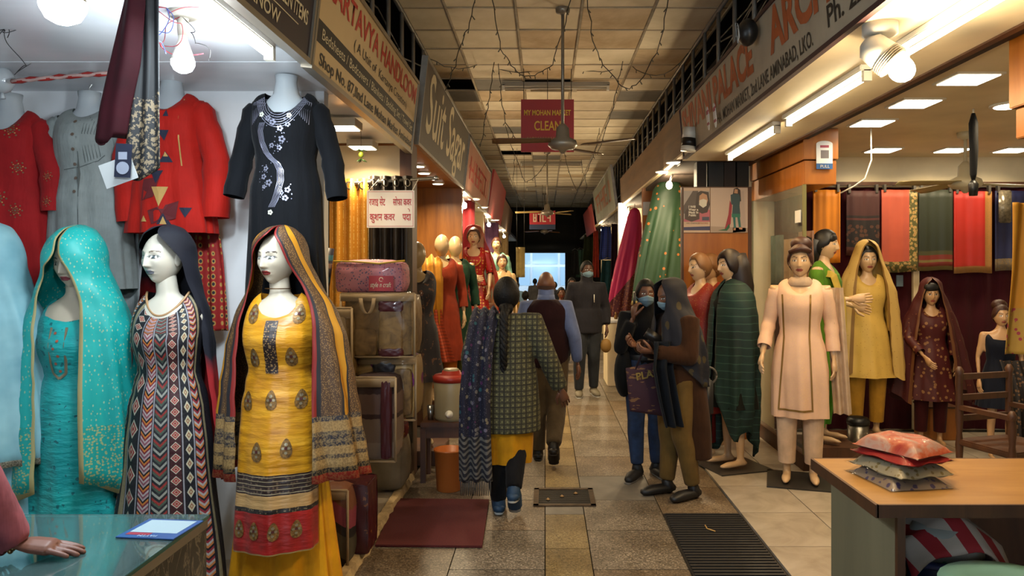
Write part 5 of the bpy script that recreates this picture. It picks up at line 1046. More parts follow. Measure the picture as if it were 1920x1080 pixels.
quick('necklace', mat('gold', 'a87c34', .3, .8), lambda m: m.tube([(.1*sin(a), -.1-.06*cos(a), 1.36-.14*cos(a)+.02) for a in [-1.3+2.6*i/16 for i in range(17)]], .008, 6), t)
plinth(888, 9.85, .42, 'stand under the red bridal mannequin', .6, M_cream)
t2 = thing('lehenga_display', 'brown and gold bordered skirt panel displayed beside the green mannequin', 'skirt', (P(876, 0, 8.85).x, 8.85, .05))
skirt(.1, 1.05, (.28, .2), (.06, .06), fold=.02, kf=8).build('skirt', mat('brown_gold_skirt', fn=lambda q: q.mix(q.m('LESS_THAN', fr(q, q.m('MULTIPLY', q.xyz(q.co())[2], 4)), .3), S('3a1a10'), brocade(q, q.co(), S('3c1512'), S('7c5a2c'), 30)), rough=.6), t2); quick('stand', M_steel, lambda m: (m.tube([(0, 0, .0), (0, 0, 1.1)], .015, 8), m.lathe([(.15, -.05), (.15, -.03), (.02, -.02)], n=20)), t2)
simple_mann('mannequin in pale aqua gown behind the bridal one', 931, 12.4, .45, 1.0, cloth('aqua_net', '6f9c8c', .6), False, 0, .03, hem_r=(.35, .3), skin=S('b5946c'), hair=mat('brown_hair')); simple_mann('mannequin in beige gown with a hair bun farther left', 941, 11.6, .15, 1.0, cloth('beige_gown', 'b09468', .6), False, .2, .03, hem_r=(.3, .26), skin=S('b5946c'), hair=mat('brown_hair'))
plinth(931, 12.4, .45, 'pale stand under the aqua gown mannequin', .5, M_cream); plinth(941, 11.6, .15, 'low stand under the beige gown mannequin', .5, M_cream)
p = P(976, 520, 14); t = thing('hanging_cloth', 'flat yellow beige cloth hung far down the lane on the left', 'cloth', p); quick('cloth', cloth('yellow_beige_cloth', '9c8a58', .8), lambda m: m.grid(lambda u, v: V((-.08+.16*u, .02*sin(u*9), .57*v)), 10, 8), t, solid=.01); [quick('cord', M_wk, lambda m: m.tube([(x, 0, .56), (x, 0, CZ-p.z)], .003, 4), t) for x in (-.07, .07)]
# goods hung along the far left shops
random.seed(12); cols_ = ['5c1016', '8c5a1c', '22402c', '6a4a6c', '8a2a1c', '2a3350', '806a48']
for i, y in enumerate((10.9, 13.8, 15, 16.2, 18, 19.5, 21, 22.5, 24)):
    m_ = cloth('far_cloth_%d' % (i % 7), cols_[i % 7], .8); x = -1.25-.1*(i % 3)
    tag(drape([(x, y, 2.632), (x, y-.02, 1.8), (x-.02, y, 1.0)], .45, (1, .3, 0), fold=.03, kf=3, seed=i, n=16, m=8).build('hanging_saree', m_, solid=.006), ['dark red', 'ochre', 'deep green', 'mauve', 'rust red', 'navy', 'tan', 'dark red', 'ochre'][i]+' length of cloth hung '+['beside the bridal mannequin', 'at the fourth left shop', 'next along the left shops', 'midway along the left shops', 'past the red signboard', 'below the brown signboard', 'near the far left fan', 'close to the lane end', 'at the last left shop'][i], 'cloth', 'cloth lengths hung along the far left shops')
# ---------------------------------------------------------------- right side: panels, posters, sarees
p0 = V((1.31, 7.0, 0)); t = thing('poster_stand', 'orange veneer panel carrying two posters beside the showcase', 'panel', p0)
quick('board', M_wood2, lambda m: m.b2((0, 0, 0), (.61, .05, 2.39)), t, smooth=False)
for a in ((0, 2.36, .61, 2.4), (-.02, 0, 0, 2.4), (.61, 0, .64, 2.4)): quick('edge_strip', M_wood3, lambda m: m.b2((a[0], -.012, a[1]), (a[2], .052, a[3])), t, smooth=False)
def flat(t, poly, col, n, name='print', k=None):
    mb = MB(); mb.prism(poly, frame((1, 0, 0), (0, 0, 1), (0, 0, 0))@MX.Translation((0, 0, n)), .0004); return mb.build(name, mat('print_'+col, col, .5), t, smooth=False)
def poster(lab, x0, y0, x1, y1, d, bg):
    a, b = P(x0, y1, d), P(x1, y0, d); t = thing('poster', lab, 'poster', (a.x, d, a.z)); w, h = b.x-a.x, b.z-a.z
    quick('paper', mat('paper_'+bg, bg, .45), lambda m: m.b2((0, 0, 0), (w, .002, h)), t, smooth=False)
    return t, (lambda pts, col, n: flat(t, [(x*w, z*h) for x, z in pts], col, n)), w, h
t, f, w, h = poster('poster of a masked woman in pink saying I will wear a mask', 1282, 352, 1331, 436, 6.985, 'b9a088')
f([(0, .24), (1, .24), (1, .93), (0, .93)], '9c948c', .0006); f([(0, .42), (.5, .46), (.55, .93), (.35, .93), (0, .6)], '4c4440', .0011); f([(0, .24), (1, .24), (1, .5), (.8, .55), (.5, .42), (0, .3)], 'a85a68', .0016); f([(.42, .5), (.5, .88), (.65, .93), (.95, .9), (1, .62), (.9, .45), (.7, .42)], '2a201e', .0021)
f([(.58, .68), (.6, .82), (.72, .88), (.88, .84), (.92, .72), (.86, .6), (.7, .58)], 'b08868', .0026); f([(.58, .62), (.6, .72), (.75, .75), (.88, .72), (.87, .6), (.74, .55)], 'c9c8b8', .0031); f([(.04, .3)]+[(.32+.28*cos(a), .4+.18*sin(a)) for a in [pi-.3*i for i in range(11)]]+[(.6, .3), (.3, .24)], '3a2a24', .0031); f([(.0, .05), (1, .05), (1, .14), (.0, .12)], '2c3058', .0011); f([(.7, .27), (.97, .27), (.97, .35), (.7, .35)], '3a4458', .0036)
M_pw = mat('poster_white', 'c8c4b8', .5); 
for i, s_ in enumerate(('I Will', 'Wear a', 'Mask In', 'Public')): text('lettering', s_, M_pw, t, frame((1, 0, 0), (0, 0, 1), (w*.18, -.0038, h*(.55-.062*i))), .03, None, bold=.0012)
text('lettering', 'WE CHANGE', mat('poster_dark', '4a3a34', .5), t, frame((1, 0, 0), (0, 0, 1), (w*.1, -.001, h*.19)), .02); scribble(t, lambda u, v, n=0: frame((1, 0, 0), (0, 0, 1), (0, -.001, 0))@MX.Translation((u, v, n)), w*.58, h*.19, w*.95, h*.19+.014, M_org, 5)
t, f, w, h = poster('poster of a woman in teal kurta with a red scarf', 1332, 352, 1402, 436, 6.985, 'b3a294')
f([(0, 0), (1, 0), (1, .1), (0, .14)], '9a8a7c', .0005); f([(.6, .0), (.63, .9), (.9, .93), (.95, .02)], 'a99a90', .0005)
f([(.6, .86), (.63, .98), (.72, 1.0), (.8, .95), (.82, .7), (.76, .68)], '241a18', .0011); f([(.63, .88), (.65, .97), (.73, .96), (.73, .87)], 'b08868', .0016); f([(.54, .84), (.6, .86), (.76, .86), (.8, .78), (.78, .6), (.8, .42), (.58, .42), (.6, .62), (.55, .62)], '22424a', .002); f([(.57, .42), (.8, .42), (.8, .34), (.57, .34)], '1c6a58', .0021)
f([(.6, .34), (.67, .34), (.68, .1), (.63, .1)], '1f5f5a', .002); f([(.72, .34), (.79, .34), (.82, .12), (.76, .12)], '1f5f5a', .002); f([(.52, .72), (.58, .6), (.54, .2), (.48, .08), (.38, .08), (.48, .4)], '8c2030', .0024); f([(.2, .05), (.44, .04), (.52, .12), (.5, .2), (.4, .08)], '175a3a', .0025); f([(.62, .1), (.68, .1), (.67, .05), (.62, .05)], 'a87c60', .002); f([(.76, .12), (.84, .12), (.86, .07), (.77, .07)], 'a87c60', .002)
# dark ducts above the panel
for i, (x0, x1, c) in enumerate(((1305, 1323, '1b1712'), (1327, 1355, '23282a'), (1356, 1377, '241c18'), (1380, 1402, '17130e'))):
    a, b = P(x0, 352, 7.2), P(x1, 300, 7.2); tag(quick('duct', mat('duct_'+c, c, .7), lambda m: m.b2((a.x, 7.16, 2.36), (b.x, 7.3, 2.7)), smooth=False), ['narrow black', 'wide grey-black', 'brownish black', 'rightmost dark'][i]+' duct above the poster panel', 'duct', 'ducts above the poster panel')
sbox('wall_right_panel', M_wood2, (1.3, 9.85, 0), (2.4, 9.95, 2.7))
tag(quick('paper_notice', M_white, lambda m: m.b2((P(1206, 0, 9.83).x, 9.835, P(0, 403, 9.8).z), (P(1228, 0, 9.83).x, 9.845, P(0, 378, 9.8).z)), smooth=False), 'blank white notice on the wooden panel behind the green saree', 'notice')
def saree(lab, px, ytop, d, m, rows, seed, fold=.025, kf=9):
    p = P(px, ytop, d); t = thing('draped_saree', lab, 'saree', p); veil([(z, cx, 0, rx, ry, 4, 4) for z, cx, rx, ry in rows], fold=fold, kf=kf, seed=seed, nu=90).xf(MX.Rotation(pi, 4, 'Z')@MX.Diagonal((-1, 1, 1, 1))).build('cloth', m, t, solid=.003)
    quick('hanger_hook', M_steel, lambda q: q.tube([(0, 0, -.02), (0, 0, .06)], .006, 6), t); return t
def fgs(q):
    u, v, _ = q.xyz(q.co('UV')); z = q.xyz(q.co())[2]; x = q.xyz(q.co())[0]; d = q.vor(q.co(), 11, 'Distance', 'F1', .55); c = q.mix(q.m('LESS_THAN', d, .2), S('1d3a22'), S('9c5a22')); return q.mix(q.band(v, .0, .035), c, S('8f7a48'))
saree('dark green saree with small gold motifs hung over a form', 1254, 338, 8.9, mat('green_saree', fn=fgs, rough=.55), [(0, 0, .03, .03), (-.02, 0, .12, .08), (-.12, 0, .19, .1), (-.4, -.03, .22, .1), (-.8, -.08, .26, .12), (-1.3, -.12, .3, .13), (-1.5, -.13, .31, .13)], 3)
def fpk(q):
    d = q.vor(q.co(), 5.5, 'Distance', 'F1', .25); c = q.mix(q.m('LESS_THAN', d, .2), S('a80f50'), S('b98a7c')); z = q.xyz(q.co())[2]; x = q.xyz(q.co())[0]; return q.mix(q.m('LESS_THAN', q.m('ADD', z, q.m('MULTIPLY', x, -1.2)), -.95), c, brocade(q, q.co(), S('4a0c14'), S('7c4a2a'), 30))
saree('bright pink saree with pale round dots and dark red border', 1190, 390, 11, mat('pink_saree', fn=fpk, rough=.55), [(0, 0, .02, .02), (-.04, 0, .08, .06), (-.3, -.02, .13, .08), (-.8, -.07, .2, .1), (-1.3, -.12, .25, .12), (-1.62, -.14, .26, .12)], 4)
sbox('trim_7', M_white, (P(1159, 0, 12.4).x, 12.35, 0), (P(1175, 0, 12.4).x, 12.5, 2.72))
t = thing('display_cabinet', 'cream shop cabinet with small goods standing beyond the girl', 'cabinet', (.98, 10.4, 0)); quick('body', M_cream, lambda m: m.b2((-.12, -.2, 0), (.55, .5, .88), bev=.01), t, smooth=False); quick('top', M_white, lambda m: m.b2((-.14, -.22, .88), (.57, .52, .91)), t, smooth=False)
random.seed(6)
for i in range(7): x, y = 1.0+.07*i, 10.3+random.uniform(-.05, .2); tag(quick('ornament', [M_brz, M_slv, M_black][i % 3], lambda m: m.lathe([(.022, 0), (.03, .03), (.012, .07), (.016, .09+.01*(i % 3)), (.002, .1+.01*(i % 3))], (x, y, .911), 12)), ['leftmost', 'second', 'third', 'middle', 'fifth', 'sixth', 'rightmost'][i]+' small ornament on the cream shop cabinet', 'ornament', 'ornaments on the cream cabinet')
for i, (px, yt, yb, w_, d, c, l) in enumerate(((1136, 425, 487, .24, 14.2, '1c3a9c', 'bright blue checked shirt hung on the right side'), (1117, 432, 520, .12, 14.6, '7c2416', 'red patterned narrow cloth hung left of the blue shirt'), (1104, 440, 500, .26, 16, '27301c', 'dark olive cloth hung farther down on the right'), (1140, 488, 560, .3, 13.6, '163c48', 'dark teal garment hung below the blue shirt'), (1152, 420, 560, .14, 13.2, '2a1424', 'dark plum cloth hung beside the white column'), (1088, 468, 520, .2, 18, '3c5a50', 'grey green garment hung near the right lane end'), (1078, 470, 515, .2, 19, '141618', 'black garment hung nearest the bright opening'))):
    d0 = d; d = min(24-1.6*(i == 6), 1.36*F/(px-VX)); w_ *= d/d0; p = P(px, yt, d); fnm = (lambda q: q.mix(q.m('MAXIMUM', q.m('GREATER_THAN', fr(q, q.m('MULTIPLY', q.xyz(q.co())[0], 22)), .8), q.m('GREATER_THAN', fr(q, q.m('MULTIPLY', q.xyz(q.co())[2], 22)), .8)), S('1c3a9c'), S('12245c'))) if i == 0 else None
    t = thing('hung_garment', l, 'garment', p, 0, 'garments hung along the far right shops'); drape([(0, 0, 0), (0, -.02, -.3*(yb-yt)*d/F), (0, 0, -(yb-yt)*d/F)], w_, (1, .15, 0), fold=.02, kf=2, n=14, m=6, taper=(.8, 1.1)).build('cloth', mat('blue_check', fn=fnm, rough=.7) if fnm else cloth('gar_'+c, c, .8), t, solid=.01); quick('hanger', M_steel, lambda m: m.tube([(-w_*.4, 0, 0), (0, 0, .06), (w_*.4, 0, 0)], .005, 5), t); quick('cord', M_wk, lambda m: m.tube([(0, 0, .05), (0, 0, (2.705 if p.x > 1.3 else CZ)-p.z)], .003, 4), t)
# black and white lamp, mask ornament and stickers on the sign; header box
p = P(1293, 262, 6.35); t = thing('siren_lamp', 'white and black cylindrical lamp bracketed to the right signboard', 'lamp', p); ax = MX.Rotation(.12, 3, 'Y')
for m_, z0, z1 in ((M_lampw, .01, .1), (M_black, -.06, .01), (M_lampw, -.1, -.06)): quick('drum', m_, lambda m: m.lathe([(.066-.1*abs(z0)*.2, z0), (.066, z1)], n=24, rot=ax), t)
quick('arm', M_lampw, lambda m: (m.tube([(.05, 0, .05), (.13, -.05, .06)], .012, 8), m.lathe([(.05, 0), (.05, .03)], (.13, -.05, .06), 18, rot=MX.Rotation(pi/2, 3, 'Y'))), t)
p = P(1428, 45, 4.2); t = thing('wall_ornament', 'round black ornament with white swirls on the right signboard', 'ornament', (1.19, 4.35, p.z)); quick('ball', M_black, lambda m: m.ell((0, 0, 0), (.06, .075, .08), 18, 12), t)
for i in range(4): quick('swirl', mat('chalk_white', '8c9092', .6), lambda m: m.tube([V((-.062*cos(.5*sin(a)), .045*cos(a+i)*(.5+.2*i/3), .012*i-.02+.05*sin(a*1.3+i))) for a in [.35*j for j in range(12)]], .003, 5), t)
for i, px in enumerate((1334, 1347)):
    d = 1.26*F/(px-VX); p = P(px, 222-i*6, d); t = thing('sticker', ['left', 'right'][i]+' of two oval pink and white stickers on the signboard', 'sticker', (1.243, d, p.z-.09)); quick('backing', M_white, lambda m: m.prism([(.04*cos(a), .09+.09*sin(a)) for a in [2*pi*j/20 for j in range(20)]], frame((0, -1, 0), (-.09, 0, 1)), .003), t, smooth=False); quick('pink_band', mat('sticker_pink', '9c4058', .5), lambda m: (m.prism(rect(-.034, .12, .034, .15), frame((0, -1, 0), (-.09, 0, 1)), .0042), m.prism(rect(-.034, .04, .034, .06), frame((0, -1, 0), (-.09, 0, 1)), .0042)), t, smooth=False)
t = thing('showcase', 'glass showcase with veneer header at the right shop corner', 'showcase', (2.06, 5.9, 0))
quick('header', M_wood2, lambda m: (m.b2((0, 0, 2.5), (.28, 1.53, 2.745), bev=.004), m.b2((.012, .012, 2.3), (.268, 1.52, 2.49), bev=.004)), t, smooth=False); quick('plinth', M_wood3, lambda m: m.b2((0, 0, 0.012), (.06, 1.53, .14)), t, smooth=False)
M_pane2 = mat('showcase_glass', 'c8d0c0', .03, alpha=.14, spec=1.0)
quick('front_pane', M_pane2, lambda m: m.b2((.01, .03, .14), (.016, 1.53, 2.3)), t, smooth=False)
for x, y in ((.0, 1.5), (.0, .0)): quick('post', mat('post_olive', '6e6a40', .4), lambda m: m.b2((x, y, .14), (x+.025, y+.025, 2.3)), t, smooth=False)
for i, (y, z, c) in enumerate(((.35, 1.95, '7a5a48'), (.75, 1.9, 'a07c50'), (1.15, 1.95, '4c5a50'))): quick('reflection_cloth', cloth('stock_'+c, c, .7), lambda m: m.grid(lambda u, v: V((.2+.02*sin(u*12), y+.3*u, z-.5+.5*v)), 12, 4), t, solid=.01)  # coloured cloth pieces standing in for fabric reflections in the glass
t = thing('pull_sticker', 'white and blue pull sticker on the veneer header', 'sticker', (2.16, 5.893, 2.42)); quick('card', M_white, lambda m: m.prism([(0, 0), (.13, 0), (.13, .2)]+[(.065+.065*cos(a), .2+.025*sin(a)) for a in [.3*i for i in range(1, 11)]]+[(0, .2)], frame((1, 0, 0), (0, 0, 1)), .003), t, smooth=False); quick('blue_strip', mat('pull_blue', '24548c', .4), lambda m: m.prism(rect(0, 0, .13, .045), frame((1, 0, 0), (0, 0, 1)), .0036), t, smooth=False); quick('pink_strip', mat('sticker_pink'), lambda m: m.prism(rect(.03, .17, .1, .19), frame((1, 0, 0), (0, 0, 1)), .0036), t, smooth=False); quick('grey_photo', mat('pull_grey', '6a6468', .5), lambda m: m.prism(rect(.035, .085, .1, .15), frame((1, 0, 0), (0, 0, 1)), .0036), t, smooth=False); text('lettering', 'PULL', M_pw, t, frame((1, 0, 0), (0, 0, 1), (.03, -.004, .01)), .034)
for z, l in ((1.35, 'small white card stuck low on the showcase glass'), (2.0, 'small white card stuck high on the showcase post')): tag(quick('glass_card', M_white, lambda m: m.b2((2.05, 5.95, z), (2.058, 6.07, z+.1)), smooth=False), l, 'card')
# --- fabrics on the back rail
quick('rail', M_wood3, lambda m: m.b2((2.36, 7.36, 2.455), (5.1, 7.4, 2.49)), bpy.data.objects['wall_right_shop'], smooth=False)
def hangf(x0, x1, y0, y1, m, lab, seed, d=7.33):
    a, b = P(x0, y1, d), P(x1, y0, d); w, h = b.x-a.x, b.z-a.z; t = thing('hung_fabric', lab, 'fabric', (a.x, d, a.z), 0, 'fabrics clipped along the back rail'); quick('cloth', m, lambda q: q.grid(lambda u, v: V((w*u, .008*sin(u*9+seed)+.004*sin(u*23), h*v+.006*sin(u*5+seed)*(1-v))), 24, 10), t, solid=.012)
    for x in (.08, .92): quick('clip', M_steel, lambda q: q.b2((w*x-.012, -.018, h-.02), (w*x+.012, .02, 2.46-a.z)), t, smooth=False)
    return t
def fbord(base, bord, u0, v0, flower=None):
    def fn(q):
        u, v, _ = q.xyz(q.co('UV')); f = q.m('MAXIMUM', q.m('GREATER_THAN', u, u0), q.m('LESS_THAN', v, v0)); b = q.ramp(q.vor(q.co(), 34, 'Distance'), [(0, '8c3416'), (.25, bord), (.4, bord), (.55, '4c4a20')]) if flower else brocade(q, q.co(), S(bord), S('8a6a30'), 60); return q.mix(f, q.ramp(q.noise(q.co(), 5, 2), [(.3, [c*.85 for c in S(base)[:3]]), (.7, S(base)[:3])]), b)
    return fn
hangf(1525, 1575, 356, 492, mat('orange_fab', fn=fbord('dc8410', 'dc8410', 2, -1), rough=.6), 'plain orange fabric leftmost on the back rail', 1)
def fbr(q):
    v = q.xyz(q.co('UV'))[1]; m_ = brocade(q, q.co(), S('160c0c'), S('4c2c1c'), 22, .45); return q.mix(q.band(v, .15, .5), bands(q, v, [(0, '4a2218'), (.13, '160c0c'), (.55, '4a1e18'), (.58, '1a0e0e'), (.62, '3c1815')]), m_)
hangf(1587, 1648, 358, 480, mat('brown_fab', fn=fbr, rough=.7), 'dark brown fabric with black patterned band', 2); hangf(1653, 1719, 356, 510, mat('salmon_fab', fn=fbord('b55038', 'a88a50', .77, .13, True), rough=.6), 'salmon fabric with floral border on the back rail', 3)
hangf(1722, 1786, 356, 507, mat('green_fab', fn=lambda q: bands(q, q.xyz(q.co('UV'))[1], [(0, '6a5a2c'), (.05, '6c2014'), (.1, '6a5a2c'), (.13, '6c2014'), (.19, '3c3a1c'), (.24, '1f2616')]), rough=.6), 'dark green fabric with red and gold stripes', 4); hangf(1788, 1860, 359, 512, mat('red_fab', fn=fbord('a31a0c', '9a6a34', .8, .08), rough=.6), 'red fabric with a gold border on the back rail', 5); hangf(1866, 1930, 358, 508, mat('navy_fab', fn=fbord('0f1540', '6a5c4a', 2, .15), rough=.6), 'navy fabric with grey border at the right end', 6)
p = P(1884, 418, 7.25); t = thing('fabric_packet', 'small clear packet of folded cloth clipped over the navy fabric', 'packet', p); quick('cover', mat('packet_foil', '6a6252', .2, .3, var=(40, .5)), lambda m: m.b2((-.06, -.012, 0), (.065, .012, .32), bev=.01), t)
tag(quick('switch_plate', mat('switch_blue', '5a6c7c', .4), lambda m: m.b2((P(1680, 0, 7.38).x, 7.365, P(0, 537, 7.38).z), (P(1692, 0, 7.38).x, 7.38, P(0, 516, 7.38).z)), smooth=False), 'small pale blue switch plate on the maroon backdrop', 'switch'); sbox('trim_8', M_cream, (P(1711, 0, 7.4).x, 7.38, .02), (P(1722, 0, 7.4).x, 7.42, 2.44))
# --- mannequins of the right shop
M_bh = mat('brown_hair'); M_blh = mat('black_hair'); SK = S('c9a67e'); SK2 = S('bd946a')
def sparkle(base, gold, sc=120, th=.16): return lambda q: q.mix(q.m('LESS_THAN', q.vor(q.co(), sc, 'Distance'), th), q.ramp(q.noise(q.co(), 6, 3), [(.3, [c*.85 for c in S(base)[:3]]), (.7, S(base)[:3])]), S(gold))
t, J, kb = simple_mann('mannequin in peach embroidered suit on a dark floor plate', 1500, 5.62, .014, 1.06, mat('peach_suit', fn=sparkle('deb698', 'e0c088', 90, .2), rough=.6), False, -.3, .5, legs=True, hair=M_bh, skin=SK, yaw=-.1, pose=dict(el_l=(-.225, .03, 1.2), wr_l=(-.27, -.12, .98), el_r=(.225, .04, 1.2), wr_r=(.24, .0, .94)), sl=.8, hem_r=(.2, .15), pants=cloth('peach_pants', 'cdb094', .8), vox=.012, n=72)
quick('floor_plate', mat('plate_dark', '2c2a28', .35), lambda m: m.b2((-.24, -.24, -.002), (.24, .24, .008)), t, smooth=False); quick('hair_bun', M_bh, lambda m: (m.ell((.01, .03, 1.8), (.08, .085, .06)), m.tube([(-.08, -.1, 1.735), (.0, -.13, 1.765), (.07, -.1, 1.74)], [.018, .026, .018], 8)), t)
quick('neck_scarf', cloth('pale_scarf', 'b59c82', .7), lambda m: (m.lathe([(.09, 1.485), (.096, 1.505), (.082, 1.535), (.064, 1.55)], n=24, cap=False), m.grid(lambda u, v: V((.24+.13*u-.06*v, .02+.03*sin(u*14), .52+.95*v)), 14, 14)), t)
kD = Decal(kb, t); kD.put('gold_trim', mat('gold_trim', '8a6a34', .4, .4), [p for x in (-.13, .07) for p in ribbon(dens([(x, 1.42), (x*.9, 1.1), (x*1.1, .75), (x*1.2, .56)], 12), .012)]+ribbon(dens([(-.16, .56), (.09, .56)], 12), .014), .006, 2)
t, J, kb = simple_mann('mannequin with dark fringe in yellow and green, turned right', 1543, 6.3, .16, 1.06, cloth('lime_green', '4f7a1c', .7), False, .95, .55, legs=True, hair=M_blh, skin=SK, sl=.3, pose=dict(el_l=(-.2, -.02, 1.2), wr_l=(-.12, -.26, 1.22), el_r=(.22, .03, 1.2), wr_r=(.2, -.2, 1.15)), pants=cloth('green_trousers', '3f7a18', .7))
quick('long_hair', M_blh, lambda m: (m.tube([(0, .05, 1.72), (.0, .09, 1.6), (0, .09, 1.48)], [.1, .09, .05], 14), m.ell((0, -.075, 1.72), (.075, .04, .05))), t); drape([(-.12, -.2, .95), (-.1, -.18, 1.2), (-.08, -.1, 1.42), (0, .1, 1.44), (.08, .12, 1.2)], .22, (1, .3, 0), fold=.02, kf=3).build('yellow_drape', cloth('yellow_net', 'a8903c', .6), t); plinth(1545, 6.3, .16, 'dark stand under the fringe-haired mannequin', .45)
t, J, kb = simple_mann('mannequin in yellow suit with a sheer gold-edged veil', 1625, 6.75, .1, 1.02, mat('yellow_suit', fn=sparkle('dcb456', 'b88438', 40, .14), rough=.6), False, -.1, .55, legs=True, hair=M_blh, skin=SK, pants=cloth('yellow_pants', 'a87c28', .7)); plinth(1625, 6.75, .1, 'low stand under the yellow veiled mannequin', .5)
def vmat(name, base, edge, gold): return mat(name, fn=lambda q: q.mix(q.m('LESS_THAN', q.m('MINIMUM', q.xyz(q.co('UV'))[0], q.m('SUBTRACT', 1, q.xyz(q.co('UV'))[0])), .02), q.mix(q.m('LESS_THAN', q.vor(q.co(), 26, 'Distance'), .12), S(base), S(gold)), S(edge)), rough=.6)
def vrows(k, hem, w): return [(1.76*k, 0, .02, .02, .03, 4, 4), (1.74*k, 0, .0, .065*k, .09*k, 6, 6), (1.7*k, 0, -.005, .1*k, .12*k, 30, 26), (1.6*k, 0, 0, .125*k, .13*k, 40, 36), (1.48*k, 0, .01, .18*k, .14*k, 36, 34), (1.3*k, 0, .02, .26*k, .17*k, 30, 30), (1.0*k, 0, .03, (.26+w)/2*k, .19*k, 30, 30), (hem, 0, .03, w*k, .2*k, 30, 28)]
veil(vrows(1.02, .6, .33), fold=.014, seed=51, hemwave=.08).build('sheer_veil', vmat('yellow_sheer', 'd0ac60', '8a6428', 'b09048'), t)
t, J, kb = simple_mann('shorter mannequin in maroon dotted suit and maroon veil', 1745, 6.75, .02, .87, mat('maroon_suit', fn=sparkle('4a0c0c', '8a6038', 22, .3), rough=.6), False, -.25, .42, legs=True, hair=M_blh, skin=SK2, pants=cloth('maroon_pants', '350a0e', .7), hk=dict(n=48), pose=dict(wr_l=(-.1, -.24, .82), el_l=(-.2, -.05, .98)))
veil(vrows(.87, .45, .42), fold=.02, seed=52, hemwave=.08).build('maroon_veil', vmat('maroon_sheer', '430b0c', '6a4020', '7c4a28'), t); quick('fringe', M_blh, lambda m: m.ell((-.01, -.08, 1.44), (.065, .03, .04)), t)
t, J, kb = simple_mann('small mannequin in strapless navy dress at the right edge', 1876, 6.2, .02, .77, cloth('navy_dress', '0b101e', .7), False, -.2, .45, hair=M_bh, skin=SK2, sl=False, depth=.2, legs=True, top=1.4); quick('updo', M_bh, lambda m: m.ell((0, .03, 1.3), (.06, .065, .05)), t)
drape([(.08, -.1, .85), (.12, -.17, .6), (.13, -.2, .2), (.13, -.2, .06)], .3, (1, .2, 0), fold=.03, kf=4).build('patterned_wrap', mat('brown_paisley', fn=lambda q: brocade(q, q.co(), S('1c1410'), S('6a4a2c'), 30, .3), rough=.7), t)
t, J, kb = simple_mann('long-haired mannequin wrapped in a dark green shawl, turned left', 1372, 6.05, .014, 1.04, cloth('black_skirt', '12140f', .8), False, -1.25, .5, arms=None, legs=True, hair=M_blh, skin=SK, sl=False, vox=.014); quick('floor_plate', mat('plate_dark'), lambda m: m.b2((-.2, -.24, -.002), (.24, .24, .008)), t, smooth=False)
M_dh = mat('dark_brown_hair', '180b08', .5); quick('long_hair', M_dh, lambda m: (hair_cap(m, J['head'], 1.04, 0, 0, .02, .5, -.35, -1.1), m.tube([(0, .03, 1.72), (.0, .055, 1.62), (.0, .08, 1.46), (0, .11, 1.28)], [.1, .115, .125, .09], 16, flat=((0, 1, 0), .85))), t)
def fsh(q):
    z = q.xyz(q.co())[2]; f = q.m('LESS_THAN', fr(q, q.m('ADD', q.m('MULTIPLY', z, 16), q.m('MULTIPLY', q.noise(q.co(), 4, 2), .5))), .1); return q.mix(f, q.ramp(q.noise(q.co(), 4, 3), [(.3, '081f1c'), (.7, '0f332c')]), S('2c4c40'))
veil([(1.53, 0, .02, .07, .06, 5, 5), (1.5, 0, .02, .12, .09, 5, 5), (1.42, 0, .01, .21, .14, 5, 5), (1.25, 0, .01, .25, .17, 4, 6), (.9, .0, .01, .26, .19, 4, 10), (.55, .0, .0, .25, .2, 6, 18), (.2, -.02, .0, .22, .19, 60, 70)], fold=.022, kf=10, seed=61, hemwave=.12).build('green_shawl', mat('green_shawl', fn=fsh, rough=.75), t, solid=.004)
for i, (px, d) in enumerate(((1315, 6.4), (1336, 6.74))):
    t, J, kb = simple_mann(['nearer', 'farther'][i]+' of two fair-haired mannequins in orange-red suits facing left', px, d, .014, 1.03, mat('orange_red_suit', fn=sparkle('8c2410', '9c6a34', 60, .2), rough=.6), False, -1.2, .4, arms=None, legs=True, hair=mat('fair_hair', '7a5430', .5), skin=SK, hk=dict(n=56), pants=cloth('red_pants', '6a140c', .7), grp='fair-haired mannequins before the poster panel')
# --- bin, block, chair, fan, umbrella
p = P(1609, 838, 6.55); t = thing('steel_bin', 'steel pedal bin with a black lid among the mannequins', 'bin', (p.x, 6.55, .012)); quick('drum', mat('brushed_steel', '7c7870', .3, .9), lambda m: m.lathe([(.09, 0), (.092, .02), (.092, .24)], n=24), t); quick('lid', M_black, lambda m: m.lathe([(.097, .24), (.098, .275), (.08, .3), (.03, .31)], n=24), t); quick('foot_ring', M_black, lambda m: m.lathe([(.096, 0), (.096, .02)], n=24), t)
a, b = P(1752, 850, 6.95), P(1790, 785, 6.95); t = thing('wooden_block', 'plain orange wooden display block behind the table', 'block', ((a.x+b.x)/2, 7.1, .012)); quick('body', M_wood2, lambda m: m.b2((-.14, -.15, 0), (.14, .15, .3), bev=.005), t, smooth=False); quick('top', M_wood3, lambda m: m.b2((-.145, -.155, .3), (.145, .155, .315)), t, smooth=False)
t = thing('carved_chair', 'carved dark wooden chair with turned posts behind the table', 'chair', (P(1895, 0, 4.9).x, 4.9, .012), .3)
for x in (-.22, .22):
    for y in (-.2, .2):
        hgt = .72 if y < 0 else .95; quick('leg', M_wood3, lambda m: m.lathe([(.018, 0), (.024, .05), (.018, .1), (.026, .2), (.02, .3), (.026, .42), (.018, .5), (.026, .6), (.02, hgt-.06), (.03, hgt-.03), (.012, hgt)], (x, y, 0), 12), t)
quick('seat', M_wood3, lambda m: m.b2((-.24, -.22, .42), (.24, .22, .46), bev=.008), t, smooth=False)
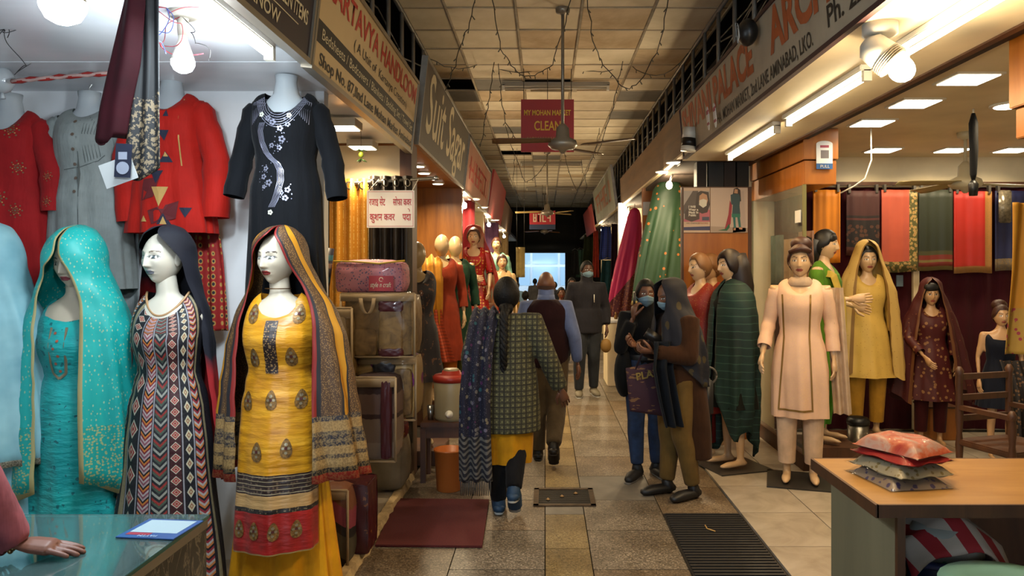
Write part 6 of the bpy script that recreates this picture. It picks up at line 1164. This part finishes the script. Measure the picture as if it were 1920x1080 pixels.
for z in (.58, .72, .86): quick('back_rail', M_wood3, lambda m: m.b2((-.22, .19, z), (.22, .215, z+.04)), t, smooth=False)
for s in (-1, 1): quick('arm_rest', M_wood3, lambda m: m.b2((s*.22-.02, -.22, .66), (s*.22+.02, .2, .69)), t, smooth=False)
fan(1810, 6.1, 0, 'cream ceiling fan inside the right shop', (185, 5, 95), .26, 2.75, mat('fan_cream', 'b8a878', .4), mat('fan_cream_motor', 'b8ac8c', .4))
p = P(1825, 205, 5.2); t = thing('hanging_umbrella', 'black folded umbrella hanging from the right shop ceiling', 'umbrella', (p.x, 5.2, 2.75)); quick('canopy', cloth('umbrella_black', '0c0c0d', .7), lambda m: m.tube([(0, 0, -.03), (.0, 0, -.1), (.004, 0, -.3), (.0, 0, -.46), (0, 0, -.5)], [.012, .03, .028, .022, .012], 10), t); quick('tassel', M_black, lambda m: m.tube([(0, 0, -.5), (0, 0, -.53), (.0, 0, -.61)], [.014, .034, .028], 8), t); quick('hook', M_lampw, lambda m: m.tube([(0, 0, 0), (0, 0, -.05)], .007, 6), t)
tag(quick('near_header', M_wood2, lambda m: (m.b2((2.13, 3, 2.36), (2.7, 3.4, 2.745), bev=.004), m.b2((2.15, 3.02, 2.22), (2.7, 3.38, 2.355), bev=.004)), smooth=False), 'veneer header box at the upper right corner', 'header')
t = thing('hanging_dupatta', 'yellow cloth with pink printed hem hanging at the right edge', 'dupatta', P(1915, 380, 4.2)); drape([(.06, 0, 0), (.05, 0, -.4), (.02, 0, -.86)], .24, (1, 0, 0), fold=.02, kf=2).build('cloth', mat('yellow_pink', fn=lambda q: q.mix(q.m('LESS_THAN', q.xyz(q.co())[2], -.6), S('a8740c'), q.mix(q.m('LESS_THAN', q.vor(q.co(), 30, 'Distance'), .3), S('9a7a2c'), S('8c2a3c'))), rough=.7), t, solid=.003); quick('cord', M_lampw, lambda m: m.tube([(.06, 0, 0), (.06, 0, 2.75-P(0, 380, 4.2).z)], .004, 5), t)
# --- table with packed clothes, tub under it
M_top = mat('table_veneer', fn=lambda q: q.ramp(q.noise(q.scale(q.co(), (1.2, 8, 1)), 2, 5, .6, .5), [(.3, '8f6630'), (.7, 'a27a42')]), rough=.4)
t = thing('sales_table', 'wooden sales table with dark edge in the lower right corner', 'table', (1.24, 2.76, .012))
quick('top', M_top, lambda m: m.b2((0, 0, .715), (1.9, .66, .738)), t, smooth=False); quick('edge_band', M_wood3, lambda m: (m.b2((-.006, -.012, .69), (1.9, 0, .7385)), m.b2((-.012, -.012, .69), (0, .66, .7385)), m.b2((-.006, .66, .69), (1.9, .67, .7385))), t, smooth=False)
quick('side_panel', mat('grey_laminate', fn=woodfn('6a6650', '7c775e', .5), rough=.5), lambda m: m.b2((.075, .02, 0), (.1, .64, .69)), t, smooth=False); quick('front_post', M_wood3, lambda m: m.b2((.075, .0, 0), (.105, .02, .69)), t, smooth=False); quick('back_panel', M_wood3, lambda m: m.b2((.1, .62, 0), (1.9, .64, .69)), t, smooth=False); quick('lower_shelf', M_wood3, lambda m: m.b2((.1, .03, .2), (1.9, .62, .22)), t, smooth=False)
def garpack(lab, c, w, d_, h, rz, cols, seed):
    t = thing('garment_packet', lab, 'clothes packet', c, rz, 'packed clothes stacked on the sales table'); random.seed(seed)
    def pf(q, w, d_, z0, h, n=14, r=.006): q.grid(lambda u, v: V((w*(u-.5), d_*(v-.5), z0+h*(1-abs(2*u-1)**6)*(1-abs(2*v-1)**6)+r*sin(u*13+seed)*sin(v*11+seed))), n, n); q.grid(lambda u, v: V((w*(u-.5), d_*(v-.5), z0)), 2, 2, flip=True)
    quick('folded_garment', cols, lambda q: pf(q, w*.9, d_*.9, .001, h), t); quick('clear_sleeve', M_plast, lambda q: pf(q, w, d_, .0005, h*1.12, 20, .007), t)
M_pk1 = mat('packed_red_orange', fn=lambda q: q.ramp(q.noise(q.co(), 9, 3, .6, 1), [(.3, '8c1c14'), (.45, 'a85030'), (.6, 'a08478'), (.75, '9c3a24')]), rough=.5); M_pk2 = mat('packed_cream', fn=lambda q: brocade(q, q.co(), S('8a8068'), S('6a5a30'), 40, .3), rough=.5); M_pk3 = mat('packed_violet', fn=lambda q: brocade(q, q.co(), S('7c6a58'), S('3a3050'), 30, .3), rough=.5)
c0 = P(1685, 880, 3.1)
for i, (m_, l, h_) in enumerate(((M_pk3, 'bottom clear packet of printed cloth on the sales table', .04), (M_pk2, 'middle clear packet of cream embroidered cloth', .045), (mat('packed_red', '8c1414', .5), 'thin red packet near the top of the stack', .025), (M_pk1, 'top clear packet of coral and orange cloth', .05))): garpack(l, (c0.x+.01*i-.01, 3.08+.012*i, .7515+(0, .044, .094, .122)[i]), .3-.01*i, .34, h_, .15+.12*i, m_, i)
t = thing('plastic_tub', 'blue rimmed tub with printed lid under the sales table', 'tub', (P(1778, 0, 2.95).x, 2.98, .232)); quick('body', mat('tub_blue', '1f3f74', .35), lambda m: m.lathe([(.12, 0), (.15, .22), (.155, .23)], n=28, sy=.8), t); quick('rim', mat('tub_rim', '3a4a8c', .35), lambda m: m.lathe([(.155, .22), (.178, .23), (.178, .25), (.15, .252)], n=28, sy=.8), t); quick('lid_dome', mat('tub_white', fn=lambda q: q.mix(q.m('LESS_THAN', q.vor(q.co(), 22, 'Distance'), .2), S('8a8f8c'), S('4a7a6a')), rough=.3), lambda m: m.lathe([(.15, .25), (.145, .33), (.12, .37), (.03, .38)], n=28, sy=.8), t)
p = P(1778, 0, 2.95); tag(quick('striped_cloth', mat('red_white_stripe', fn=lambda q: bands(q, fr(q, q.m('MULTIPLY', q.m('ADD', q.xyz(q.co())[0], q.m('MULTIPLY', q.xyz(q.co())[1], .4)), 8)), [(0, '8c1c24'), (.5, 'a59a90')]), rough=.8), lambda m: m.grid(lambda u, v: V((p.x-.2+.4*u, 2.98-.15+.28*v, .635-.11*(2*u-1)**2-.13*max(0, .35-v)*2+.012*sin(u*11+v*5))), 20, 14), solid=.006), 'red and white striped cloth lying over the plastic tub', 'cloth')
t = thing('teal_box', 'pale teal plastic box at the bottom edge before the tub', 'box', (P(1850, 0, 2.7).x, 2.53, .012)); quick('body', mat('teal_plastic', '5a8078', .4), lambda m: m.lathe([(.2, 0), (.23, .48), (.24, .5), (.22, .515)], n=8), t, smooth=False); quick('lid', mat('teal_lid', '6a948a', .4), lambda m: m.lathe([(.24, .51), (.24, .525), (.16, .532), (.15, .525), (.02, .525)], n=24), t)
# --- mats, drain
t = thing('door_mat', 'plain dark red mat on the lane floor at left', 'mat', (0, 0, .003)); a, b, c, d = [P(x, y, F*H/(y-VY)) for x, y in ((745, 938), (917, 940), (904, 1028), (703, 1026))]
M_rm = mat('red_mat', fn=lambda q: q.ramp(q.noise(q.co(), 160, 2), [(.3, '3c0d0c'), (.7, '581513')]), rough=.95); quick('pile', M_rm, lambda m: m.add([(q.x, q.y, 0) for q in (a, b, c, d)]+[(q.x, q.y, .012) for q in (a, b, c, d)], [(4, 7, 6, 5), (0, 1, 5, 4), (1, 2, 6, 5), (2, 3, 7, 6), (3, 0, 4, 7)]), t, smooth=False)
t = thing('rubber_mat', 'black ribbed rubber mat on the lane floor at right', 'mat', (.78, 3.2, .003)); quick('base', M_black, lambda m: m.b2((0, 0, 0), (.5, 1.68, .008)), t, smooth=False)
rb = MB(); rb.box((0, 0, .011), (.48, .02, .008)); rb = rb.mesh('rib', mat('rubber_rib', '1c1a19', .55))
for i in range(42): obj('rib', rb, t, (.25, .02+.04*i, 0))
t = thing('drain_grate', 'rusty metal drain grate set in the lane floor', 'drain', (.0, 0, 0)); a = P(1000, 917, F*H/414); b = P(1112, 950, F*H/447); x0, x1, y0, y1 = -.08, .35, b.y, a.y
for q in (((x0, y0), (x1, y0+.035)), ((x0, y1-.035), (x1, y1)), ((x0, y0), (x0+.035, y1)), ((x1-.035, y0), (x1, y1))): quick('frame', mat('rusty_iron', '4a3a28', .8, .4, var=(20, .4)), lambda m: m.b2((q[0][0], q[0][1], 0), (q[1][0], q[1][1], .009)), t, smooth=False)
quick('pit', M_dark, lambda m: m.b2((x0+.03, y0+.03, 0), (x1-.03, y1-.03, .002)), t, smooth=False); sl_ = MB(); sl_.b2((x0+.03, -.007, .002), (x1-.03, .007, .008)); sl_ = sl_.mesh('slat', mat('grate_iron', '2a231b', .7, .4))
n_ = int((y1-y0-.07)/.026)
for i in range(n_): obj('slat', sl_, t, (0, y0+.045+.026*i, 0))
random.seed(2)
for i in range(3): x, y = x0+.1+.1*i, y0+.12+.07*i; tag(quick('dry_leaf', mat('leaf_tan', '8a6a40', .8), lambda m: m.grid(lambda u, v: V((x+.035*(u-.5)*(1-abs(2*v-1)), y+.05*(v-.5), .012+.006*sin(u*3))), 4, 6), solid=.001), ['leftmost', 'middle', 'rightmost'][i]+' dry leaf scrap lying on the drain grate', 'leaf', 'leaf scraps on the drain')
tag(quick('thread_scrap', M_tan, lambda m: m.tube([P(1322, 992, F*H/489)+V((0, 0, .024)), P(1326, 998, F*H/495)+V((0, 0, .022)), P(1333, 1001, F*H/498)+V((0, 0, .024)), P(1341, 1003, F*H/500)+V((0, 0, .022))], .004, 5)), 'scrap of beige thread lying on the black mat', 'thread')
# ---------------------------------------------------------------- people in the lane
M_hairb = mat('person_hair', '070505', .6, spec=.25, bump=(90, .5)); M_mask = mat('face_mask', '6f8c9c', .7); BR1, BR2, BR3 = S('5a3826'), S('6e4630'), S('4c2e20')
def shoes(t, J, k, m, sole=None, inf=.012):
    for s in (-1, 1):
        sh = quick('shoe', m, lambda q: vol(q, J, ('foot',), inf, k, sides=(s,)), t)
        if sole:
            an, to = J['an', s], J['toe', s]; d = (to-an); hd = V((d.x, d.y, 0)).normalized(); dn = V((0, 0, -1)); lo = an+dn*.075*k; tt = to+dn*.028*k
            quick('sole', sole, lambda q: q.tube([lo-hd*.05*k, lo+hd*.02, tt-hd*.03, tt+hd*.04*k], [.035*k, .042*k, .045*k, .032*k], 10, flat=((0, 0, 1), .3), rnd=True), sh)
# --- woman walking away: checked coat, shawl, braid
k = .925; t = thing('person', 'woman walking away in olive checked coat with a long braid and shawl', 'person', (P(949, 0, 5.0).x, 5.0, 0), pi)
J = joints(k, pel=(0, 0, .87), waist=(0, .0, 1.0), chest=(0, -.01, 1.18), neck=(0, -.02, 1.325), head=(.0, -.045, 1.445), sh_l=(-.17, -.01, 1.28), sh_r=(.17, -.01, 1.28), el_l=(-.28, .03, 1.03), wr_l=(-.37, -.05, .8), el_r=(.24, .02, 1.03), wr_r=(.22, -.08, .82), kn_l=(-.075, -.03, .47), an_l=(-.06, .2, .2), toe_l=(-.07, .12, .07), kn_r=(.075, .0, .46), an_r=(.045, .06, .08), toe_r=(.06, -.1, .03))
body(t, J, k, BR1, dict(n=48), ((-1, dict(n=V((-.3, 1, 0)), curl=.3)), (1, {})), pitch=.05)
def coatfn(q):
    x, y, z = q.xyz(q.co()); g = []
    for a in (x, z): f = fr(q, q.m('MULTIPLY', a, 14)); g.append(q.m('MAXIMUM', q.m('LESS_THAN', f, .12), q.band(f, .45, .55)))
    c = q.mix(q.m('MAXIMUM', g[0], g[1]), q.ramp(q.noise(q.co(), 60, 2), [(.35, '34331f'), (.65, '504c30')]), S('1f1d14')); f2 = fr(q, q.m('MULTIPLY', x, 28)); f3 = fr(q, q.m('MULTIPLY', z, 28)); return q.mix(q.m('MULTIPLY', q.band(f2, .35, .65), q.band(f3, .35, .65)), c, S('6a6644'))
wear(t, 'checked_coat', mat('checked_coat', fn=coatfn, rough=.85), J, k, ('torso', 'arm'), .034, .012, arm_end=.92, extra=lambda b: b.rings([ringz(z, rx, ry, 0, cy) for z, rx, ry, cy in ((.54, .235, .17, .0), (.7, .23, .17, 0), (.88, .215, .165, 0), (1.02, .19, .15, 0), (1.14, .19, .14, 0))]))
skirt(.33, .7, (.17, .13), (.19, .14), fold=.008, kf=6).build('yellow_kurta', cloth('yellow_kurta', 'a87406', .75), t)
wear(t, 'trousers', cloth('black_trousers', '0c0b0d', .85), J, k, ('leg',), .024); shoes(t, J, k, mat('blue_sneaker', '12324c', .6), mat('white_sole', '8f8f8a', .6))
quick('hair', M_hairb, lambda m: (hair_cap(m, J['head'], .95, 0, .05, .02, .55, -.3, -1.0), m.ell(J['head']+V((0, .07, -.085)), (.05, .045, .045))), t)
bp = [J['head']+V((.0, .085, -.07))]+[V((.008, .12+.05*min(1, i/5)-.012*max(0, i-6), 1.36-.048*i)) for i in range(1, 14)]
quick('braid', M_hairb, lambda m: [m.tube([p+V((.014*cos(i*1.3+o*2.1), .008*sin(i*1.3+o*2.1), 0)) for i, p in enumerate([bp[j//2].lerp(bp[min(j//2+1, 13)], .5*(j % 2)) for j in range(26)])], [.021-.0005*i for i in range(26)], 7, rnd=True) for o in range(3)], t)
def shawlfn(q):
    v = q.xyz(q.co('UV'))[1]; d = q.vor(q.co(), 24, 'Distance'); c = q.xyz(q.vor(q.co(), 24, 'Color'))[0]; fl = q.ramp(c, [(0, '5e5a58'), (.3, '4a1c48'), (.5, '6a6250'), (.7, '1f4a52'), (.85, '5c5868')], 'CONSTANT'); b = q.mix(q.m('LESS_THAN', d, .3), brocade(q, q.co(), S('0d0d24'), S('5c5a60'), 75, .2), fl)
    r = q.wave(q.co(), 9, 6, 2, typ='RINGS'); return q.mix(q.m('GREATER_THAN', v, .82), b, q.mix(q.m('GREATER_THAN', r, .55), S('14141f'), S('5a5650')))
drape([(.16, -.2, 1.0), (.16, -.16, 1.22), (.14, -.04, 1.36), (.14, .13, 1.29), (.17, .21, 1.1), (.19, .24, .8), (.19, .24, .5), (.185, .22, .25)], .18, (1, 0, 0), fold=.014, kf=3, n=30, m=60, taper=(.9, 1.2)).build('shawl', mat('floral_shawl', fn=shawlfn, rough=.85), t, solid=.004)
quick('fringe', mat('shawl_fringe', '3a3836', .9), lambda m: [m.tube([(.09+.012*i, .225+.01*sin(i*2), .26), (.088+.012*i, .225, .2), (.09+.012*i+.004*sin(i), .22, .16)], [.004, .0035, .002], 4) for i in range(17)], t)
# --- bald man walking away
k = .955; t = thing('person', 'balding man walking away in maroon sleeveless sweater and khaki trousers', 'person', (P(1024, 0, 6.3).x, 6.3, 0), pi)
J = joints(k, el_l=(-.24, .06, 1.05), wr_l=(-.27, -.02, .82), el_r=(.23, .04, 1.06), wr_r=(.25, -.06, .84), kn_l=(-.09, .0, .45), an_l=(-.06, .3, .2), toe_l=(-.065, .24, .07), kn_r=(.08, -.06, .47), an_r=(.07, -.02, .08), toe_r=(.08, -.17, .03), head=(0, -.03, 1.49))
body(t, J, k, BR2, dict(n=48), pitch=.06); wear(t, 'shirt', cloth('pale_blue_shirt', '5e6a8c', .75), J, k, ('torso', 'arm', 'neck'), .022, .013, arm_end=.9); wear(t, 'sweater_vest', cloth('maroon_knit', '200a0e', .9), J, k, ('torso',), .042, .012, extra=lambda b: b.rings([ringz(.84, .19, .15), ringz(.95, .205, .16), ringz(1.1, .19, .15)]))
wear(t, 'trousers', cloth('khaki_trousers', '4c3f2c', .85), J, k, ('leg',), .032, .014); shoes(t, J, k, mat('dark_shoe', '14100d', .5), mat('dark_sole', '1c1612', .8)); quick('shirt_collar', cloth('pale_blue_shirt', '5e6a8c'), lambda m: m.lathe([(.068, 1.335), (.074, 1.37), (.068, 1.405)], n=20, cap=False), t, solid=.006)
quick('hair', mat('grey_stubble', '4a3226', .8), lambda m: m.grid(lambda u, v: J['head']+.955*hp(-pi+.9+(2*pi-1.8)*u+pi, -.75+.75*v, .004, True) if False else J['head']+.94*hp(1.35+3.58*u, -.8+.72*v, .004, True), 24, 8), t)
# --- masked man coming towards the camera
k = 1.02; t = thing('person', 'masked man in dark grey shirt and trousers walking towards the camera', 'person', (P(1100, 0, 9.46).x, 9.46, 0), .1)
J = joints(k, el_r=(.25, .04, 1.13), wr_r=(.25, -.05, .9), el_l=(-.24, .05, 1.14), wr_l=(-.24, -.03, .9), kn_l=(-.1, -.06, .5), an_l=(-.1, .0, .085), toe_l=(-.12, -.14, .03), kn_r=(.09, -.02, .5), an_r=(.1, .06, .1), toe_r=(.12, -.08, .03))
body(t, J, k, BR3, dict(n=56), yaw=.15); wear(t, 'shirt', cloth('charcoal_shirt', '1e1d22', .8), J, k, ('torso', 'arm', 'neck'), .028, .014, arm_end=.93, extra=lambda b: b.rings([ringz(.8, .2, .15), ringz(.95, .2, .15), ringz(1.1, .18, .14)])); wear(t, 'trousers', cloth('grey_jeans', '25282c', .85), J, k, ('leg',), .026); shoes(t, J, k, mat('tan_sneaker', '6a6250', .7), mat('white_sole'))
quick('face_mask', M_mask, lambda m: face_mask(m, J['head'], 1.0, .15), t, solid=.002); quick('hair', M_hairb, lambda m: hair_cap(m, J['head'], 1.0, .15, 0, .01), t); quick('pen', M_lampw, lambda m: m.tube([(.07, -.16, 1.3), (.07, -.165, 1.2)], .005, 6), t)
tag(quick('paper_bag', mat('brown_packet', '7a5a24', .7), lambda m: m.ell(P(1136, 648, 9.4), (.07, .06, .09))), 'small brown packet in the hand of the masked man', 'packet')
# --- girl on the phone
k = .915; t = thing('person', 'masked girl in black top and blue jeans holding a phone to her ear', 'person', (P(1211, 0, 5.77).x, 5.77, 0), .15)
J = joints(k, el_l=(-.22, -.06, 1.02), wr_l=(-.135, -.12, 1.255), el_r=(.22, .04, 1.03), wr_r=(.17, -.14, .94), an_l=(-.07, .0, .08), toe_l=(-.16, -.12, .03), an_r=(.1, .05, .08), toe_r=(.13, -.1, .03), head=(-.01, -.03, 1.43))
body(t, J, k, BR1, dict(n=72), ((-1, dict(d=V((.15, .1, 1)), n=V((-1, -.3, .1)), side=1, curl=.75)), (1, dict(curl=.6))), yaw=-.12)
wear(t, 'black_top', cloth('black_knit', '08080b', .9), J, k, ('torso', 'arm', 'neck'), .02, .012, arm_end=.86); wear(t, 'jeans', mat('blue_denim', fn=lambda q: q.ramp(q.noise(q.co(), 14, 4), [(.3, '0d1a30'), (.7, '1d3252')]), rough=.85), J, k, ('leg',), .02, .013, leg_end=.93, extra=lambda b: b.rings([ringz(.8, .165, .12), ringz(.88, .17, .125), ringz(.97, .15, .11)]))
shoes(t, J, k, mat('black_sneaker', '0c0b0c', .6), mat('grey_sole', '5a5652', .6)); quick('belt', M_black, lambda m: m.lathe([(.158, .925), (.16, .945), (.157, .965)], n=24, sy=.78, cap=False), t); quick('buckle', M_steel, lambda m: m.b2((-.025, -.135, .93), (.025, -.127, .962)), t)
quick('face_mask', M_mask, lambda m: face_mask(m, J['head'], .92, -.12), t, solid=.002); quick('hair', M_hairb, lambda m: (hair_cap(m, J['head'], .92, -.12, 0, .014, .6, -.1, -.9), m.tube([J['head']+V((.0, .08, .03)), J['head']+V((.03, .12, -.08)), J['head']+V((.04, .1, -.25))], [.05, .045, .02], 10)), t)
tag(quick('mobile_phone', M_black, lambda m: m.box(V((P(1211, 0, 5.77).x-.1, 5.77-.075, 1.375)), (.012, .07, .14), rot=MX.Rotation(.2, 3, 'X'))), 'black phone held to the ear of the girl', 'phone')
tag(quick('shoulder_bag', cloth('black_bag', '09090b', .8), lambda m: (m.ell((P(1170, 0, 5.72).x, 5.74, .82), (.075, .11, .19)), m.tube([(P(1178, 0, 5.7).x, 5.74, .98), (P(1192, 0, 5.7).x, 5.66, 1.2), (P(1196, 0, 5.7).x, 5.78, 1.33)], .012, 6))), 'black shoulder bag hanging at the hip of the phone girl', 'bag')
# --- woman in brown coat with headscarf looking at a phone
k = .915; t = thing('person', 'woman in brown coat and dark headscarf looking at her phone', 'person', (P(1268, 0, 5.29).x, 5.29, 0), -1.15)
J = joints(k, el_l=(-.2, -.06, 1.02), wr_l=(-.1, -.26, 1.08), el_r=(.2, -.03, 1.02), wr_r=(.08, -.25, 1.05), an_l=(-.09, -.02, .08), toe_l=(-.1, -.18, .03), an_r=(.09, .08, .08), toe_r=(.12, -.08, .03), head=(0, -.06, 1.43))
body(t, J, k, BR2, dict(n=72), ((-1, dict(d=V((.2, -1, .25)), n=V((-.6, 0, -1)), side=-1, curl=.8)), (1, dict(d=V((-.2, -1, .2)), n=V((.6, 0, -1)), side=1, curl=.8))), pitch=.28)
wear(t, 'brown_coat', cloth('brown_wool', '321c0c', .9), J, k, ('torso', 'arm'), .032, .013, arm_end=.88, extra=lambda b: b.rings([ringz(z, rx, ry, 0, cy) for z, rx, ry, cy in ((.28, .19, .12, .13), (.5, .19, .12, .12), (.75, .19, .14, .07), (.9, .18, .15, .03), (1.0, .165, .14, .02), (1.1, .165, .13, .02))])); wear(t, 'khaki_trousers', cloth('khaki_cotton', '5c4620', .85), J, k, ('leg',), .026, leg_end=.95); shoes(t, J, k, mat('black_flats', '0e0c0c', .5), None, .01)
def scf(q): return q.mix(q.m('LESS_THAN', q.vor(q.scale(q.co(), (1, 1, .6)), 12, 'Distance'), .24), S('0b0c18'), q.mix(q.m('GREATER_THAN', q.noise(q.co(), 10, 2), .55), S('3a3014'), S('151c30')))
veil([(1.565, 0, -.03, .015, .02, 4, 4), (1.55, 0, -.04, .06, .08, 6, 6), (1.51, 0, -.055, .095, .12, 34, 34), (1.43, 0, -.05, .11, .125, 46, 46), (1.35, 0, -.03, .12, .13, 34, 34), (1.27, 0, -.01, .19, .14, 10, 10), (1.12, 0, .01, .225, .165, 8, 8), (.98, 0, .04, .22, .17, 40, 40), (.8, 0, .06, .2, .16, 100, 100)], fold=.012, seed=71).build('headscarf', mat('dark_floral_scarf', fn=scf, rough=.8), t, solid=.004); quick('face_mask', M_mask, lambda m: face_mask(m, J['head'], .92, 0, .28), t, solid=.002)
c = P(1226, 632, 5.2); tag(quick('mobile_phone', M_black, lambda m: m.box(c, (.07, .012, .13), rot=MX.Rotation(-1.0, 3, 'Y'))), 'dark phone held out by the woman in brown', 'phone')
c = P(1216, 726, 5.2); t = thing('tote_bag', 'purple printed cloth bag hanging from the arm of the woman in brown', 'bag', c, .15)
quick('sack', mat('purple_print', fn=lambda q: q.mix(q.m('GREATER_THAN', q.noise(q.scale(q.co(), (6, 6, 22)), 2, 2), .62), S('30101f'), S('6a4a2c')), rough=.8), lambda m: (m.grid(lambda u, v: V((-.14+.28*u-.03*v+.02*u*v, -.03*sin(pi*u)*sin(pi*v)-.02, -.16+.3*v+.1*u*(v-.5))), 14, 14), m.grid(lambda u, v: V((-.14+.28*u-.03*v+.02*u*v, .03*sin(pi*u)*sin(pi*v)-.02, -.16+.3*v+.1*u*(v-.5))), 14, 14, flip=True)), t, solid=.004); text('lettering', 'PLAZA', mat('bag_gold', '7a6428', .6), t, frame((1, 0, .18), (-.1, 0, 1), (-.1, -.055, .06)), .07, .22, bold=.002)
quick('strap', cloth('bag_strap', '1c1018', .8), lambda m: m.tube([(-.1, -.02, .13), (-.02, -.0, .3), (.06, .02, .36), (.1, -.01, .17)], .008, 6), t)
tag(drape([P(1246, 640, 5.12), P(1240, 690, 5.08), P(1250, 745, 5.1), P(1262, 800, 5.12)], .17, (1, .4, 0), fold=.03, kf=2, taper=(1.1, .7)).build('folded_jacket', cloth('dark_navy_jacket', '0a1018', .85), solid=.012), 'dark navy jacket folded over the arm of the woman in brown', 'jacket')
c = P(1328, 730, 5.35); t = thing('handbag', 'grey handbag with a ring handle behind the woman in brown', 'handbag', c); quick('body', mat('grey_leather', '1c1c1e', .5), lambda m: m.b2((-.05, -.05, -.19), (.03, .06, .08), bev=.02), t); quick('handle', mat('grey_strap', '4a4640', .5), lambda m: m.tube([(.0+.06*cos(a), 0, .1+.06*sin(a)) for a in [2*pi*i/18 for i in range(19)]], .008, 6), t); quick('strap', mat('grey_strap'), lambda m: m.tube([(-.02, 0, .08), (-.08, -.02, .35), (-.14, -.04, .58)], .008, 6), t)
# --- people farther down the lane
def walker(lab, px, ytop, d, rz, k, top, bot, skin=BR1, hair=True, n=32, female=False):
    zt = P(0, ytop, d).z; k = zt/1.7 if k is None else k; t = thing('person', lab, 'person', (P(px, 0, d).x, d, 0), rz); J = joints(k, kn_l=(-.09*k, -.06, .5*k), an_l=(-.09*k, -.1, .09), toe_l=(-.1*k, -.24, .04), an_r=(.09*k, .08, .1), toe_r=(.1*k, -.05, .03))
    body(t, J, k, skin, dict(n=n), vox=.02); wear(t, 'shirt', top, J, k, ('torso', 'arm'), .028, .018, arm_end=.9, extra=lambda b: b.rings([ringz(z*k, rx*k, ry*k) for z, rx, ry in ((.5 if female else .82, .22, .17), (.95, .2, .15), (1.1, .17, .13))])); wear(t, 'trousers', bot, J, k, ('leg',), .025, .018); shoes(t, J, k, M_black)
    if hair: quick('hair', M_hairb, lambda m: hair_cap(m, J['head'], k*.98, 0, 0, .014), t)
M_dj = cloth('dark_jeans', '14161c', .85)
walker('man in cream shirt facing the left shops beyond the braided woman', 905, 540, 10.6, -2.4, None, cloth('cream_shirt', '8f7a60', .8), M_dj); walker('dark-haired man in black facing the camera beside the beige gown', 948, 511, 13.2, .1, None, cloth('black_jacket', '0c0c10', .85), M_dj); walker('person in yellow beyond the balding man', 985, 545, 12.8, pi, None, cloth('yellow_tunic', '9c7a3c', .8), M_dj, female=True)
walker('person in pale blue shirt by the hanging beige cloth', 968, 528, 17, 2.6, None, cloth('sky_shirt', '5f7c94', .8), M_dj); walker('woman in red with grey scarf behind the masked man', 1052, 538, 11.6, .2, None, cloth('red_tunic', '8a1a14', .8), M_dj, female=True); walker('dark-clothed person close behind the masked man', 1072, 520, 13, .0, None, cloth('dark_tunic', '15131a', .85), M_dj, female=True)
walker('person in dark clothes near the bright lane end', 1040, 528, 18.5, pi, None, cloth('slate_shirt', '2a2e38', .8), M_dj); walker('distant person at the mouth of the lane', 1003, 522, 22, pi, None, cloth('grey_shirt', '4a4a4c', .8), M_dj)
